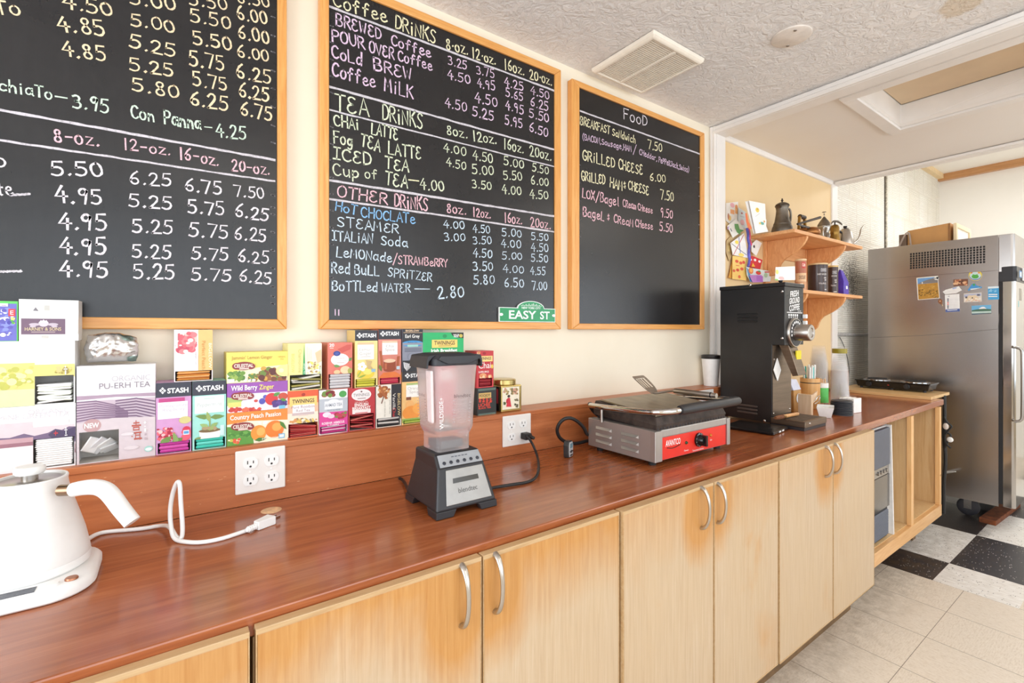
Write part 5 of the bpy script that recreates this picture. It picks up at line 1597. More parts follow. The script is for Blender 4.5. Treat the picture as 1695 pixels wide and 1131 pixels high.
sachets('red tea sachet lying askew at the foot of the English breakfast box', 'sachets in the English breakfast box', H, 6, [(176, 56, 60), (206, 110, 100), (150, 40, 46)], tilt=.16, seed=37, th=.0036)
lg, _, H, _ = tea_box('pale yellow upright lemon ginger tea box with dark top, above the deep red box', ZC_, 758, 953, 852, 138, 622, (238, 218, 146),
    [('r', 750, 120, 960, 226, BL)] + diamond(797, 183, 26) + [('t', 'STASH', 880, 198, 32, (246, 246, 246), 116, .03), ('r', 782, 244, 916, 262, (232, 190, 150)), ('r', 780, 262, 920, 384, (250, 248, 244)), ('t', 'Lemon', 850, 314, 26, (186, 180, 176), 104), ('t', 'Ginger', 848, 348, 26, (186, 180, 176), 100), ('r', 806, 362, 892, 366, (214, 208, 200)), ('e', 850, 505, 74, 50, (232, 206, 76)), ('e', 868, 490, 40, 26, (244, 226, 120))] +
    [('e', 818 + 22 * math.cos(k * 1.257), 448 + 24 * math.sin(k * 1.257), 18, 16, (252, 250, 246)) for k in range(5)] + [('e', 818, 448, 7, 7, (230, 200, 90)), ('p', [(850, 390), (905, 400), (890, 440), (915, 470), (870, 468)], (206, 180, 130)), leaf(775, 540, 40, -60, 8, (170, 190, 90)), leaf(785, 545, 70, -30, 8, (150, 176, 80)), ('r', 898, 468, 932, 492, (150, 190, 214))],
    z0=zen + .0003, hole=(764, 556, 938, 614), side=(222, 196, 120))
sachets('yellow tea sachet at the foot of the upright lemon ginger box', 'sachets in the lemon ginger box', H, 3, [(214, 206, 80), (190, 186, 60)], seed=41)
vc, zvc, H, _ = tea_box('black and cream vanilla chai tea box with cinnamon picture', ZC_, 938, 1153, 1045, 600, 957, (238, 234, 222),
    [('r', 1068, 580, 1155, 888, BL), ('b', 948, 605, 1064, 720, 30, [(190, 120, 70), (214, 160, 100), (160, 90, 50), (236, 226, 200)], 9, 22, 44), ('p', [(955, 610), (975, 604), (1040, 720), (1018, 726)], (176, 104, 60)), ('p', [(980, 760), (1000, 700), (1006, 704), (988, 764)], (110, 60, 40)), ('v', 'spiced black tea', 1010, 810, 9, (150, 146, 130), 130), ('v', 'with vanilla', 1052, 790, 9, (110, 110, 100), 120), ('v', 'Vanilla', 1080, 745, 24, (240, 236, 228), 140), ('v', 'Chai', 1080, 838, 24, (214, 60, 60), 76), ('v', 'BIGELOW', 1122, 770, 22, (236, 210, 150), 190)],
    z0=ZL, hole=(944, 892, 1146, 954))
sachets('black and white tea sachet at the foot of the vanilla chai box', 'sachets in the vanilla chai box', H, 4, [(40, 38, 40), (214, 210, 204)], tilt=.03, seed=45)
cs, _, H, _ = tea_box('terracotta upright chai spice tea box with dark top and a mug of tea', ZC_, 957, 1152, 1052, 132, 594, (214, 134, 118),
    [('r', 950, 110, 1160, 214, BL)] + diamond(996, 168, 26) + [('t', 'STASH', 1076, 182, 32, (246, 246, 246), 110, .03), ('r', 990, 228, 1120, 246, (222, 190, 160)), ('r', 990, 246, 1120, 344, (250, 246, 244)), ('t', 'Chai', 1056, 284, 24, (176, 164, 162), 66), ('t', 'Spice', 1056, 314, 24, (176, 164, 162), 78), ('r', 1003, 400, 1104, 470, (150, 74, 50)), ('e', 1053, 470, 51, 22, (150, 74, 50)), ('e', 1053, 398, 51, 16, (232, 200, 170)), ('r', 1010, 420, 1030, 470, (186, 104, 74)),
     ('p', [(965, 315), (985, 312), (1000, 460), (982, 462)], (176, 96, 60)), ('p', [(1118, 360), (1140, 356), (1128, 480), (1108, 478)], (170, 90, 56)), ('p', [(957, 545), (1000, 500), (1100, 490), (1152, 520), (1152, 560), (957, 560)], (222, 120, 60)), leaf(965, 430, 20, 60, 14, (110, 130, 70)), ('r', 1112, 444, 1140, 470, (196, 214, 226))],
    z0=zvc + .0003, hole=(970, 546, 1140, 590), side=(196, 116, 100))
sachets('crimson tea sachet at the foot of the terracotta chai spice box', 'sachets in the chai spice box', H, 3, [(196, 56, 84), (214, 90, 104)], seed=47)
os_, zos, H, _ = tea_box('peach-coloured upright orange spice tea box with dark top, beside the blender jar', ZC_, 1158, 1362, 1255, 492, 930, (240, 194, 126),
    [('r', 1150, 480, 1370, 566, BL)] + diamond(1205, 525, 24) + [('t', 'STASH', 1290, 536, 30, (246, 246, 246), 116, .03), ('r', 1196, 590, 1330, 608, (170, 190, 120)), ('r', 1194, 608, 1330, 700, (250, 246, 240)), ('t', 'Orange', 1262, 642, 24, (190, 184, 178), 110), ('t', 'Spice', 1262, 672, 24, (190, 184, 178), 76), ('r', 1195, 708, 1236, 730, (130, 70, 40)), ('e', 1225, 770, 36, 34, (238, 180, 110)), ('e', 1240, 840, 76, 60, (238, 150, 60)), ('e', 1310, 800, 60, 50, (242, 166, 76)), ('r', 1160, 895, 1362, 904, (150, 180, 90))],
    z0=ZL, hole=(1170, 905, 1350, 928))
sachets('lime green tea sachet at the foot of the orange spice box', 'sachets in the orange spice box', H, 2, [(180, 196, 90), (150, 180, 70)], seed=49)
eg, _, _, _ = tea_box('black and slate-blue Earl Grey tea box on top of the orange spice box', ZC_, 1162, 1337, 1250, 127, 490, (136, 140, 156),
    [('r', 1150, 110, 1345, 240, (34, 34, 42)), ('t', 'BIGELOW', 1248, 150, 16, (226, 190, 150), 116, .02), ('r', 1170, 157, 1330, 160, (206, 170, 130)), ('t', 'Earl Grey', 1248, 202, 28, (246, 244, 240), 122, .01), ('e', 1250, 252, 92, 26, (56, 146, 206)), ('r', 1150, 246, 1345, 262, (136, 140, 156)), ('t', 'BLACK TEA', 1250, 244, 9, (20, 60, 100), 80), ('r', 1205, 262, 1296, 278, (150, 206, 196))] +
    [('r', 1180, 292 + 12 * k, 1325, 295 + 12 * k, (96, 100, 116)) for k in range(3)] + [('e', 1240, 365, 34, 34, (120, 124, 140)), ('e', 1240, 365, 29, 29, (140, 144, 160)), ('r', 1150, 398, 1345, 500, (30, 30, 38))] +
    [('p', [(1170 + 14 * k, 410 + 4 * k), (1180 + 14 * k, 410 + 4 * k), (1184 + 12 * k, 452), (1200, 486), (1176 + 12 * k, 455)], (226, 226, 230)) for k in range(5)],
    z0=zos + .0003)

# --- behind and beside the blender
ZG = at(ZD_[0] + 480 * ZD_[2], ZD_[1] + 395 * ZD_[2], Y=YT).z
tea_box('plain red tea box seen blurred through the blender jar', ZD_, 420, 600, 480, 395, 900, (200, 64, 72), [('r', 450, 480, 570, 560, (244, 226, 220)), ('t', 'TWININGS', 510, 535, 24, (90, 40, 40), 100)], z0=ZL)
t_, _, _, _ = tea_box('bright green Irish breakfast tea box behind the blender lid', ZD_, 308, 656, 480, 158, 395, (30, 172, 100),
    [('e', 495, 188, 18, 16, (16, 140, 80)), ('p', [(545, 156), (660, 150), (660, 205), (600, 203), (562, 185)], (36, 40, 34)), ('t', 'VALUE', 592, 184, 13, (244, 244, 240), 50, .03), ('t', 'PACK', 594, 198, 12, (244, 244, 240), 40, .03), ('e', 632, 185, 15, 15, (196, 176, 80)), ('r', 385, 220, 602, 283, (242, 206, 110)), ('t', 'TWININGS', 494, 262, 34, (70, 60, 40), 176, .02), ('r', 440, 270, 550, 273, (170, 140, 70)), ('t', 'Irish Breakfast', 492, 320, 24, (246, 250, 246), 222, .03)],
    z0=ZG + .0003)
fj, zfj, _, _ = tea_box('black lychee tea box with gold name plate and red writing', ZD_, 772, 934, 850, 626, 868, (38, 42, 42),
    [('r', 780, 640, 928, 644, (90, 110, 100)), ('r', 780, 852, 928, 856, (90, 110, 100)), ('r', 784, 676, 890, 712, (206, 170, 100)), ('t', 'FOOJOY', 837, 704, 22, (60, 50, 30), 92, .02), ('t', 'LICHEE', 832, 786, 28, (226, 70, 50), 100, .02), ('t', 'BLACK TEA', 836, 806, 15, (226, 70, 50), 104, .02)] +
    [('r', 784 + 30 * k, 722, 806 + 30 * k, 726, (226, 70, 50)) for k in range(4)] + [('r', 792 + 30 * k, 718, 797 + 30 * k, 752, (226, 70, 50)) for k in range(4)] + [('r', 784 + 30 * k, 736 + 2 * (k % 2), 808 + 30 * k, 740 + 2 * (k % 2), (226, 70, 50)) for k in range(4)] + [('r', 784 + 30 * k, 748, 806 + 30 * k, 751, (226, 70, 50)) for k in range(4)],
    z0=ZL)
ci, _, H, _ = tea_box('red chai tea box with a yellow name band, on top of the black lychee box', ZD_, 765, 911, 838, 314, 618, (190, 46, 54),
    [('e', 832, 335, 14, 12, (150, 20, 30)), ('b', 768, 316, 800, 350, 8, [(200, 130, 80), (230, 190, 150)], 8, 14, 55), ('r', 770, 360, 902, 402, (240, 206, 130)), ('t', 'TWININGS', 834, 390, 24, (60, 46, 40), 112, .02), ('t', 'Chai', 836, 462, 52, (250, 240, 236), 104), ('e', 898, 446, 10, 18, (230, 190, 80)), ('t', 'SUPER SPICE', 826, 500, 15, (246, 230, 226), 88, .02), ('e', 820, 525, 30, 20, (226, 160, 110)), ('b', 785, 515, 905, 548, 14, [(214, 130, 80), (236, 200, 160)], 8, 14, 58)],
    z0=zfj + .0003, hole=(784, 550, 896, 612))
sachets('dark red tea sachet at the foot of the red chai box', 'sachets in the red chai box', H, 5, [(130, 24, 36), (170, 60, 66)], fan=-.06, seed=61)
# gold tea tin
x0, x1 = at(ZD_[0] + 975 * ZD_[2], 600, Y=YT).x, at(ZD_[0] + 1150 * ZD_[2], 600, Y=YT).x
zt = at(ZD_[0] + 1065 * ZD_[2], ZD_[1] + 606 * ZD_[2], Y=YT).z
M_GOLD = mat((206, 184, 120), .22, .9, var=.06, scale=10, name='gold_tin')
tin = thing('tea_tin', 'square gold tea tin with round lid and a lady in red on its front', 'tin', ((x0 + x1) / 2, YT + (x1 - x0) / 2, ZL))
dp = x1 - x0
MB().box(x0, x1, YT, YT + dp, ZL, zt, M_GOLD).build('canister', tin, .004)
cx, cy = (x0 + x1) / 2 - .002, YT + dp / 2
MB().lathe([(dp * .46, 0), (dp * .48, .002), (dp * .48, .016), (dp * .45, .019), (dp * .40, .0195), (0, .0195)], (cx, cy, zt + .0002), M_GOLD, 40).build('lid', tin)
d = MB()
draw(d, ZD_, [('r', 985, 628, 1128, 800, (236, 228, 206)), ('b', 988, 630, 1120, 690, 30, [(150, 130, 80), (190, 160, 110), (206, 150, 130), (120, 110, 70)], 5, 12, 63), ('e', 1040, 700, 12, 12, (60, 44, 40)), ('p', [(1030, 714), (1050, 714), (1062, 790), (1018, 790)], (206, 54, 70)), ('p', [(1020, 726), (1040, 716), (1032, 760), (1016, 756)], (190, 44, 60)), ('b', 1075, 715, 1125, 798, 14, [(70, 66, 50), (120, 110, 80)], 4, 9, 66), ('b', 992, 745, 1016, 775, 5, [(70, 90, 50)], 5, 9, 67)], YT - .0005)
d.build('picture_panel', tin, weld=False)
MB().box(x0 - .0012, x0 - .0004, YT + .012, YT + dp - .004, ZL + .004, zt - .004, BLK if False else mat((36, 30, 30), .3)).build('side_label', tin)
MB().box(x0 - .0024, x0 - .0012, YT + .018, YT + .034, ZL + .03, zt - .012, mat((206, 64, 70), .4)).build('red_tab', tin)
# ================================================================ things on the counter
M_WHITE_MATTE = mat((238, 237, 235), .42, var=.02, name='white_enamel')
M_CHROME = mat((206, 204, 202), .10, 1.0, var=.04, name='chrome')
M_BLACK_PL = mat((36, 35, 38), .42, var=.08, name='black_plastic')
M_BLACK_GL = mat((22, 21, 22), .2, var=.05, name='black_gloss')
M_CORD_W = mat((236, 235, 233), .45, var=.02)
M_CORD_B = mat((30, 28, 28), .5)
M_STEEL = steel('brushed_steel', (188, 182, 176), .3, (1, 1, 40), 6)
M_PAPER = mat((240, 239, 237), .7, var=.03, name='white_paper')

# ---------------------------------------------------------------- kettle
KC = Vector((-.200, 1.140, 0))
KB = ZT + .022
kb = thing('kettle_dock', 'white electric kettle dock with dark display and loose white cord on the counter', 'kettle dock', (KC.x, KC.y, ZT))


def rrect(x0, x1, y0, y1, r, n=6, i=0):
    out = []
    for (cx, cy, a0) in ((x1 - r, y1 - r, 0), (x0 + r, y1 - r, PI / 2), (x0 + r, y0 + r, PI), (x1 - r, y0 + r, 1.5 * PI)):
        for k in range(n + 1):
            a = a0 + PI / 2 * k / n
            out.append((cx + (r - i) * math.cos(a), cy + (r - i) * math.sin(a)))
    return out


kx0, kx1, ky0, ky1 = KC.x - .094, KC.x + .093, 1.036, 1.236
rings = [(0.003, ZT + .001), (0, ZT + .004), (0, ZT + .014), (.004, ZT + .019), (.010, KB)]
b = MB()
P_ = [[(x, y, z) for x, y in rrect(kx0, kx1, ky0, ky1, .06, 8, i)] for i, z in rings]
n = len(P_[0])
vs = [p for r in P_ for p in r]
fs = [tuple(reversed(range(n))), tuple(range((len(P_) - 1) * n, len(P_) * n))]
for j in range(len(P_) - 1):
    fs += [(j * n + i, j * n + (i + 1) % n, (j + 1) * n + (i + 1) % n, (j + 1) * n + i) for i in range(n)]
b.add(vs, fs, M_WHITE_MATTE, True)
b.build('base_body', kb)
MB().box(KC.x - .062, -.177, 1.048, 1.068, KB + .0001, KB + .0008, mat((66, 68, 78), .15)).build('display', kb)
for (px, py, m) in ((88, 965, M_WHITE_MATTE), (120, 955, mat((176, 120, 92), .3, .8, name='copper'))):
    p = at(px, py, Z=KB) - Vector((0, .009, 0))
    MB().lathe([(.0088, 0), (.0088, .002), (.0078, .0034), (0, .0036)], (p.x, p.y, KB), m, 20).build('button', kb)
tx = {'c': (0, 0)}


def cnt(px, py, h=.0045):
    return at(px, py, Z=ZT + h)


gl = cnt(293, 893)
tt = gl.x * math.cos(YAW) + gl.y * math.sin(YAW)
pts = [(-.152, 1.233, ZT + .011), (-.148, 1.28, ZT + .006), (-.132, 1.322, ZT + .006), cnt(177, 880), cnt(235, 876), cnt(270, 869, .006), at(283, 873, t=tt + .01), at(290, 888, t=tt + .004), at(300, 895, t=tt), at(303, 878, t=tt), at(299, 830, t=tt), at(298, 799, t=tt), at(293, 797, t=tt + .004), at(286, 815, t=tt + .01),
       at(281, 845, t=tt + .012), at(283, 875, t=tt + .006), at(288, 893, t=tt - .002), cnt(302, 897), cnt(330, 899), cnt(365, 893), cnt(398, 882), cnt(412, 877)]
MB().tube(pts, .0042, M_CORD_W, 10, 3).build('power_cord', kb)
pl0, pl1 = cnt(408, 878, .009), cnt(452, 857, .012)
d = (pl1 - pl0)
d.z = 0
L = d.length
d.normalize()
nrm = Vector((-d.y, d.x, 0))
b = MB()
b.tube([pl0, pl0 + d * L * .35], [.0048, .0066], M_CORD_W, 12)
for i in range(4):
    q0 = pl0 + d * L * (.05 + .075 * i)
    b.tube([q0, q0 + d * L * .04], .0068, M_CORD_W, 12)
q0, q1 = pl0 + d * L * .35, pl0 + d * L * .95
z0, z1 = ZT + .0006, ZT + .019
b.hexa([q0 + nrm * .008, q0 - nrm * .008, q1 - nrm * .013, q1 + nrm * .013], [q0 + nrm * .008, q0 - nrm * .008, q1 - nrm * .013, q1 + nrm * .013], M_CORD_W)
for i in range(4):
    b.v[-8 + i].z, b.v[-4 + i].z = z0, z1
pg = b.build('plug', kb, .002)
b = MB()
for s in (-1, 1):
    c0 = q1 + nrm * .0062 * s
    c0.z = ZT + .010
    c1 = c0 + d * .017
    b.hexa([c0 + nrm * .0008, c0 - nrm * .0008, c1 - nrm * .0008, c1 + nrm * .0008], [c0 + nrm * .0008, c0 - nrm * .0008, c1 - nrm * .0008, c1 + nrm * .0008], M_CHROME)
    for i in range(4):
        b.v[-8 + i].z, b.v[-4 + i].z = ZT + .007, ZT + .0135
b.build('prongs', pg)

KC = KC + Vector((0, .012, 0))
ke = thing('kettle', 'white gooseneck electric kettle with angled white handle at the left end of the counter', 'kettle', (KC.x, KC.y, KB))
K0 = KB + .0006
prof = [(0, 0), (.076, 0), (.0800, .004), (.0805, .012), (.0785, .016), (.0795, .018), (.0775, .030), (.0725, .056), (.0655, .082), (.0585, .107), (.053, .128), (.0500, .142), (.0490, .150), (.0498, .156), (.0485, .158), (.0455, .1575), (.0445, .150), (0, .150)]
MB().lathe(prof, (KC.x, KC.y, K0), M_WHITE_MATTE, 56).build('body', ke)
ld = MB().lathe([(0, .1502), (.043, .1502), (.043, .153), (.040, .1548), (.011, .1556), (.011, .165), (0, .165)], (KC.x, KC.y, K0), M_STEEL, 40).build('lid', ke)
MB().lathe([(0, .165), (.018, .165), (.0205, .168), (.0205, .175), (.018, .178), (0, .1785)], (KC.x, KC.y, K0), M_WHITE_MATTE, 36).build('lid_knob', ld)
td = .81
hn = MB()
hn.tube([at(121, 811, t=td), at(140, 807, t=td), at(160, 806, t=td), at(175, 811, t=td), at(186, 822, t=td), at(200, 842, t=td), at(219, 865, t=td)],
        [.0118, .0124, .0129, .0133, .0133, .0130, .0124], M_WHITE_MATTE, 18, 2)
ho = hn.build('handle', ke)
MB().tube([at(100, 812, t=td), at(122, 811, t=td)], .0095, mat((150, 124, 100), .25, 1.0, name='ferrule_metal'), 16).build('ferrule', ho)
MB().tube([KC + Vector((-.055, .04, K0 + .02)), KC + Vector((-.105, .075, K0 + .03)), KC + Vector((-.118, .085, K0 + .09)), KC + Vector((-.112, .080, K0 + .14)), KC + Vector((-.150, .105, K0 + .165))],
          [.011, .008, .007, .006, .005], M_WHITE_MATTE, 12, 2).build('spout', ke)


# ---------------------------------------------------------------- socket plates
def outlet(label, x0, x1, z0, z1):
    t = thing('outlet', label, 'power outlet', ((x0 + x1) / 2, YS, z0))
    MB().box(x0, x1, YS - .0065, YS - .0002, z0, z1, M_WHITE_TRIM).build('plate', t, .0025)
    W, H = x1 - x0, z1 - z0
    dk = mat((50, 46, 44), .6)
    for ix in (.29, .71):
        for iz in (.30, .69):
            cx, cz = x0 + W * ix, z0 + H * iz
            b = MB()
            r = .0165
            b.prism([(cx + r * math.cos(a) * (1.0), cz + max(-.0130, min(.0130, r * math.sin(a)))) for a in [2 * PI * k / 28 for k in range(28)]], 'xz', YS - .0085, YS - .006, M_WHITE_MATTE)
            for (sx, w, h) in ((-.0063, .0011, .0042), (.0063, .0011, .0034)):
                b.box(cx + sx - w, cx + sx + w, YS - .0088, YS - .0084, cz + .003 - h, cz + .003 + h, dk)
            b.lathe([(0, 0), (.0026, 0), (.0026, .0003)], (cx, YS - .0085, cz - .0075), dk, 10, (0, -1, 0))
            b.build('receptacle', t)
        MB().lathe([(0, 0), (.0028, 0), (.0024, .001), (0, .0012)], (x0 + W * ix, YS - .0065, z0 + H * .495), M_WHITE_MATTE, 10, (0, -1, 0)).build('screw', t)
    return t


yo = YS - .0065
o1 = outlet('white four-socket outlet plate on the red-brown board near the white plug', at(389.5, 780, Y=yo).x, at(472.5, 780, Y=yo).x, at(431, 813.5, Y=yo).z, at(431, 743, Y=yo).z)
o2 = outlet('white four-socket outlet plate with a black plug, right of the blender', at(832.7, 700, Y=yo).x, at(879, 700, Y=yo).x, at(856, 737.2, Y=yo).z, at(856, 687, Y=yo).z)
o3 = outlet('white outlet plate half hidden behind the panini press', at(1157.5, 660, Y=yo).x, at(1181.5, 660, Y=yo).x, at(1170, 671, Y=yo).z, at(1170, 645.5, Y=yo).z)

# ---------------------------------------------------------------- blender
BX0, BX1, BY0, BY1 = .489, .653, .979, 1.156
bl = thing('blender', 'black countertop blender with a clear frosted square jar and silver front panel', 'blender', ((BX0 + BX1) / 2, (BY0 + BY1) / 2, ZT))
TX0, TX1, TY0, TY1, TZ = .509, .633, 1.032, 1.142, 1.000
MX0, MX1, MY0, MZ = .507, .635, 1.008, .970
zb0 = ZT + .016
b = MB()
bot = [(BX0, BY0, zb0), (BX1, BY0, zb0), (BX1, BY1, zb0), (BX0, BY1, zb0)]
mid = [(MX0, MY0, MZ), (MX1, MY0, MZ), (MX1 - .002, BY1 - .012, MZ), (MX0 + .002, BY1 - .012, MZ)]
top = [(TX0, TY0, TZ), (TX1, TY0, TZ), (TX1, TY1, TZ), (TX0, TY1, TZ)]
vs = bot + mid + top
fs = [(3, 2, 1, 0), (8, 9, 10, 11)]
for j in (0, 4):
    fs += [(j + i, j + (i + 1) % 4, j + 4 + (i + 1) % 4, j + 4 + i) for i in range(4)]
b.add(vs, fs, M_BLACK_PL)
b.build('motor_base', bl, .006, seg=3)
for (cx, cy) in ((BX0, BY0), (BX1, BY0), (BX1, BY1), (BX0, BY1)):
    sx, sy = (1 if cx == BX0 else -1), (1 if cy == BY0 else -1)
    b = MB()
    o = Vector((cx, cy, 0))
    L = .045
    w = .018
    zz = ZT + .0008
    base = [(0, 0), (L, 0), (L, w), (w, w), (w, L), (0, L)]
    topp = [(0, 0), (L + .008, 0), (L + .008, w), (w, w), (w, L + .008), (0, L + .008)]
    p0 = [(cx - sx * .001 + sx * x, cy - sy * .001 + sy * y, zz) for x, y in base]
    p1 = [(cx + sx * x, cy + sy * y, zb0 + .002) for x, y in topp]
    if sx * sy < 0:
        p0.reverse()
        p1.reverse()
    b.hexa(p0, p1, M_BLACK_PL)
    b.build('foot', bl, .002)


def onface(u, v, q, lift=.0008):
    """q: four corners (bottom left, bottom right, top right, top left) of a sloping face"""
    a, c, d_, e = [Vector(p) for p in q]
    p = (a * (1 - u) + c * u) * (1 - v) + (e * (1 - u) + d_ * u) * v
    n = (c - a).cross(e - a).normalized()
    return p + n * lift


FQ = [bot[0], bot[1], mid[1], mid[0]]
PQ = [mid[0], mid[1], top[1], top[0]]


def face_panel(mb, q, u0, v0, u1, v1, m, th, lift=0):
    c4 = [(u0, v0), (u1, v0), (u1, v1), (u0, v1)]
    mb.hexa([onface(u, v, q, lift) for u, v in c4], [onface(u, v, q, lift + th) for u, v in c4], m)


M_SILVER = mat((158, 155, 151), .34, .6, var=.05, name='silver_panel')
pn = MB()
face_panel(pn, FQ, .15, .12, .93, .96, M_SILVER, .0022)
po = pn.build('front_panel', bl, .0012)
w_ = MB()
face_panel(w_, FQ, .28, .62, .78, .74, mat((70, 68, 66), .15), .0005, .0023)
w_.build('display_window', po)
w_ = MB()
ex = (onface(.6, .4, FQ) - onface(.4, .4, FQ)).normalized()
ey = (onface(.5, .6, FQ) - onface(.5, .4, FQ)).normalized()
put_text(w_, 'blendtec', onface(.54, .37, FQ, .0026), ex, ey, .0115, mat((70, 66, 64), .4), .052)
w_.build('lettering', po)
pn = MB()
face_panel(pn, PQ, .05, .10, .97, .92, mat((168, 172, 178), .35, .4, var=.05), .0016)
po = pn.build('button_panel', bl, .0008)
for i in range(6):
    MB().lathe([(.0044, 0), (.0044, .0012), (.003, .0018), (0, .0018)], onface(.15 + .145 * i, .34, PQ, .0017), mat((44, 48, 58), .35), 14,
               (onface(.5, .5, PQ, 1) - onface(.5, .5, PQ, 0))).build('button', po)
w_ = MB()
for i in range(5):
    face_panel(w_, PQ, .33 + .075 * i, .66, .385 + .075 * i, .72, mat((90, 94, 104), .4), .0002, .0018)
w_.build('marking', po)

JC = Vector(((TX0 + TX1) / 2, (TY0 + TY1) / 2 + .002, 0))


def m_jar():
    q = NT('frosted_jar_plastic')
    f = q.noise(q.coords(), 30, 3)
    q.set(Base_Color=lin((248, 242, 242)), Roughness=q.math('ADD', q.math('MULTIPLY', f, .08), .26))
    q.b.inputs['Transmission Weight'].default_value = .84
    q.b.inputs['IOR'].default_value = 1.12
    return q.m


M_JAR = m_jar()


def jar_ring(h, r, z):
    return [(x, y, z) for x, y in rrect(JC.x - h, JC.x + h, JC.y - h, JC.y + h, r, 6)]


def ring_loft(b, rings, m, cap0=True, cap1=True):
    n = len(rings[0])
    vs = [p for r in rings for p in r]
    fs = []
    if cap0:
        fs.append(tuple(reversed(range(n))))
    if cap1:
        fs.append(tuple(range((len(rings) - 1) * n, len(rings) * n)))
    for j in range(len(rings) - 1):
        fs += [(j * n + i, j * n + (i + 1) % n, (j + 1) * n + (i + 1) % n, (j + 1) * n + i) for i in range(n)]
    b.add(vs, fs, m, True)


JZ0, JZ1, JZ2 = TZ + .0005, 1.046, 1.218
b = MB()
outer = [jar_ring(.0455, .012, JZ0), jar_ring(.0455, .012, JZ1 - .008), jar_ring(.0495, .014, JZ1), jar_ring(.0535, .016, JZ1 + .010), jar_ring(.0560, .018, JZ1 + .07), jar_ring(.0600, .020, JZ2 - .03), jar_ring(.0625, .020, JZ2)]
inner = [jar_ring(.0600, .018, JZ2), jar_ring(.0575, .018, JZ2 - .03), jar_ring(.0535, .016, JZ1 + .07), jar_ring(.0510, .014, JZ1 + .014), jar_ring(.044, .012, JZ1 + .006)]
ring_loft(b, outer + inner, M_JAR, True, True)
jar = b.build('jar', bl)
# moulded grip channel on the left face
b = MB()
gx = JC.x - .0645
b.hexa([(gx, JC.y - .050, JZ1 + .028), (gx + .008, JC.y - .050, JZ1 + .028), (gx + .008, JC.y - .024, JZ1 + .028), (gx, JC.y - .024, JZ1 + .028)],
       [(gx - .004, JC.y - .052, JZ2 - .016), (gx + .004, JC.y - .052, JZ2 - .016), (gx + .004, JC.y - .020, JZ2 - .016), (gx - .004, JC.y - .020, JZ2 - .016)], mat((222, 206, 206), .45, name='jar_grip'))
b.build('grip', jar, .004)
b = MB()
M_PRINT = mat((108, 96, 100), .5)
M_PRINTW = mat((246, 244, 244), .5)
qf = [(JC.x - .0535, JC.y - .0535, JZ1 + .010), (JC.x + .0535, JC.y - .0535, JZ1 + .010), (JC.x + .0625, JC.y - .0625, JZ2), (JC.x - .0625, JC.y - .0625, JZ2)]
ql = [(JC.x - .0535, JC.y + .0535, JZ1 + .010), (JC.x - .0535, JC.y - .0535, JZ1 + .010), (JC.x - .0625, JC.y - .0625, JZ2), (JC.x - .0625, JC.y + .0625, JZ2)]
for (q4, uc, w, c_) in ((qf, .62, .046, M_PRINT), (ql, .30, .046, mat((160, 148, 150), .5))):
    ex = (onface(.6, .4, q4) - onface(.4, .4, q4)).normalized()
    ey = (onface(.5, .6, q4) - onface(.5, .4, q4)).normalized()
    put_text(b, 'blendtec', onface(uc, .475, q4, .0012), ex, ey, .0085, c_, w)
    for i in range(15):
        v = .09 + .025 * i
        face_panel(b, q4, uc - .12, v, uc + .12, v + .0035, mat((206, 196, 198), .5), .0001, .0012)
    for i in range(8):
        v = .10 + .047 * i
        for uu in (uc - .22, uc + .17):
            face_panel(b, q4, uu, v, uu + .05, v + .012, mat((176, 164, 166), .5), .0001, .0012)
ex = (onface(.1, .6, qf) - onface(.1, .4, qf)).normalized()
ey = -(onface(.6, .4, qf) - onface(.4, .4, qf)).normalized()
put_text(b, 'WILDSIDE+', onface(.16, .26, qf, .0014), ex, ey, .0105, M_PRINTW, .078)
b.build('print', jar)
MB().lathe([(.016, 0), (.014, .006), (.004, .008), (.004, .02), (0, .021)], (JC.x, JC.y, JZ1 + .0065), M_STEEL, 16).build('blade_hub', jar)
MB().box(JC.x - .030, JC.x + .030, JC.y - .030, JC.y + .030, JZ0 + .004, JZ0 + .024, mat((96, 96, 100), .4)).build('drive_collar', jar)
M_LID = mat((44, 45, 50), .5)
b = MB()
lz = JZ2 + .0006
ring_loft(b, [jar_ring(.0645, .020, lz - .006), jar_ring(.0645, .020, lz + .010), jar_ring(.058, .020, lz + .020), jar_ring(.050, .018, lz + .0225)], M_LID)
for s in (-1, 1):
    x0, x1 = JC.x + s * .0640, JC.x + s * .078
    b.prism([(x0, lz + .012), (x0 - s * .012, lz + .021), (x1 - s * .004, lz + .018), (x1, lz + .004), (x1 + s * .0005, lz - .012), (x1 - s * .004, lz - .012), (x1 - s * .006, lz + .004)], 'xz', JC.y - .050, JC.y + .050, M_LID)
for s in (-1,):
    y0 = JC.y + s * .0645
    b.prism([(JC.x - .058, lz + .010), (JC.x - .03, lz - .002), (JC.x + .03, lz - .002), (JC.x + .058, lz + .010), (JC.x + .05, lz + .018), (JC.x - .05, lz + .018)], 'xz', y0 - .006, y0 + .002, M_LID)
b.build('lid', bl, .0015)
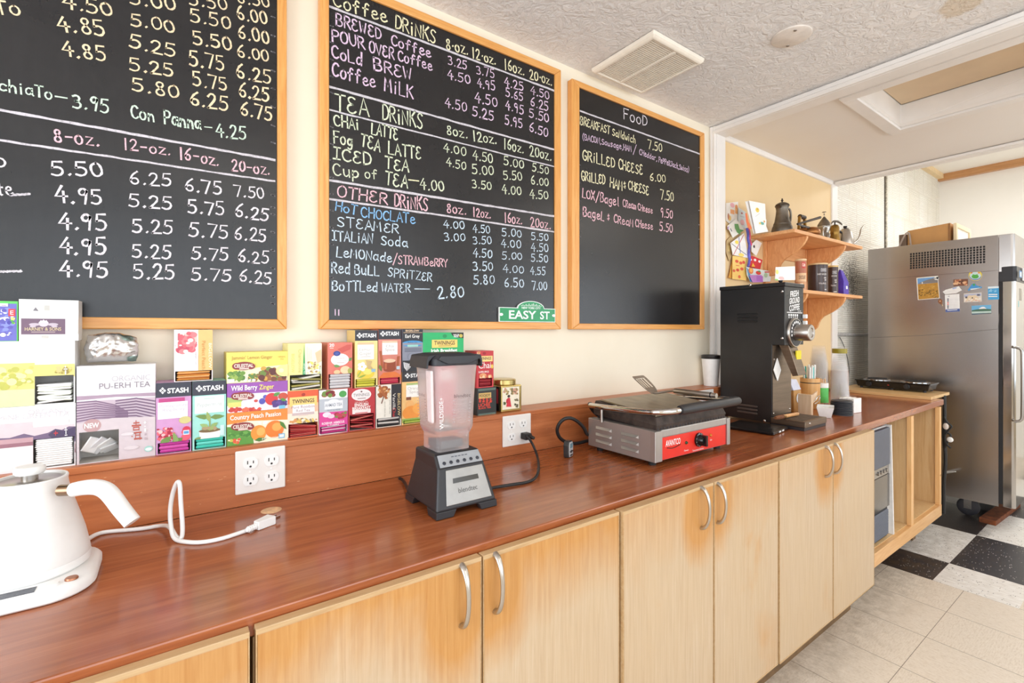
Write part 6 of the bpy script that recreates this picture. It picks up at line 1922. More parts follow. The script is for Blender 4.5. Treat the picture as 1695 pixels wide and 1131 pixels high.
# the blender's cord: from the base along the counter up to the plug
px_ = at(868, 724, Y=YS - .03)
c0 = Vector((BX1 - .01, BY0 + .08, ZT + .014))
pts = [c0, c0 + Vector((.05, .03, -.009)), cnt(850, 802), cnt(872, 799), cnt(886, 793), cnt(892, 780, .02), at(891, 760, Y=1.24), at(884, 740, Y=1.285), at(876, 726, Y=YS - .055), at(872, 722, Y=YS - .045)]
MB().tube(pts, .0042, M_CORD_B, 10, 2).build('power_cord', bl)
b = MB()
pc = Vector((o2.location.x + (at(879, 700, Y=yo).x - at(832.7, 700, Y=yo).x) * .21, 0, at(856, 737.2, Y=yo).z + (at(856, 687, Y=yo).z - at(856, 737.2, Y=yo).z) * .30))
b.box(pc.x - .014, pc.x + .014, YS - .040, YS - .0092, pc.z - .011, pc.z + .011, M_CORD_B)
b.tube([(pc.x + .004, YS - .038, pc.z), (pc.x + .010, YS - .058, pc.z - .003)], [.008, .005], M_CORD_B, 10)
b.build('plug', bl, .003)
MB().tube([cnt(661, 792, .006), cnt(668, 795, .006), Vector((BX0 + .005, BY1 - .012, ZT + .02))], .0042, M_CORD_B, 8, 1).build('cord_end', bl)

# ---------------------------------------------------------------- panini press
GX0, GX1, GY0, GY1, GZ0, GZ1 = 1.232, 1.661, .952, 1.247, .881, .980
M_GST = steel('press_steel', (178, 172, 168), .38, (40, 1, 1), 5, .10)
M_GST.node_tree.nodes['Principled BSDF'].inputs['Metallic'].default_value = .7
M_IRON = mat((66, 54, 48), .62, .2, var=.35, scale=35, bump=.4, name='burnt_iron')
M_IRON2 = mat((52, 48, 50), .55, .3, var=.25, scale=40, bump=.3, name='cast_iron')
gr = thing('panini_press', 'stainless panini press with a red control panel and black grip bar', 'panini press', ((GX0 + GX1) / 2, (GY0 + GY1) / 2, ZT))
b = MB()
b.prism([(GX0, GZ0), (GX1, GZ0), (GX1, GZ1), (GX1 - .016, GZ1), (GX1 - .016, GZ1 - .03), (GX0 + .03, GZ1 - .03), (GX0 + .03, GZ1), (GX0, GZ1)], 'xz', GY0 + .020, GY1, M_GST)
for (x0, x1) in ((GX0, GX0 + .036), (GX1 - .018, GX1)):
    b.prism([(GY0, GZ0), (GY0 + .02, GZ0), (GY0 + .02, GZ1), (GY0, GZ1 - .002)], 'yz', x0, x1, M_GST)
b.box(GX0 + .036, GX1 - .018, GY0 + .008, GY0 + .020, GZ0, GZ1 - .022, M_GST)
b.prism([(GY0 + .004, GZ1 - .024), (GY0 + .004, GZ1 - .002), (GY0 + .006, GZ1), (GY0 + .06, GZ1 - .012), (GY0 + .06, GZ1 - .03)], 'yz', GX0 + .036, GX1 - .018, M_GST)
body = b.build('body', gr, .002)
# pressed louvres on the left side
for col in range(2):
    for row in range(3):
        y1_ = GY1 - .038 - col * .117
        y0_ = y1_ - .075
        z = GZ0 + .070 - row * .0235
        bb = MB()
        bb.add([(GX0 - .0002, y0_, z - .0055), (GX0 - .0002, y1_, z - .0055), (GX0 - .008, y0_ + .007, z - .002), (GX0 - .008, y1_ - .007, z - .002), (GX0 - .0002, y0_, z + .0055), (GX0 - .0002, y1_, z + .0055)],
               [(0, 2, 3, 1), (2, 4, 5, 3), (0, 4, 2), (1, 3, 5)], M_GST, True)
        bb.build('louvre', body)
M_RED = mat((222, 44, 32), .32, var=.03, name='red_panel')
rx0, rx1, rz0, rz1 = GX0 + .037, GX1 - .019, GZ0 + .002, GZ1 - .026
rp_ = MB().box(rx0, rx1, GY0 + .0062, GY0 + .0078, rz0, rz1, M_RED).build('control_panel', gr)
yk = GY0 + .006
kz = (rz0 + rz1) / 2 + .004
kx = rx0 + (rx1 - rx0) * .545
kn = MB().lathe([(0, .024), (.012, .024), (.014, .021), (.016, .008), (.024, .006), (.024, 0)], (kx, yk, kz), M_BLACK_GL, 32, (0, -1, 0)).build('knob', rp_)
MB().box(kx - .0042, kx + .0042, yk - .034, yk - .010, kz - .019, kz + .019, M_BLACK_GL).build('knob_grip', kn, .002) if False else None
bb = MB()
bb.box(kx - .0042, kx + .0042, yk - .033, yk - .005, kz - .018, kz + .018, M_BLACK_GL)
for i in range(10):
    a = PI * .2 + i * PI * 1.6 / 9
    cx, cz = kx + .0205 * math.cos(a), kz + .0205 * math.sin(a)
    bb.box(cx - .0012, cx + .0012, yk - .0068, yk - .0062, cz - .0012, cz + .0012, M_PRINTW)
bb.build('grip_and_marks', rp_)
for (fx, c_, zz_) in ((.355, (20, 70, 40), kz - .001), (.735, (206, 120, 40), kz + .006)):
    MB().lathe([(0, .005), (.0035, .0048), (.005, .003), (.0055, 0)], (rx0 + (rx1 - rx0) * fx, yk, zz_), mat(c_, .2), 16, (0, -1, 0)).build('indicator_lamp', rp_)
bb = MB()
put_text(bb, 'AVANTCO', (rx0 + (rx1 - rx0) * .165, yk - .0003, kz + .001), (1, 0, 0), (0, 0, 1), .019, M_PRINTW, .078, bold=.015)
bb.tube([(rx0 + .030, yk - .0004, kz - .004), (rx0 + .06, yk - .0004, kz - .010), (rx0 + .10, yk - .0004, kz - .002)], .0014, mat((60, 20, 20), .4), 6, 2)
put_text(bb, 'Power', (rx0 + (rx1 - rx0) * .36, yk - .0003, rz0 + .010), (1, 0, 0), (0, 0, 1), .006, M_PRINTW, .024)
put_text(bb, 'Temperature Selection', (rx0 + (rx1 - rx0) * .54, yk - .0003, rz0 + .003), (1, 0, 0), (0, 0, 1), .006, M_PRINTW, .066)
put_text(bb, 'On', (rx0 + (rx1 - rx0) * .745, yk - .0003, kz - .014), (1, 0, 0), (0, 0, 1), .006, M_PRINTW, .011)
bb.build('lettering', rp_)
for (fx, fy) in ((GX0 + .03, GY0 + .035), (GX1 - .03, GY0 + .035), (GX1 - .03, GY1 - .03), (GX0 + .03, GY1 - .03)):
    MB().lathe([(.012, 0), (.012, .012), (.014, .0165), (0, .0165)], (fx, fy, ZT + .0006), mat((30, 29, 30), .6), 16).build('foot', gr)
lp_ = MB()
lx0, lx1, ly0, ly1 = GX0 + .034, GX1 - .034, GY0 + .065, GY1 - .012
lp_.box(lx0, lx1, ly0, ly1, GZ1 - .028, GZ1 + .004, M_IRON2)
for i in range(22):
    x = lx0 + .006 + (lx1 - lx0 - .012) * i / 21
    lp_.box(x - .003, x + .003, ly0, ly1, GZ1 + .004, GZ1 + .009, M_IRON2)
lp_.build('lower_plate', gr)
hx0, hx1, hy0, hy1 = GX0 + .020, GX1 - .022, GY0 + .010, GY1 - .008
hz0, hz1 = GZ1 + .012, GZ1 + .062
up = MB()
tb = lambda x, y, z: (x, y, z - .030 * max(0, (hy1 - y) / (hy1 - hy0)) * 0.55)
bot = [tb(hx0, hy0, hz0), tb(hx1, hy0, hz0), tb(hx1, hy1, hz0), tb(hx0, hy1, hz0)]
midr = [tb(hx0 - .004, hy0 - .004, hz0 + .020), tb(hx1 + .004, hy0 - .004, hz0 + .020), (hx1 + .004, hy1, hz0 + .024), (hx0 - .004, hy1, hz0 + .024)]
topr = [tb(hx0 + .004, hy0 + .006, hz1 - .006), tb(hx1 - .004, hy0 + .006, hz1 - .006), (hx1 - .004, hy1 - .004, hz1), (hx0 + .004, hy1 - .004, hz1)]
vs = bot + midr + topr
fs = [(3, 2, 1, 0), (8, 9, 10, 11)]
for j in (0, 4):
    fs += [(j + i, j + (i + 1) % 4, j + 4 + (i + 1) % 4, j + 4 + i) for i in range(4)]
up.add(vs, fs, M_IRON)
for i in range(24):
    x = hx0 + .004 + (hx1 - hx0 - .008) * i / 23
    up.add([tb(x - .005, hy0 - .003, hz0 + .012), tb(x + .005, hy0 - .003, hz0 + .012), tb(x, hy0 - .004, hz0 - .004), tb(x - .005, hy0 + .012, hz0 + .012), tb(x + .005, hy0 + .012, hz0 + .012), tb(x, hy0 + .012, hz0 - .004)],
           [(0, 2, 1), (3, 4, 5), (0, 3, 5, 2), (1, 2, 5, 4)], M_IRON2)
uo = up.build('upper_plate', gr, .002)
MB().hexa([tb(hx0 + .012, hy0 + .012, hz1 - .0058), tb(hx1 - .012, hy0 + .012, hz1 - .0058), (hx1 - .012, hy1 - .02, hz1 + .0001), (hx0 + .012, hy1 - .02, hz1 + .0001)],
          [tb(hx0 + .014, hy0 + .014, hz1 - .001), tb(hx1 - .014, hy0 + .014, hz1 - .001), (hx1 - .014, hy1 - .022, hz1 + .005), (hx0 + .014, hy1 - .022, hz1 + .005)],
          steel('stained_press_lid', (168, 156, 136), .36, (6, 3, 3), 4, .35)).build('top_cover', gr, .002)
ARM = 1.036
b = MB()
xl, xr, yf_ = GX0 - .006, GX1 + .004, .914
b.tube([(xl, 1.232, 1.027), (xl, 1.10, 1.031), (xl, .985, 1.038), (xl + .012, .940, 1.042), (xl + .05, yf_, 1.045), (xl + .095, yf_, 1.046)], .0098, M_CHROME, 12, 2)
b.build('handle_arm', gr)
b = MB()
b.tube([(xr, 1.232, 1.027), (xr, 1.02, 1.040), (xr - .004, .945, 1.045), (xr - .02, yf_, 1.0465), (xr - .05, yf_, 1.047)], .0098, M_CHROME, 12, 2)
b.build('handle_arm', gr)
b = MB()
b.tube([(xl + .078, yf_, 1.046), (xl + .092, yf_, 1.046), (xr - .034, yf_, 1.047), (xr - .02, yf_, 1.047)], [.014, .0165, .0165, .014], M_BLACK_PL, 20)
b.build('grip_bar', gr)
for (x, s) in ((xl, 1), (xr, -1)):
    bb = MB()
    bb.cyl((x, 1.175, GZ1 - .004), (x, 1.175, 1.022), .0055, M_STEEL, 12)
    bb.cyl((x - s * .008, 1.14, 1.031), (x + s * .035, 1.14, 1.031), .006, M_CHROME, 12)
    bb.build('spring_post', gr)
bb = MB()
bb.tube([(GX0 + .02, GY1 - .006, 1.02), (GX0 + .02, GY1 + .02, 1.03), (GX0 + .06, GY1 + .026, GZ1 + .005), (GX0 + .12, GY1 + .012, GZ1 - .02), (GX0 + .125, GY1 - .002, GZ1 - .03)], .008, M_CORD_B, 10, 2)
bb.build('flex_conduit', gr)
tl = 1.68
pts = [Vector((GX0 + .02, GY1 - .004, GZ0 + .045)), at(972, 722, t=1.735), at(967, 708, t=1.72), at(953, 695, t=1.70), at(940, 691, t=1.69), at(928, 697, t=1.685), at(921, 711, t=1.69), at(925, 724, t=1.70), at(934, 731, t=1.72), at(948, 735, t=1.755), at(962, 733, t=1.775), at(974, 729, t=1.785), Vector((GX0 + .06, GY1 + .04, ZT + .012)), Vector((GX0 + .16, GY1 + .045, ZT + .010))]
MB().tube(pts, .0062, M_CORD_B, 12, 2).build('power_cord', gr)

# ---------------------------------------------------------------- spatula lying on the press
s0, s1 = Vector((1.497, 1.075, 1.0765)), Vector((1.506, .912, 1.0755))
spt = thing('spatula', 'stainless slotted spatula resting on top of the panini press', 'spatula', (1.49, 1.05, 1.05))
dh = (s1 - s0).normalized()
MB().tube([s0, s0 + dh * .006, s1 - dh * .018, s1 - dh * .012, s1], [.007, .0095, .0098, .0085, .0085], M_STEEL, 16).build('handle', spt)
MB().tube([s1 - dh * .021, s1 - dh * .017], .0102, M_BLACK_PL, 16).build('handle_ring', spt)
e0 = Vector((1.484, 1.150, 1.0585))
MB().tube([s0, s0 - dh * .03 + Vector((0, 0, -.006)), e0 - Vector((0, .008, -.002)), e0 + Vector((-.004, .012, .002))], [.0045, .004, .0042, .003], M_STEEL, 10, 1).build('neck', spt)
d1 = Vector((-.081, .795, .60)).normalized()
sd = Vector((.994, .101, 0)).normalized()
nz = sd.cross(d1).normalized()


def bl_pt(u, v, k=0):
    return e0 + d1 * u + sd * v + nz * (k - .004 * math.cos(v * 40) + .004)


b = MB()
Lb, Wb = .097, .041
rows = [(0, .020), (.014, .030), (.03, .036), (Lb * .5, .039), (Lb * .85, Wb), (Lb * .97, Wb * .93), (Lb, Wb * .8)]
slots = [(-.028, -.020), (-.011, -.004), (.004, .011), (.020, .028)]
for (u0, w0), (u1, w1) in zip(rows, rows[1:]):
    cuts = [-1] + [v for s in slots for v in s] + [1]
    if u0 >= .03 and u1 <= Lb * .86:
        edges = []
        prev = None
        seq = [None] + slots + [None]
        lefts = [(-w0, -w1)] + [(s[1], s[1]) for s in slots]
        rights = [(s[0], s[0]) for s in slots] + [(w0, w1)]
        spans = list(zip(lefts, rights))
    else:
        spans = [((-w0, -w1), (w0, w1))]
    for (l0, l1), (r0, r1) in spans:
        b.hexa([bl_pt(u0, l0), bl_pt(u0, r0), bl_pt(u1, r1), bl_pt(u1, l1)], [bl_pt(u0, l0, .0012), bl_pt(u0, r0, .0012), bl_pt(u1, r1, .0012), bl_pt(u1, l1, .0012)], M_STEEL)
b.build('blade', spt)

# ---------------------------------------------------------------- small digital thermometer on the counter
tp = at(943, 757, Z=ZT)
th = thing('thermometer', 'small grey and black digital probe thermometer standing on the counter beside the press', 'thermometer', (tp.x, tp.y, ZT), .42)
b = MB()
b.prism([(-.016, .0006), (.016, .0006), (.019, .012), (.019, .042), (.013, .056), (-.013, .056), (-.019, .042), (-.019, .012)], 'xz', -.004, .016, mat((52, 50, 50), .45))
b.build('case', th, .003, world=False)
b = MB()
b.prism([(-.013, .003), (.013, .003), (.016, .013), (.016, .042), (.011, .053), (-.011, .053), (-.016, .042), (-.016, .013)], 'xz', -.006, -.0035, mat((196, 196, 196), .35, .2))
fp = b.build('face', th, .0015, world=False)
b = MB()
b.box(-.010, .010, -.0068, -.0058, .033, .048, mat((120, 150, 160), .2))
b.build('screen', fp, world=False)
for (x, r) in ((-.010, .0028), (0, .0052), (.010, .0028)):
    MB().lathe([(0, .0016), (r * .8, .0016), (r, .0006), (r, 0)], (x, -.006, .021), M_BLACK_PL, 16, (0, -1, 0)).build('button', fp, world=False)
MB().box(-.009, .009, -.0068, -.0058, .006, .011, M_BLACK_PL).build('bar_button', fp, world=False)

# ---------------------------------------------------------------- paper cup on the ledge
cp_ = at(1174, 637, Z=ZL)
cc = (2.258, 1.398, ZL)
cup = thing('paper_cup', 'white paper coffee cup with a black lid on the ledge beside the coffee grinder', 'cup', cc)
MB().lathe([(0, .0008), (.034, .0008), (.0345, .004), (.0445, .132), (.0455, .136), (.0455, .139), (.043, .139), (0, .137)], cc, M_PAPER, 36).build('cup_body', cup)
MB().lathe([(.0462, .1395), (.0478, .142), (.0468, .146), (.0455, .148), (.0472, .152), (.0462, .157), (.043, .158), (.041, .154), (0, .153)], cc, mat((36, 33, 33), .4), 36).build('lid', cup)

# ---------------------------------------------------------------- flat black scale
sc_ = thing('kitchen_scale', 'flat black kitchen scale lying on the counter at the grinder foot', 'scale', (2.082, 1.078, ZT), math.radians(7))
MB().box(-.090, .090, -.105, .105, .002, .014, M_BLACK_GL).build('platform', sc_, .003, world=False)
b = MB()
for s in (-.018, .018):
    b.box(s - .010, s + .010, -.1064, -.1048, .005, .011, M_PAPER)
b.build('button_pair', sc_, world=False)
b = MB()
b.box(-.02, .06, -.085, -.055, .0141, .0144, mat((60, 60, 62), .15))
b.build('display', sc_, world=False)
for (x, y) in ((-.07, -.08), (.07, -.08), (.07, .08), (-.07, .08)):
    MB().lathe([(.008, 0), (.008, .003), (0, .003)], (x, y, .0003), M_BLACK_PL, 10).build('foot', sc_, world=False)

# ---------------------------------------------------------------- coffee grinder
NX0, NX1, NYB, NYU, NYL, NZT, NZS = 2.216, 2.398, 1.322, 1.0165, 1.0715, 1.512, 1.231
M_GBLK = mat((30, 28, 28), .38, var=.15, scale=14, name='black_powdercoat')
cg = thing('coffee_grinder', 'tall black commercial coffee grinder reading FRESH GROUND COFFEE', 'coffee grinder', ((NX0 + NX1) / 2, 1.19, ZT))
MB().prism([(NYL, ZT + .012), (NYB, ZT + .012), (NYB, NZT - .018), (NYU, NZT - .018), (NYU, NZS), (NYL, NZS)], 'yz', NX0, NX1, M_GBLK).build('housing', cg, .0015)
tp_ = MB()
tp_.box(NX0 - .003, NX1 + .003, NYU - .004, NYB + .003, NZT - .0175, NZT, M_GBLK)
to = tp_.build('hopper_lid', cg, .002)
q = at(1305.5, 463, Z=NZT)
MB().lathe([(.006, 0), (.005, .006), (.009, .011), (.009, .016), (0, .017)], (NX0 + .07, NYU + .05, NZT), M_BLACK_PL, 16).build('lid_knob', to)
b = MB()
for (yc, zc) in ((1.185, 1.356), (1.185, .925)):
    for i in range(3):
        z = zc + (1 - i) * .0165
        pts2 = [(yc - .046, z - .004), (yc + .046, z - .004), (yc + .050, z), (yc + .046, z + .004), (yc - .046, z + .004), (yc - .050, z)]
        bb = MB()
        bb.prism(pts2, 'yz', NX0 - .0045, NX0 - .0003, mat((20, 19, 19), .25) if zc > 1.2 else mat((92, 84, 80), .3, .4))
        bb.build('louvre', cg, .0015)
for (px, py) in ((1242, 472), (1294.5, 482.5), (1294.5, 560), (1265.5, 697)):
    p = at(px, py, X=NX0)
    MB().lathe([(0, .0032), (.0035, .003), (.0062, .0012), (.0066, 0)], (NX0 - (.003 if py < 475 else 0), p.y, p.z), M_CHROME, 14, (-1, 0, 0)).build('bolt', cg)
M_BRNST = steel('coffee_stained_steel', (138, 122, 106), .38, (1, 1, 14), 5, .3)
MB().box(NX0 + .003, NX1 - .003, NYL - .0022, NYL - .0004, ZT + .045, NZS - .002, M_BRNST).build('splash_plate', cg)
for (x, z) in ((NX0 + .018, 1.165), (NX0 + .012, .918), (NX1 - .016, .925)):
    MB().lathe([(0, .003), (.004, .0026), (.0056, 0)], (x, NYL - .0022, z), M_CHROME, 12, (0, -1, 0)).build('bolt', cg)
# front print, dial and knob
b = MB()
fy = NYU - .0005
xc = (NX0 + NX1) / 2 - .002
for (s, z, w) in (('FRESH', 1.452, .082), ('GROUND', 1.421, .100), ('COFFEE', 1.389, .100)):
    put_text(b, s, (xc + .004, fy, z), (.99, 0, .12), (0, 0, 1), .026, M_PRINTW, w, bold=.02)
b.box(NX0 + .02, NX1 - .014, fy - .0002, fy, 1.3765, 1.3795, M_PRINTW)
put_text(b, 'BUNN', (NX1 - .042, fy, 1.383), (1, 0, 0), (0, 0, 1), .006, M_PRINTW, .030)
for i in range(5):
    x = NX0 + .034 + i * .020
    b.box(x, x + .012, fy - .0002, fy, 1.362, 1.371, M_PRINTW)
    b.box(x + .003, x + .008, fy - .0002, fy, 1.352, 1.360, M_PRINTW)
b.build('front_print', cg)
for z in (1.362, 1.332):
    MB().box(NX1 - .012, NX1 + .006, NYU - .016, NYU - .001, z - .009, z + .009, M_PAPER).build('switch', cg, .001)
DZ, DXc = 1.287, 2.300
dl = MB().lathe([(.067, 0), (.067, .008), (.064, .012), (.061, .012), (.060, .009), (0, .009)], (DXc, NYU - .0005, DZ), M_STEEL, 48, (0, -1, 0)).build('dial_ring', cg)
MB().lathe([(0, .0125), (.058, .0125), (.060, .0105)], (DXc, NYU - .0005, DZ), M_BLACK_PL, 48, (0, -1, 0)).build('dial_face', dl)
b = MB()
yy = NYU - .0135
for i in range(9):
    a = PI * (.12 + .11 * i) + .25
    x, z = DXc + .048 * math.cos(a), DZ + .048 * math.sin(a)
    b.prism([(x - .005, z - .004), (x + .004, z - .006), (x + .006, z + .004), (x - .003, z + .006)], 'xz', yy - .0004, yy + .0002, M_PRINTW)
b.build('dial_marks', dl)
MB().lathe([(.037, .0125), (.037, .070), (.034, .075), (.030, .076), (.022, .0745), (.020, .071), (0, .071)], (DXc, NYU - .0005, DZ), M_STEEL, 40, (0, -1, 0)).build('dial_knob', dl)
# spout
b = MB()
xs0, xs1 = NX0 + .050, NX0 + .125
b.hexa([(xs0 + .012, .985, 1.095), (xs1 + .016, .985, 1.095), (xs1 + .016, 1.012, 1.090), (xs0 + .012, 1.012, 1.090)],
       [(xs0, 1.022, NZS), (xs1, 1.022, NZS), (xs1, 1.065, NZS), (xs0, 1.065, NZS)], M_BRNST)
so = b.build('spout', cg, .002)
b = MB()
b.box(xs0 + .036, xs1 + .006, 1.004, 1.009, 1.163, 1.205, mat((226, 204, 30), .5))
b.build('yellow_label', so)
tg = MB()
tz, tcx = 1.118, NX0 + .036
tg.prism([(tcx - .036, tz), (tcx, tz - .052), (tcx + .032, tz - .004), (tcx - .002, tz + .052)], 'xz', NYL - .0085, NYL - .0055, M_PAPER)
t9 = tg.build('paper_filter', None)
tag(t9, 'folded white paper filter hanging on the front of the coffee grinder', 'paper filter')
# foot tray
b = MB()
b.box(NX0 - .014, NX1 + .018, .930, 1.070, ZT + .0006, ZT + .014, M_BLACK_PL)
b.build('foot_plate', cg)
b = MB()
b.box(NX0 - .014, NX1 + .018, .926, 1.070, ZT + .0145, ZT + .040, M_BRNST)
tr = b.build('drip_tray', cg, .002)
b = MB()
b.box(NX0 + .002, NX1 + .002, .945, 1.058, ZT + .0402, ZT + .0408, mat((92, 80, 70), .6, .2, var=.3, scale=60, bump=.3))
b.build('tray_mat', tr)
bq = at(1304, 714, Z=ZT + .03)
MB().lathe([(0, .003), (.004, .0026), (.0056, 0)], (NX0 + .03, .926, ZT + .030), M_CHROME, 12, (0, -1, 0)).build('bolt', tr)
br0, br1 = at(1284, 692, Z=ZT + .0515), at(1321, 685, Z=ZT + .0515)
brs = thing('cleaning_brush', 'small wooden brush with brown bristles lying on the grinder tray', 'brush', (br0.x, br0.y, ZT + .041))
d = (br1 - br0)
MB().tube([br0 + d * .34, br0 + d * .45, br0 + d * .7, br0 + d * .95, br1], [.0095, .0085, .0075, .009, .006], mat((206, 150, 92), .4, var=.12, name='brush_wood'), 14, 1).build('handle', brs)
MB().tube([br0 + d * .30, br0 + d * .38], .0102, mat((150, 110, 60), .3, .8), 14).build('ferrule', brs)
MB().tube([br0 - d * .02, br0 + d * .10, br0 + d * .31], [.0065, .0098, .0095], mat((120, 72, 40), .8, var=.4, scale=200, bump=.5), 12).build('bristles', brs)
# ================================================================ wooden wall shelf in the alcove
M_SH_X = wood('shelf_pine', (206, 144, 92), (224, 166, 112), (236, 184, 132), (1.2, 14, 14), 3.5, .4)
M_SH_Z = wood('bracket_pine', (206, 140, 86), (226, 164, 108), (238, 184, 130), (3, 10, 2.2), 3.5, .4, dist=3)
SX0, SX1, SY0 = 2.756, 3.715, 1.212
ZS1, ZS0 = 1.851, 1.5245
sh = thing('wall_shelf', 'two-tier pine wall shelf with curved brackets on the yellow wall', 'shelf', ((SX0 + SX1) / 2, YW, 1.3))
for z in (ZS1, ZS0):
    MB().box(SX0, SX1, SY0, YW - .0005, z - .019, z, M_SH_X).build('shelf_board', sh, .002)
BRX = (2.924, 3.4545)
for bxx in BRX:
    for z in (ZS1, ZS0):
        t = z - .0192
        pr = [(YW - .018, t), (SY0 + .006, t), (SY0 + .006, t - .012), (SY0 + .012, t - .028), (SY0 + .026, t - .048), (SY0 + .050, t - .072), (SY0 + .078, t - .092), (SY0 + .105, t - .106),
              (SY0 + .128, t - .120), (SY0 + .146, t - .140), (SY0 + .158, t - .166), (SY0 + .166, t - .190), (SY0 + .180, t - .205), (YW - .018, t - .212)]
        MB().prism(pr, 'yz', bxx - .010, bxx + .010, M_SH_Z).build('bracket', sh, .002)
    MB().box(bxx - .03, bxx + .03, YW - .0175, YW - .0005, 1.27, ZS1 - .0195, M_SH_Z).build('back_strip', sh, .001)
MB().box(BRX[0] + .0302, BRX[1] - .0302, YW - .014, YW - .0005, ZS1 - .11, ZS1 - .0195, M_SH_X).build('back_rail', sh, .001)

# ---------------------------------------------------------------- pots on the top shelf
M_PEWTER = mat((120, 112, 102), .42, .85, var=.28, scale=16, bump=.08, name='tarnished_pewter')
M_BRASS = mat((150, 116, 60), .36, .9, var=.25, scale=14, name='old_brass')
M_COPPER = mat((166, 112, 66), .38, .9, var=.25, scale=14, name='old_copper')
M_SILV = mat((172, 166, 158), .25, .95, var=.2, scale=18, name='worn_silver')
M_DKWOOD = mat((52, 40, 34), .5, var=.2, name='dark_handle')


def base(px, Y, Z=ZS1):
    rx, ry = ray(px)
    t = Y / ry
    return Vector((rx * t, Y, Z + .0006)), t


def scl(h_px, t):
    return h_px / FPX * t


S7 = .17687
# pewter pitcher: zoom (480-710, 140-470)
o, t = base(1190 + 592 * S7, 1.335)
H = scl((470 - 168) * S7, t) * 1.0
r = scl(112 * S7, t) * .80
pit = thing('pewter_pitcher', 'dark pewter lidded pitcher with a wide base, leftmost pot on the top shelf', 'pitcher', o)
MB().lathe([(0, 0), (r * .92, 0), (r, H * .06), (r * 1.0, H * .14), (r * .93, H * .23), (r * .82, H * .30), (r * .84, H * .32), (r * .72, H * .40), (r * .60, H * .62), (r * .56, H * .76), (r * .60, H * .84), (r * .68, H * .88), (r * .66, H * .895), (0, H * .895)], o, M_PEWTER, 36).build('body', pit)
ldd = MB().lathe([(r * .68, H * .90), (r * .60, H * .94), (r * .36, H * .985), (r * .10, H * 1.0), (0, H)], o, M_PEWTER, 30).build('lid', pit)
MB().lathe([(r * .09, H), (r * .06, H * 1.03), (r * .14, H * 1.06), (r * .05, H * 1.09), (r * .09, H * 1.11), (0, H * 1.13)], o, M_DKWOOD, 16).build('finial', ldd)
MB().tube([o + Vector((r * .62, -.01, H * .84)), o + Vector((r * 1.05, -.02, H * .80)), o + Vector((r * 1.1, -.02, H * .5)), o + Vector((r * .85, -.015, H * .28))], .006, M_PEWTER, 10, 2).build('handle', pit)
MB().prism([(o.x - r * .60, o.z + H * .80), (o.x - r * .92, o.z + H * .90), (o.x - r * .58, o.z + H * .89)], 'xz', o.y - .012, o.y + .012, M_PEWTER).build('spout', pit)
# brass kettle with wooden bar handle
o, t = base(1190 + 765 * S7, 1.34)
o.x += .02
kt = thing('brass_kettle', 'small brass kettle with a raised wooden bar handle, behind the copper pan on the shelf', 'kettle', o)
H = .075
MB().lathe([(0, 0), (.048, 0), (.056, .012), (.056, .03), (.046, .052), (.030, .062), (0, .064)], o, M_BRASS, 30).build('body', kt)
MB().lathe([(.028, .0625), (.020, .070), (0, .072)], o, M_BRASS, 24).build('lid', kt)
MB().lathe([(.005, .071), (.010, .080), (.010, .088), (0, .09)], o, M_DKWOOD, 14).build('lid_knob', kt)
for s in (-1, 1):
    MB().prism([(o.x + s * .044, o.z + .05), (o.x + s * .052, o.z + .045), (o.x + s * .040, o.z + .135), (o.x + s * .026, o.z + .150), (o.x + s * .024, o.z + .132)], 'xz', o.y - .008, o.y + .008, M_BRASS).build('handle_stay', kt, .002)
MB().cyl((o.x - .032, o.y, o.z + .140), (o.x + .032, o.y, o.z + .140), .0125, M_DKWOOD, 18).build('handle_bar', kt)
MB().tube([o + Vector((.045, 0, .022)), o + Vector((.075, -.004, .05)), o + Vector((.088, -.006, .085))], [.013, .010, .007], M_BRASS, 12, 1).build('spout', kt)
# copper pan with long dark handle
o, t = base(1190 + 838 * S7, 1.262)
pa = thing('copper_pan', 'low copper turkish pan with a long dark handle pointing up right, on the top shelf', 'pan', o)
MB().lathe([(0, 0), (.050, 0), (.060, .008), (.062, .020), (.056, .034), (.046, .040), (.047, .043), (.044, .043), (.040, .036), (0, .034)], o, M_COPPER, 32).build('bowl', pa)
a0 = at(1190 + 700 * S7, 300 + 412 * S7, Y=1.238)
a1 = at(1190 + 948 * S7, 300 + 340 * S7, Y=1.225)
MB().tube([o + Vector((-.040, -.02, .040)), at(1190 + 735 * S7, 300 + 402 * S7, Y=1.232), a1], [.006, .0058, .0075], M_DKWOOD, 10).build('handle', pa)
# silver dallah
o, t = base(1190 + 985 * S7, 1.335)
H = scl((525 - 262) * S7, t)
r = scl(62 * S7, t) * .95
da = thing('arabic_coffee_pot', 'silver waisted arabic coffee pot with a tall domed lid, middle of the top shelf', 'coffee pot', o)
MB().lathe([(0, 0), (r * .9, 0), (r * 1.0, H * .05), (r * 1.0, H * .22), (r * .85, H * .34), (r * .62, H * .42), (r * .66, H * .46), (r * .86, H * .56), (r * .92, H * .64), (r * .9, H * .66), (0, H * .66)], o, M_SILV, 32).build('body', da)
l_ = MB().lathe([(r * .94, H * .665), (r * .90, H * .72), (r * .62, H * .83), (r * .30, H * .93), (r * .14, H * .99), (0, H)], o, M_PEWTER, 28).build('lid', da)
b = MB().lathe([(r * .05, H), (r * .05, H * 1.06), (r * .13, H * 1.08), (r * .04, H * 1.11), (r * .04, H * 1.15), (0, H * 1.15)], o, M_SILV, 12)
for k in range(6):
    a = PI * 2 * k / 6
    b.tube([o + Vector((0, 0, H * 1.14)), o + Vector((r * .16 * math.cos(a), r * .16 * math.sin(a), H * 1.18)), o + Vector((r * .28 * math.cos(a), r * .28 * math.sin(a), H * 1.15))], .0018, M_SILV, 6, 1)
b.build('finial', l_)
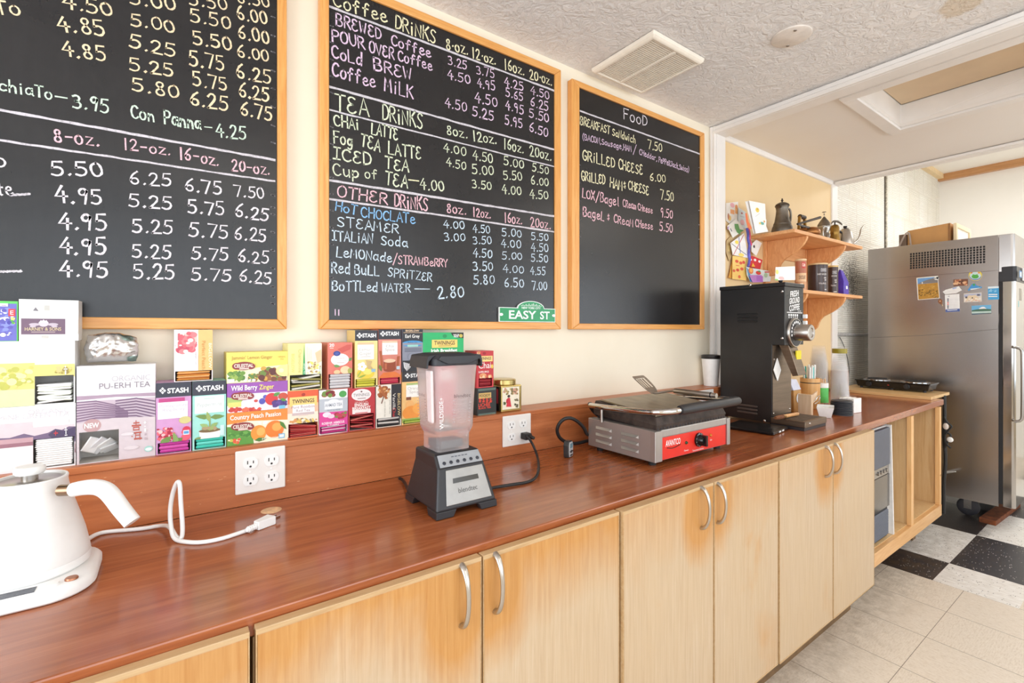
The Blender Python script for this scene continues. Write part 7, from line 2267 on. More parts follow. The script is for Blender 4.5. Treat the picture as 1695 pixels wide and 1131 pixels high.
MB().tube([o + Vector((r * .8, -.012, H * .56)), o + Vector((r * 1.0, -.045, H * .62)), o + Vector((r * 1.1, -.07, H * .52))], [.012, .009, .004], M_SILV, 10, 2).build('beak_spout', da)
MB().tube([o + Vector((-r * .85, -.01, H * .60)), o + Vector((-r * 1.35, -.014, H * .56)), o + Vector((-r * 1.3, -.014, H * .25)), o + Vector((-r * .95, -.01, H * .15))], .005, M_SILV, 8, 2).build('handle', da)
# brass pepper mill
o, t = base(1190 + 1085 * S7, 1.246)
H = scl((545 - 388) * S7, t)
r = scl(43 * S7, t)
pm_ = thing('coffee_mill', 'upright brass hand coffee mill with a dark curved crank on the top shelf', 'mill', o)
MB().lathe([(0, 0), (r * 1.05, 0), (r * 1.05, H * .05), (r * .86, H * .35), (r * .84, H * .48), (r * .88, H * .5), (r * .84, H * .56), (r * .86, H * .80), (r * .70, H * .94), (r * .3, H), (0, H)], o, M_BRASS, 28).build('body', pm_)
MB().tube([o + Vector((0, 0, H * .98)), o + Vector((0, 0, H * 1.12)), o + Vector((-.01, -.005, H * 1.16))], .004, M_DKWOOD, 8).build('crank_post', pm_)
MB().tube([o + Vector((-.036, .006, H * 1.04)), o + Vector((-.02, 0, H * 1.18)), o + Vector((.02, -.004, H * 1.23)), o + Vector((.06, -.008, H * 1.17)), o + Vector((.082, -.01, H * 1.08))], [.003, .006, .007, .006, .003], mat((112, 106, 98), .4, .7, var=.3), 8, 2).build('crank', pm_)
# steel pour-over kettle
o, t = base(1190 + 1182 * S7, 1.29)
H = scl((578 - 412) * S7, t) * 1.05
r = scl(72 * S7, t) * .98
pk = thing('pour_over_kettle', 'brushed steel pour-over kettle with a thin gooseneck spout at the right end of the shelf', 'kettle', o)
MB().lathe([(0, 0), (r * 1.0, 0), (r * 1.02, H * .06), (r * .94, H * .40), (r * .76, H * .74), (r * .52, H * .92), (r * .40, H * .96), (0, H * .965)], o, M_STEEL, 36).build('body', pk)
lk = MB().lathe([(r * .42, H * .965), (r * .30, H * 1.0), (0, H * 1.01)], o, M_STEEL, 24).build('lid', pk)
MB().lathe([(.005, H * 1.005), (.012, H * 1.06), (.011, H * 1.12), (0, H * 1.14)], o, M_BLACK_PL, 16).build('lid_knob', lk)
g0 = o + Vector((r * .92, -.02, H * .14))
MB().tube([g0, at(1190 + 1300 * S7, 300 + 555 * S7, Y=1.26), at(1190 + 1322 * S7, 300 + 500 * S7, Y=1.262), at(1190 + 1325 * S7, 300 + 460 * S7, Y=1.262), at(1190 + 1345 * S7, 300 + 425 * S7, Y=1.262), at(1190 + 1370 * S7, 300 + 412 * S7, Y=1.26)],
          [.009, .0065, .0055, .005, .0045, .004], M_STEEL, 12, 2).build('gooseneck', pk)
MB().tube([o + Vector((-r * .7, .01, H * .76)), o + Vector((-r * 1.15, .02, H * .86)), o + Vector((-r * 1.35, .02, H * .55)), o + Vector((-r * 1.2, .02, H * .25))], .007, M_BLACK_PL, 10, 2).build('handle', pk)

# ---------------------------------------------------------------- cans on the lower shelf
def can(label, px, Y, r_px, top_py, c, items, lidc, name='coffee_can'):
    o, t = base(px, Y, ZS0)
    r = scl(r_px, t) * .82
    H = EYE.z - (top_py - PCY) / FPX * t - ZS0
    k = thing(name, label, 'can', o)
    MB().lathe([(0, 0), (r * .98, 0), (r, .004), (r, H - .010), (0, H - .010)], o, mat(c, .3, var=.05, name='can_print'), 40).build('can_body', k)
    MB().lathe([(r * 1.0, H - .0098), (r * 1.03, H - .009), (r * 1.03, H - .001), (r * .98, H), (0, H - .001)], o, mat(lidc, .4), 40).build('lid', k)
    b = MB()
    face = math.atan2(-o.y, -o.x)

    def wrap(u, v, k_):
        a = face + u / r
        return Vector((o.x + (r + k_) * math.cos(a), o.y + (r + k_) * math.sin(a), o.z + v))
    for j, it in enumerate(items):
        kk = .0004 + .0001 * j
        if it[0] == 'r':
            _, u0, v0, u1, v1, cc = it
            n = 8
            for i in range(n):
                ua, ub = u0 + (u1 - u0) * i / n, u0 + (u1 - u0) * (i + 1) / n
                b.add([wrap(ua * r, v0 * H, kk), wrap(ub * r, v0 * H, kk), wrap(ub * r, v1 * H, kk), wrap(ua * r, v1 * H, kk)], [(0, 1, 2, 3)], ink(cc))
        else:
            _, s, u, v, h, w, cc = it
            st = len(b.v)
            put_text(b, s, (0, 0, 0), (1, 0, 0), (0, 1, 0), h * H, ink(cc), w * r, bold=.02)
            for i in range(st, len(b.v)):
                p = b.v[i]
                b.v[i] = wrap(u * r + p.x, v * H + p.y, kk)
    b.build('can_label', k, weld=False)
    return k


can('brown and cream CHOCOLATE cocoa can on the lower shelf', 1190 + 765 * S7, 1.27, 58 * S7, 300 + 733 * S7, (196, 138, 98),
    [('r', -.9, .55, 1.2, .92, (176, 104, 74)), ('r', .2, .70, .9, .90, (196, 60, 50)), ('t', 'Cafe', .55, .76, .10, .55, (244, 230, 214)), ('r', -.9, .28, 1.2, .55, (226, 186, 142)), ('t', 'CHOCOLATE', .30, .36, .11, 1.25, (110, 60, 44)), ('r', -.5, .06, 1.1, .26, (206, 150, 104)), ('r', -.1, .08, .4, .22, (240, 224, 200))], (226, 196, 150))
DK = (64, 46, 42)
can('large dark brown coffee can with white lettering on the lower shelf', 1190 + 925 * S7, 1.262, 98 * S7, 300 + 775 * S7, DK,
    [('r', .30, .70, .95, .80, (200, 200, 206)), ('r', .33, .715, .92, .785, DK), ('t', 'GHIRARDELLI', .62, .73, .045, .5, (220, 216, 214)), ('t', 'SWEET GROUND', .45, .58, .05, 1.0, (226, 220, 216)), ('r', .62, .46, .92, .49, (214, 206, 204)), ('r', .70, .39, .92, .42, (214, 206, 204)), ('t', 'White Mocha', .50, .26, .06, .8, (200, 190, 188)), ('r', .70, .06, .95, .09, (210, 204, 200))], (220, 190, 140))
can('smaller dark brown coffee can beside the purple bag on the lower shelf', 1190 + 1067 * S7, 1.26, 50 * S7, 300 + 794 * S7, (70, 50, 45),
    [('r', -.10, .70, .75, .80, (200, 200, 206)), ('r', -.06, .715, .71, .785, DK), ('t', 'GHIRARDELLI', .33, .73, .045, .62, (220, 216, 214)), ('t', 'SWEET GROUND', .25, .60, .05, 1.1, (226, 220, 216)), ('r', .30, .46, .75, .49, (214, 206, 204)), ('r', .36, .39, .75, .42, (214, 206, 204)), ('t', 'White Mocha', .10, .26, .06, 1.0, (200, 190, 188)), ('r', .1, .05, .75, .08, (210, 204, 200))], (224, 190, 120))
o, t = base(1190 + 1150 * S7, 1.262, ZS0)
Hb = EYE.z - (300 + 830 * S7 - PCY) / FPX * t - ZS0
bag = thing('purple_bag', 'tall purple coffee bag with folded top at the right end of the lower shelf', 'bag', o)
b = MB()
w, dp_ = .040, .026
b.hexa([o + Vector((-w, -dp_, 0)), o + Vector((w, -dp_, 0)), o + Vector((w, dp_, 0)), o + Vector((-w, dp_, 0))],
       [o + Vector((-w * .95, -dp_, Hb * .5)), o + Vector((w * .9, -dp_, Hb * .5)), o + Vector((w * .9, dp_, Hb * .5)), o + Vector((-w * .95, dp_, Hb * .5))], mat((84, 60, 178), .35, var=.15, scale=25, bump=.3, name='purple_foil'))
b.hexa([o + Vector((-w * .95, -dp_, Hb * .5)), o + Vector((w * .9, -dp_, Hb * .5)), o + Vector((w * .9, dp_, Hb * .5)), o + Vector((-w * .95, dp_, Hb * .5))],
       [o + Vector((-w * .8, -.004, Hb)), o + Vector((w * .25, -.004, Hb * .96)), o + Vector((w * .25, .004, Hb * .96)), o + Vector((-w * .8, .004, Hb))], mat((84, 60, 178), .35, var=.15, scale=25, bump=.3, name='purple_foil'))
b.build('bag_body', bag, .003)
MB().box(o.x - .008, o.x + .016, o.y - dp_ - .0012, o.y - dp_ - .0002, o.z + Hb * .22, o.z + Hb * .34, M_PAPER).build('sticker', bag)

# ---------------------------------------------------------------- children's cards pinned to the wall and propped on the shelf
def card(label, pts, Y, base_c, items, th=.0012, tilt=0.0, name='greeting_card', group=None, lean=0.0):
    """pts: outline in the close-up of the shelf (pixels of that close-up); items drawn on it in the same pixels"""
    P = [at(1190 + x * S7, 300 + y * S7, Y=Y) for x, y in pts]
    t = thing(name, label, 'card', (sum(p.x for p in P) / len(P), Y, min(p.z for p in P)))
    b = MB()
    b.prism([(p.x, p.z) for p in P], 'xz', Y, Y + th, mat(base_c, .6, var=.04, name='card_paper'))
    k = b.build('sheet', t)
    d = MB()
    for i, it in enumerate(items):
        yy = Y - .0003 - .0001 * i
        draw(d, (1190, 300, S7), [it], yy)
    if d.v:
        d.build('drawing', t, weld=False)
    return t


R_ = lambda *a: ('r',) + a
CY = YW - .004
card('white card with orange jugs drawn on it, top left of the pinned cards', [(66, 205), (180, 192), (186, 360), (100, 400), (66, 370)], CY, (240, 236, 230),
     [R_(108, 262, 145, 312, (240, 170, 110)), ('e', 126, 225, 20, 22, (240, 180, 190)), R_(152, 245, 176, 308, (240, 176, 110)), ('e', 164, 240, 12, 20, (226, 150, 90)), ('e', 100, 345, 16, 26, (226, 190, 110)), ('e', 90, 330, 8, 30, (190, 120, 90))])
card('pale blue card with pink shapes, second from the top left of the pinned cards', [(184, 245), (250, 290), (262, 450), (180, 430)], CY - .006, (216, 226, 232),
     [('e', 215, 300, 8, 8, (180, 80, 90)), ('e', 220, 385, 20, 26, (226, 180, 186)), R_(205, 405, 245, 412, (200, 150, 160)), R_(196, 330, 240, 334, (190, 196, 206))])
card('white card with a green crayon plant among the pinned cards', [(78, 420), (160, 350), (240, 455), (130, 530)], CY - .012, (238, 238, 232),
     [('p', [(145, 400), (180, 400), (195, 450), (235, 460), (200, 480), (205, 505), (170, 480), (150, 440)], (96, 160, 90)), ('p', [(110, 440), (125, 470), (118, 472), (105, 445)], (80, 80, 90)), ('p', [(80, 430), (96, 420), (92, 455), (80, 450)], (190, 160, 206))])
card('brown paper scrap at the left edge of the pinned cards', [(70, 560), (110, 515), (128, 700), (96, 750), (66, 660)], CY - .003, (196, 168, 120), [R_(84, 600, 110, 660, (226, 200, 140))])
card('white kite card with crossed lines and a yellow sun among the pinned cards', [(108, 580), (236, 485), (275, 720), (130, 690)], CY - .018, (240, 238, 236),
     [('p', [(115, 585), (119, 582), (262, 690), (259, 694)], (96, 96, 120)), ('p', [(230, 500), (235, 502), (140, 690), (135, 688)], (200, 90, 90)), ('p', [(185, 520), (190, 520), (206, 700), (200, 702)], (110, 120, 180)), ('e', 168, 572, 17, 17, (244, 220, 96)), ('e', 210, 690, 26, 16, (246, 220, 110))])
card('yellow card with red hearts and letters, low among the pinned cards', [(128, 700), (275, 700), (256, 930), (125, 915)], CY - .012, (244, 206, 118),
     [('e', 168, 750, 16, 14, (220, 80, 50)), ('e', 205, 766, 15, 14, (222, 90, 60)), ('e', 232, 760, 13, 15, (220, 80, 60)), R_(160, 785, 190, 795, (216, 70, 50)), ('e', 215, 822, 15, 14, (222, 90, 60)), ('e', 176, 832, 14, 14, (214, 70, 50)), ('e', 142, 838, 12, 13, (220, 90, 60)), ('e', 192, 895, 12, 15, (222, 100, 60))])
card('plain ochre card edge behind the yellow hearts card', [(96, 880), (136, 680), (142, 700), (126, 910), (88, 905)], CY - .006, (222, 160, 66), [])
card('red card with white flowers beside the blue ribbon', [(276, 730), (310, 697), (408, 738), (385, 828), (290, 800)], CY - .012, (206, 46, 56),
     [('e', 338, 738, 12, 12, (250, 240, 240)), ('e', 380, 752, 12, 12, (250, 240, 240)), ('e', 300, 735, 9, 9, (250, 240, 240)), ('p', [(318, 765), (340, 800), (305, 800)], (244, 190, 60))])
card('white folded card with a small black figure, right of the ribbon', [(305, 590), (352, 548), (402, 580), (350, 700), (305, 660)], CY - .018, (236, 234, 230), [('e', 330, 612, 8, 14, (50, 48, 52))])
card('blue and white card with heart balloons, lowest of the pinned cards', [(256, 800), (300, 812), (492, 845), (482, 940), (300, 945), (262, 880)], CY - .024, (222, 236, 240),
     [('p', [(256, 805), (280, 830), (316, 945), (290, 940)], (90, 160, 210)), ('e', 300, 838, 22, 30, (236, 130, 70)), ('e', 302, 834, 13, 20, (250, 190, 110)), ('e', 370, 858, 24, 18, (220, 60, 50)), ('e', 378, 845, 12, 8, (90, 150, 80)), ('e', 440, 880, 16, 22, (170, 210, 180)), ('p', [(425, 846), (490, 845), (486, 855), (430, 856)], (206, 60, 60))])
card('lilac card propped at the foot of the pinned cards', [(284, 880), (400, 878), (415, 945), (316, 948)], CY - .030, (196, 140, 216), [R_(352, 882, 412, 944, (176, 110, 206))])
b = MB()
rb_pts = [at(1190 + x * S7, 300 + y * S7, Y=CY - .026) for x, y in ((262, 440), (275, 500), (270, 540), (288, 600), (278, 660), (290, 730), (272, 800))]
M_RIB = mat((96, 92, 190), .5, var=.3, scale=30, name='braided_ribbon')
b.tube(rb_pts, .0075, M_RIB, 8, 2)
rbn = thing('ribbon_garland', 'braided blue and pink ribbon hanging over the pinned cards', 'ribbon', rb_pts[0])
b.build('blue_strand', rbn)
MB().tube([p + Vector((.006, -.006, 0)) for p in rb_pts[:4]], .006, mat((214, 70, 110), .5, var=.3, scale=30), 8, 2).build('pink_strand', rbn)
SYC = 1.335
card('white card with a yellow bird standing on the left end of the top shelf', [(282, 182), (432, 212), (442, 420), (462, 472), (345, 490)], SYC, (244, 242, 240),
     [('e', 360, 270, 17, 22, (230, 200, 60)), ('e', 362, 262, 8, 8, (200, 160, 50)), ('p', [(340, 330), (380, 300), (382, 304), (342, 334)], (206, 200, 196)), ('p', [(365, 385), (400, 345), (445, 360), (442, 420), (375, 420)], (232, 236, 232)), ('e', 405, 395, 18, 14, (80, 160, 150)), ('e', 425, 378, 8, 10, (220, 150, 60)), ('e', 385, 395, 10, 10, (230, 200, 90))])
card('white card seen nearly edge-on, leaning behind the yellow bird card', [(246, 190), (284, 184), (345, 488), (325, 492)], SYC + .008, (226, 222, 220), [])
card('orange paper band curling beside the edge-on white card', [(248, 300), (262, 300), (278, 380), (305, 430), (306, 450), (280, 445), (256, 380)], SYC - .0016, (222, 110, 60), [])
card('small white card with crayon flowers leaning by the cocoa can', [(532, 805), (712, 797), (714, 925), (526, 928)], 1.24, (244, 243, 240),
     [('e', 545, 850, 14, 22, (244, 226, 130)), ('e', 585, 908, 26, 16, (240, 190, 190)), ('e', 540, 922, 16, 8, (150, 210, 110)), R_(640, 812, 700, 816, (232, 228, 224))])

# ================================================================ things on the counter behind the grinder
S8 = .17683
M_CLEAR = NT('clear_cup_plastic')
M_CLEAR.set(Base_Color=lin((238, 238, 240)), Roughness=.12, Alpha=.065)
M_CLEAR = M_CLEAR.m
zc = ZT + .0006
o = Vector((2.90, 1.195, zc))
cn = thing('straw_canister', 'round bamboo canister of straws with a black groove behind the grinder', 'canister', o)
M_BAMBOO = wood('bamboo', (206, 150, 88), (222, 168, 104), (232, 184, 122), (16, 16, 1), 3)
MB().lathe([(0, 0), (.047, 0), (.0485, .003), (.0485, .138), (.047, .139), (.047, .143), (.0485, .144), (.0485, .166), (.044, .166), (.044, .010), (0, .010)], o, M_BAMBOO, 40).build('canister_body', cn)
MB().lathe([(.0476, .1392), (.0482, .1392), (.0482, .1428), (.0476, .1428)], o, M_BLACK_PL, 40).build('groove', cn)
rnd = random.Random(4)
for i in range(22):
    a, rr = rnd.uniform(0, 2 * PI), .034 * math.sqrt(rnd.random())
    p0 = o + Vector((rr * math.cos(a) * .8, rr * math.sin(a) * .8, .014))
    p1 = o + Vector((rr * math.cos(a), rr * math.sin(a), rnd.uniform(.225, .242)))
    teal = i in (3, 9, 15)
    s = MB().cyl(p0, p1, .0040, mat((70, 196, 190) if teal else (244, 244, 242), .4), 8).build('straw', None)
    tag(s, 'turquoise straw standing among white straws in the bamboo canister' if teal else 'white paper-wrapped straw standing in the bamboo canister', 'straw', 'straws in the bamboo canister')
# bag of beans with round emblem
o = Vector((2.70, 1.20, zc))
bb_ = thing('coffee_bag', 'clear-topped bag of brown coffee with a round pale emblem behind the grinder', 'bag', o)
b = MB()
mb_ = mat((190, 140, 76), .45, var=.15, scale=20, name='kraft_bag')
b.hexa([o + Vector((-.046, -.03, 0)), o + Vector((.046, -.03, 0)), o + Vector((.046, .03, 0)), o + Vector((-.046, .03, 0))],
       [o + Vector((-.044, -.027, .115)), o + Vector((.044, -.027, .115)), o + Vector((.044, .027, .115)), o + Vector((-.044, .027, .115))], mb_)
b.build('bag_body', bb_, .005)
b = MB()
b.hexa([o + Vector((-.044, -.027, .1152)), o + Vector((.044, -.027, .1152)), o + Vector((.044, .027, .1152)), o + Vector((-.044, .027, .1152))],
       [o + Vector((-.046, -.005, .175)), o + Vector((.040, -.005, .168)), o + Vector((.040, .005, .168)), o + Vector((-.046, .005, .175))], mat((206, 208, 226), .3, var=.1, scale=30, bump=.3))
b.build('bag_top', bb_, .003)
b = MB()
b.lathe([(0, .0004), (.026, .0004), (.026, 0)], o + Vector((.006, -.0300, .072)), mat((226, 226, 226), .4), 24, (0, -1, 0))
b.lathe([(0, .0008), (.010, .0008), (.010, .0004)], o + Vector((.006, -.0300, .072)), mat((90, 96, 110), .4), 20, (0, -1, 0))
b.lathe([(0, .0004), (.012, .0004), (.012, 0)], o + Vector((.010, -.0300, .022)), mat((222, 200, 170), .4), 20, (0, -1, 0))
b.build('emblem', bb_)
# wooden board stand with wire loop
o = Vector((2.604, 1.105, zc))
wd = thing('sign_stand', 'pale wooden upright stand with a wire loop in front of the bamboo canister', 'stand', o)
M_PALEW = wood('pale_ply', (204, 172, 138), (218, 188, 156), (228, 202, 172), (12, 12, 1.2), 3)
MB().box(o.x - .030, o.x - .008, o.y - .050, o.y + .012, o.z, o.z + .112, M_PALEW).build('upright', wd, .002)
MB().prism([(o.x - .0078, o.z + .070), (o.x + .034, o.z + .082), (o.x + .040, o.z + .126), (o.x - .0078, o.z + .112)], 'xz', o.y - .05, o.y - .042, M_PALEW).build('wing', wd, .001)
MB().tube([o + Vector((-.002, -.053, .066)), o + Vector((.012, -.058, .072)), o + Vector((.034, -.06, .082)), o + Vector((.046, -.06, .098)), o + Vector((.040, -.06, .106)), o + Vector((.014, -.058, .098)), o + Vector((.002, -.056, .086)), o + Vector((-.002, -.053, .078))], .0022, M_CHROME, 8, 2).build('wire_loop', wd)
# white paper tray
o = Vector((2.672, 1.030, zc))
trb = thing('paper_tray', 'small white folded paper tray beside the grinder tray', 'paper tray', o, .35)
b = MB()
bo = [(-.045, -.024), (.045, -.024), (.045, .024), (-.045, .024)]
to_ = [(-.062, -.036), (.062, -.036), (.062, .036), (-.062, .036)]
for i in range(4):
    j = (i + 1) % 4
    b.add([(bo[i][0], bo[i][1], 0), (bo[j][0], bo[j][1], 0), (to_[j][0], to_[j][1], .050), (to_[i][0], to_[i][1], .050)], [(0, 1, 2, 3)], M_PAPER)
b.add([(x, y, 0) for x, y in bo], [(3, 2, 1, 0)], M_PAPER)
b.build('tray', trb, 0, world=False, solid=.0012)
b = MB()
rnd = random.Random(9)
for i in range(3):
    b.box(-.040 + .022 * i, -.022 + .022 * i, -.015, .015, .0135 + .002 * i, .0405 + .003 * i, M_PAPER)
    b.build('packet', trb, world=False)
    b = MB()
# stack of black lids
o = Vector((2.80, 1.005, zc))
M_BLID = mat((40, 40, 46), .45, name='black_lid_plastic')
lid0 = None
for k in range(9):
    z = o.z + k * .0082
    if lid0 is None:
        lid0 = MB().lathe([(0, .0066), (.038, .0066), (.040, .0078), (.0435, .0074), (.0465, .0045), (.049, .0015), (.049, 0), (.045, 0), (.042, .003), (.038, .0015), (0, .0015)], (0, 0, 0), M_BLID, 36).build('cup_lid', None)
        q_ = lid0
    else:
        q_ = lid0.copy()
        COL.objects.link(q_)
    q_.location = (o.x + random.uniform(-.001, .001), o.y + random.uniform(-.001, .001), z)
    tag(q_, 'black plastic cup lid in the stack in front of the clear cups', 'cup lid', 'stack of black cup lids')
# white napkin block
o = Vector((2.925, 1.010, zc))
nb_ = thing('napkin_block', 'white block of folded paper napkins beside the stack of black lids', 'napkins', o, -.15)
for k in range(6):
    MB().box(-.036, .036, -.036 + k * .012, -.0245 + k * .012, 0, .076 - .0015 * (k % 2), M_PAPER).build('napkin', nb_, .002, world=False)
# toothpick jar with green label
o = Vector((3.0, 1.175, zc))
tj = thing('stir_stick_jar', 'small jar with a green label and wooden stir sticks beside the bamboo canister', 'jar', o)
MB().lathe([(0, 0), (.030, 0), (.032, .004), (.032, .135), (.029, .135), (.029, .006), (0, .006)], o, M_CLEAR, 28).build('jar_body', tj)
MB().lathe([(.0323, .025), (.0326, .025), (.0326, .108), (.0323, .108)], o, mat((92, 196, 96), .4, var=.1), 28).build('green_label', tj)
MB().lathe([(.0323, .1085), (.0326, .1085), (.0326, .134), (.0323, .134)], o, M_PAPER, 28).build('white_band', tj)
rnd = random.Random(3)
for i in range(12):
    a, rr = rnd.uniform(0, 2 * PI), .021 * math.sqrt(rnd.random())
    s = MB().cyl(o + Vector((rr * math.cos(a), rr * math.sin(a), .008)), o + Vector((rr * math.cos(a), rr * math.sin(a), rnd.uniform(.150, .160))), .0022, mat((222, 180, 136), .6), 6).build('stir_stick', None)
    tag(s, 'thin wooden stir stick standing in the green-labelled jar', 'stir stick', 'stir sticks in the green-labelled jar')


def cup_stack(label_, group, o, n, r0, r1, step, h, first_label=None):
    """nested clear cups, upside down: wide rim below"""
    proto = None
    for k in range(n):
        if proto is None:
            b = MB()
            b.lathe([(r0, 0), (r0 + .0012, .001), (r0 + .0012, .004), (r0 - .0002, .006), (r1, h - .002), (r1 - .002, h), (0, h), (0, h - .0008), (r1 - .0026, h - .0010), (r1 - .0008, h - .003), (r0 - .0008, .005), (r0 - .0002, .0015)], (0, 0, 0), M_CLEAR, 28)
            proto = b.build('plastic_cup', None)
            c = proto
        else:
            c = proto.copy()
            COL.objects.link(c)
        c.location = (o.x, o.y, o.z + k * step)
        tag(c, label_, 'cup', group)
    return proto


cup_stack('clear plastic cup upside down in the tall stack behind the straws', 'tall stack of clear cups', Vector((3.20, 1.27, zc)), 20, .050, .033, .0118, .115)
cup_stack('clear plastic cup upside down in the stack topped by an olive band', 'stack of clear cups with olive band', Vector((3.120, 1.130, zc)), 15, .046, .032, .0125, .115)
ob = MB().lathe([(.0335, 0), (.0345, .001), (.0335, .032), (.0325, .032)], (3.120, 1.130, zc + 14 * .0125 + .106), mat((150, 136, 24), .4), 28).build('paper_band', None) if False else None
o = Vector((3.120, 1.130, zc + 14 * .0125 + .1155))
oc_ = thing('sauce_cup', 'clear cup with an olive band on top of the stack of clear cups', 'cup', o)
MB().lathe([(0, 0), (.034, 0), (.035, .002), (.036, .044), (.034, .044), (.033, .003), (0, .002)], o, M_CLEAR, 28).build('cup_body', oc_)
MB().lathe([(.0362, .010), (.0366, .010), (.0369, .036), (.0365, .036)], o, mat((150, 136, 24), .4), 28).build('olive_band', oc_)
cup_stack('small clear cup upside down in the short stack beside the green-labelled jar', 'short stack of small clear cups', Vector((3.06, 1.085, zc)), 7, .026, .019, .011, .075)
# open brown box at the back corner
o = Vector((3.795, 1.375, zc))
bx_ = thing('brown_box', 'small open brown card box standing at the far back corner of the counter', 'box', o)
M_KRAFT = mat((150, 96, 58), .6, var=.1, name='brown_card')
b = MB()
w, dp_, h = .044, .040, .150
for (x0, x1, y0, y1) in ((-w, w, -dp_, -dp_ + .002), (-w, w, dp_ - .002, dp_), (-w, -w + .002, -dp_ + .002, dp_ - .002), (w - .002, w, -dp_ + .002, dp_ - .002)):
    b.box(o.x + x0, o.x + x1, o.y + y0, o.y + y1, o.z, o.z + h, M_KRAFT)
b.box(o.x - w, o.x + w, o.y - dp_, o.y + dp_, o.z, o.z + .002, M_KRAFT)
b.build('carton', bx_)
MB().box(o.x - w + .006, o.x + w - .006, o.y - dp_ + .006, o.y + dp_ - .006, o.z + .1, o.z + h + .004, M_PAPER).build('contents', bx_, .003)
# wire down the brick wall
b = MB()
wp = [at(1380 + x * .1768, 460 + y * .1768, Y=YB - .01) for x, y in ((55, 555), (85, 610), (115, 690), (132, 770), (146, 850), (140, 960))]
b.tube(wp, .0022, M_CORD_B, 6, 2)
wi = b.build('hanging_cord', None)
tag(wi, 'thin black cord hanging down the painted block wall', 'cord')

# ---------------------------------------------------------------- plywood board and double hot plate
pb = MB().box(3.817, 4.225, .887, 1.432, ZT + .0006, ZT + .019, wood('plywood_board', (206, 164, 108), (224, 186, 132), (234, 202, 152), (10, 1.2, 10), 3))
pbo = pb.build('plywood_board', None, .001)
tag(pbo, 'bare plywood board laid across the far end of the counter under the hot plate', 'board')
hp0, hp1, hy0_, hy1_ = 4.035, 4.218, .945, 1.360
HZ = ZT + .0196
hp = thing('double_hot_plate', 'black double electric hot plate on the plywood board against the refrigerator', 'hot plate', ((hp0 + hp1) / 2, (hy0_ + hy1_) / 2, HZ))
b = MB()
b.hexa([(hp0 + .004, hy0_ + .01, HZ + .012), (hp1 - .004, hy0_ + .01, HZ + .012), (hp1 - .004, hy1_ - .01, HZ + .012), (hp0 + .004, hy1_ - .01, HZ + .012)],
       [(hp0, hy0_, HZ + .050), (hp1, hy0_, HZ + .050), (hp1, hy1_, HZ + .050), (hp0, hy1_, HZ + .050)], M_BLACK_GL)
b.build('housing', hp, .004)
MB().box(hp0 - .006, hp1 + .004, hy0_ - .006, hy1_ + .006, HZ + .0502, HZ + .058, M_BLACK_GL).build('top_plate', hp, .003)
for yc in (hy0_ + .10, hy1_ - .10):
    b = MB()
    b.lathe([(.078, 0), (.078, .004), (.070, .006), (.066, .003), (0, .003)], ((hp0 + hp1) / 2, yc, HZ + .0582), M_CHROME, 36)
    rg = b.build('burner_ring', hp)
    pts = []
    for k in range(70):
        a = k * .36
        r = .010 + .052 * k / 69
        pts.append(((hp0 + hp1) / 2 + r * math.cos(a), yc + r * math.sin(a), HZ + .067))
    MB().tube(pts, .0034, mat((46, 44, 44), .6), 6).build('coil', rg)
    MB().lathe([(.018, 0), (.018, .003), (.014, .004), (.013, .014), (0, .0145)], (hp0 - .0005, yc + .02, HZ + .032), M_BLACK_PL, 20, (-1, 0, 0)).build('knob', hp)
MB().box(hp0 - .0012, hp0 + .004, (hy0_ + hy1_) / 2 + .01, (hy0_ + hy1_) / 2 + .018, HZ + .030, HZ + .036, mat((180, 50, 40), .3)).build('lamp', hp)
for (x, y) in ((hp0 + .02, hy0_ + .03), (hp1 - .02, hy0_ + .03), (hp1 - .02, hy1_ - .03), (hp0 + .02, hy1_ - .03), (hp0 + .02, (hy0_ + hy1_) / 2)):
    MB().lathe([(.009, 0), (.009, .0125), (0, .0125)], (x, y, HZ + .0006), M_RUBBER, 12).build('foot', hp)

# ---------------------------------------------------------------- cables hanging in the gap beside the refrigerator
b = MB()
def gp(px, py, X=4.10):
    return at(px, py, X=X)
b.tube([gp(1563, 655), gp(1564, 690), gp(1562, 720), gp(1566, 760), gp(1562, 800), gp(1562, 850)], .010, M_CORD_B, 8, 2)
b.build('main_strand', None)
cbo = bpy.data.objects['main_strand']
cbo.name = 'cable_bundle'
tag(cbo, 'black cable bundle hanging in the gap between the open cabinet and the refrigerator', 'cables')
for pts in ([(1563, 690), (1568, 700), (1577, 706), (1570, 712), (1563, 722), (1566, 735), (1574, 742)], [(1562, 700), (1566, 716), (1576, 720), (1568, 732), (1563, 745)]):
    MB().tube([gp(px, py, 4.08) for px, py in pts], .0055, M_CORD_B, 8, 2).build('loose_strand', cbo)
MB().sphere(gp(1572.5, 728, 4.075), .017, M_PAPER, 12, 8, (.5, 1, 1)).build('white_tag', cbo)
MB().sphere(gp(1565.5, 706, 4.075), .015, mat((226, 214, 206), .5), 12, 8, (.5, 1, 1.4)).build('white_tag', cbo)
ws = MB().tube([at(1566, 782, X=4.4435), at(1568, 782, X=4.43), at(1582, 781, X=4.38)], [.008, .008, .003], M_PAPER, 8).build('white_stick', None)
ws.location.x = 0
tag(ws, 'small white stick poking out beside the stainless refrigerator', 'stick')

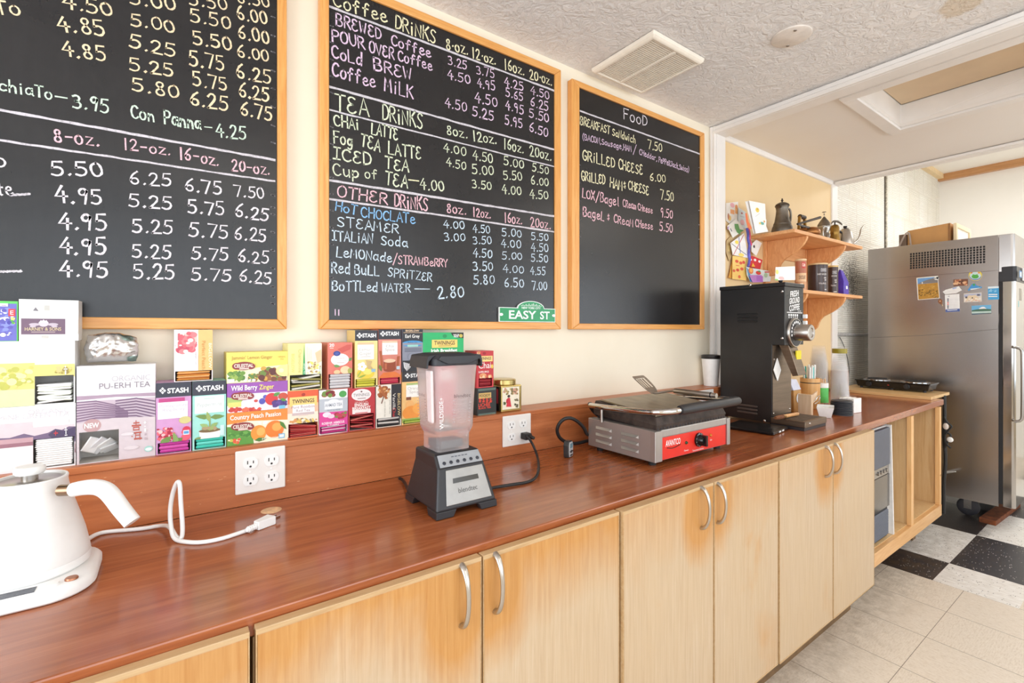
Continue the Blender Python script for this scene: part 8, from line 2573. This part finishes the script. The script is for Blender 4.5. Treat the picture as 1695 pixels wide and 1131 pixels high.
# ---------------------------------------------------------------- on top of the refrigerator
o = Vector((FX + .20, 1.20, FZ1))
cx0 = at(1502, 380, X=FX + .12)
cbx = thing('cardboard_box', 'brown cardboard box lying on top of the refrigerator', 'box', (FX + .3, 1.15, FZ1 - .012 + .0006))
yA, yB = at(1502, 380, X=FX + .12).y, at(1573, 380, X=FX + .12).y
zT = at(1540, 376, X=FX + .12).z
MB().hexa([(FX + .12, yB, FZ1 - .0112), (FX + .42, yB, FZ1 - .0112), (FX + .42, yA, FZ1 - .0112), (FX + .12, yA, FZ1 - .0112)],
          [(FX + .12, yB, zT + .012), (FX + .42, yB, zT + .012), (FX + .42, yA, zT - .006), (FX + .12, yA, zT - .006)], mat((196, 144, 86), .6, var=.06, scale=8, name='cardboard')).build('carton', cbx, .003)
MB().box(FX + .118, FX + .1195, yB - .0, yB + .012, FZ1, zT + .008, mat((150, 104, 60), .6)).build('flap', cbx)
fb = thing('picture_frame', 'pale wooden frame standing behind the cardboard box on the refrigerator', 'frame', (FX + .3, .99, FZ1 - .0114))
y1 = at(1578, 380, X=FX + .14).y
M_PALE = mat((236, 214, 176), .5, var=.05)
fx0, fx1, fz0, fz1 = FX + .12, FX + .52, FZ1 - .0112, zT + .006
for (x0, x1, z0, z1) in ((fx0, fx0 + .03, fz0, fz1), (fx1 - .03, fx1, fz0, fz1), (fx0 + .03, fx1 - .03, fz1 - .03, fz1), (fx0 + .03, fx1 - .03, fz0, fz0 + .03)):
    MB().box(x0, x1, y1 - .022, y1 - .004, z0, z1, M_PALE).build('frame_bar', fb, .002)
MB().box(fx0 + .03, fx1 - .03, y1 - .012, y1 - .008, fz0 + .03, fz1 - .03, mat((240, 236, 226), .6)).build('panel', fb)
p = at(1500, 388, X=FX + .10)
cdv = MB().tube([(FX + .10, p.y + .05, FZ1 - .006), (FX + .09, p.y + .005, p.z), (FX + .095, p.y - .01, p.z + .012), (FX + .10, p.y - .02, p.z + .004), (FX + .105, p.y - .028, FZ1 - .006)], .006, mat((170, 150, 136), .5), 8, 2).build('grey_cord', None)
tag(cdv, 'grey-brown cord looped beside the cardboard box on the refrigerator', 'cord')
MB_ = MB().box(FX + .11, FX + .15, yA + .004, yA + .05, FZ1 - .0112, zT - .03, mat((120, 96, 78), .6))
ob2 = MB_.build('brown_block', None, .003)
tag(ob2, 'small dark brown block at the wall end of the cardboard box on the refrigerator', 'block')

# ---------------------------------------------------------------- papers and magnets on the refrigerator's side
S9 = 195 / 1695.0
def magnet(name, label, cat, pts, base_c, items, k=0, th=.001):
    """a flat thing held on the steel side; pts and items in the close-up's pixels"""
    X = FX - .0012 - k * .0014
    def P(x, y, d=0):
        return at(1500 + x * S9, 430 + y * S9, X=X - d)
    pl = [P(x, y) for x, y in pts]
    t = thing(name, label, cat, (FX, sum(p.y for p in pl) / len(pl), min(p.z for p in pl)))
    b = MB()
    b.prism([(p.y, p.z) for p in pl], 'yz', X, X + th, mat(base_c, .4, var=.04, name='magnet_print'))
    b.build('sheet', t)
    d = MB()
    for i, it in enumerate(items):
        dd = .0002 + .00006 * i
        if it[0] == 'r':
            _, x0, y0, x1, y1, c = it
            q = [P(x0, y0, dd), P(x1, y0, dd), P(x1, y1, dd), P(x0, y1, dd)]
            d.add(q, [(0, 1, 2, 3)], ink(c))
        elif it[0] == 'p':
            d.add([P(x, y, dd) for x, y in it[1]], [tuple(range(len(it[1])))], ink(it[2]))
        elif it[0] == 'e':
            _, cx, cy, rx, ry, c = it
            d.add([P(cx + rx * math.cos(2 * PI * j / 18), cy + ry * math.sin(2 * PI * j / 18), dd) for j in range(18)], [tuple(range(18))], ink(c))
        elif it[0] == 'b':
            _, x0, y0, x1, y1, n, cols, r0, r1, seed = it
            rr = random.Random(seed)
            for j in range(n):
                cx, cy, r = rr.uniform(x0, x1), rr.uniform(y0, y1), rr.uniform(r0, r1)
                d.add([P(cx + r * math.cos(2 * PI * a / 9), cy + r * .7 * math.sin(2 * PI * a / 9), dd + .000008 * j) for a in range(9)], [tuple(range(9))], ink(rr.choice(cols)))
        elif it[0] == 't':
            _, s, cx, cy, h, c, w = it
            o_ = P(cx, cy, dd)
            ex = (P(cx + w / 2, cy, dd) - P(cx - w / 2, cy, dd))
            put_text(d, s, o_, ex.normalized(), (0, 0, 1), (P(cx, cy - h, dd) - o_).z, ink(c), ex.length)
    if d.v:
        d.build('print', t, weld=False)
    return t


magnet('field_photo', 'square photo of a golden field under blue sky on the refrigerator side', 'photo', [(146, 262), (456, 232), (484, 556), (168, 582)], (240, 236, 228),
       [('p', [(160, 272), (448, 246), (456, 330), (166, 352)], (110, 160, 214)), ('p', [(165, 345), (300, 290), (450, 250), (456, 330)], (130, 126, 126)), ('p', [(165, 352), (456, 330), (474, 548), (178, 574)], (190, 140, 56)), ('b', 178, 430, 462, 545, 70, [(120, 90, 40), (90, 70, 36), (160, 120, 50), (206, 160, 70)], 7, 16, 71), ('b', 175, 355, 455, 425, 30, [(206, 160, 76), (176, 130, 56)], 7, 14, 72), ('r', 224, 320, 238, 348, (244, 240, 236)), ])
magnet('button_magnet', 'tiny black and white round magnet on the corner of the field photo', 'magnet', [(400 + 34 + 34 * math.cos(a), 268 + 24 * math.sin(a)) for a in [2 * PI * j / 14 for j in range(14)]], (240, 240, 238), [('e', 448, 264, 18, 16, (30, 30, 32)), ('e', 415, 268, 9, 8, (60, 60, 62))], k=2, th=.002)
magnet('photo_magnet', 'small brown photo magnet left of the round frog magnet', 'magnet', [(680, 285), (890, 275), (890, 372), (680, 382)], (120, 76, 56), [('b', 690, 290, 880, 370, 26, [(206, 150, 110), (90, 50, 40), (170, 100, 70), (226, 180, 140)], 10, 26, 73)])
magnet('frog_magnet', 'round rainbow magnet with a green frog on the refrigerator side', 'magnet', [(995 + 98 * math.cos(a), 226 + 78 * math.sin(a)) for a in [2 * PI * j / 24 for j in range(24)]], (226, 200, 70),
       [('e', 995, 226, 90, 70, (90, 130, 206)), ('e', 995, 216, 88, 60, (226, 216, 90)), ('e', 995, 228, 78, 54, (200, 222, 226)), ('e', 992, 244, 52, 28, (80, 170, 70)), ('e', 966, 222, 14, 12, (90, 180, 80)), ('e', 1018, 222, 14, 12, (90, 180, 80)), ('e', 940, 190, 14, 10, (226, 120, 60)), ('e', 1045, 190, 14, 10, (226, 120, 60))], th=.002)
magnet('dolphin_magnet', 'blue dolphin magnet with a small green top below the frog magnet', 'magnet', [(885, 438), (930, 370), (960, 345), (990, 345), (1010, 370), (1090, 390), (1085, 410), (1000, 420), (940, 428), (900, 448)], (70, 150, 214),
       [('e', 975, 360, 18, 16, (70, 160, 90)), ('p', [(920, 420), (1080, 402), (1000, 425), (930, 436)], (226, 238, 244)), ('e', 1055, 388, 8, 7, (90, 120, 80))], th=.002)
magnet('business_card', 'white business card tilted over the list on the refrigerator side', 'card', [(524, 462), (570, 432), (757, 383), (800, 440), (720, 482), (560, 500)], (238, 236, 236), [('p', [(664, 412), (724, 398), (728, 410), (668, 426)], (150, 170, 226)), ('p', [(560, 470), (700, 440), (702, 444), (562, 474)], (214, 214, 216))], k=1)
magnet('price_list', 'white price list card with a blue foot on the refrigerator side', 'card', [(556, 508), (764, 492), (772, 745), (566, 756)], (240, 240, 242),
       [('p', [(566, 716), (770, 704), (772, 744), (566, 755)], (70, 92, 160)), ('p', [(590, 726), (735, 716), (736, 726), (592, 736)], (226, 230, 240)), ('p', [(600, 524), (625, 522), (625, 530), (600, 532)], (130, 130, 140))] +
       [('r', 590, 560 + 25 * k, 612, 576 + 25 * k, (70, 72, 90) if k not in (2, 3) else (220, 110, 110)) for k in range(6)] + [('r', 625, 566 + 25 * k, 745, 569 + 25 * k, (206, 208, 216)) for k in range(6)])
magnet('number_plate_magnet', 'pale licence-plate shaped magnet with mountains below the dolphin magnet', 'magnet', [(828, 486), (1082, 474), (1088, 605), (830, 614)], (222, 214, 206),
       [('p', [(834, 500), (1076, 484), (1078, 520), (834, 540)], (180, 186, 214)), ('p', [(860, 560), (900, 510), (950, 515), (1000, 505), (1050, 555), (1040, 590), (870, 595)], (226, 206, 176)), ('e', 952, 550, 10, 10, (70, 60, 54)), ('r', 850, 530, 880, 556, (90, 90, 100)), ('r', 1020, 496, 1060, 520, (96, 96, 116)), ('b', 840, 560, 1076, 604, 20, [(240, 230, 220), (226, 180, 160), (206, 190, 180)], 8, 16, 74)])
magnet('blue_card', 'bright blue card with two white lines near the refrigerator door', 'card', [(1174, 388), (1332, 380), (1336, 572), (1178, 578)], (70, 164, 222),
       [('p', [(1176, 390), (1330, 382), (1331, 408), (1177, 418)], (226, 236, 242)), ('r', 1186, 494, 1312, 508, (244, 248, 250)), ('r', 1186, 524, 1312, 536, (244, 248, 250)), ('b', 1190, 430, 1300, 462, 14, [(120, 190, 232), (150, 206, 238)], 6, 12, 75)])
magnet('mountain_postcard', 'wide postcard magnet of a snowy mountain over a lake on the refrigerator side', 'postcard', [(940, 664), (1222, 650), (1224, 776), (944, 792)], (110, 180, 226),
       [('p', [(1050, 700), (1085, 680), (1120, 678), (1150, 700), (1155, 715), (1045, 720)], (240, 240, 244)), ('p', [(944, 728), (1040, 712), (1130, 706), (1222, 712), (1223, 738), (944, 748)], (70, 110, 90)), ('p', [(944, 748), (1223, 738), (1223, 766), (944, 776)], (186, 210, 206)), ('p', [(944, 778), (1223, 766), (1224, 776), (944, 790)], (60, 70, 76))])
magnet('bear_clip', 'small brown clip magnet with a dangling tag below the field photo', 'magnet', [(455, 600), (470, 570), (500, 565), (520, 590), (515, 620), (530, 665), (520, 672), (500, 640), (470, 630)], (140, 86, 50), [('e', 488, 595, 14, 12, (196, 130, 80)), ('e', 488, 598, 6, 6, (230, 220, 210)), ('p', [(512, 640), (522, 640), (530, 665), (520, 670)], (206, 190, 150))], k=1, th=.003)
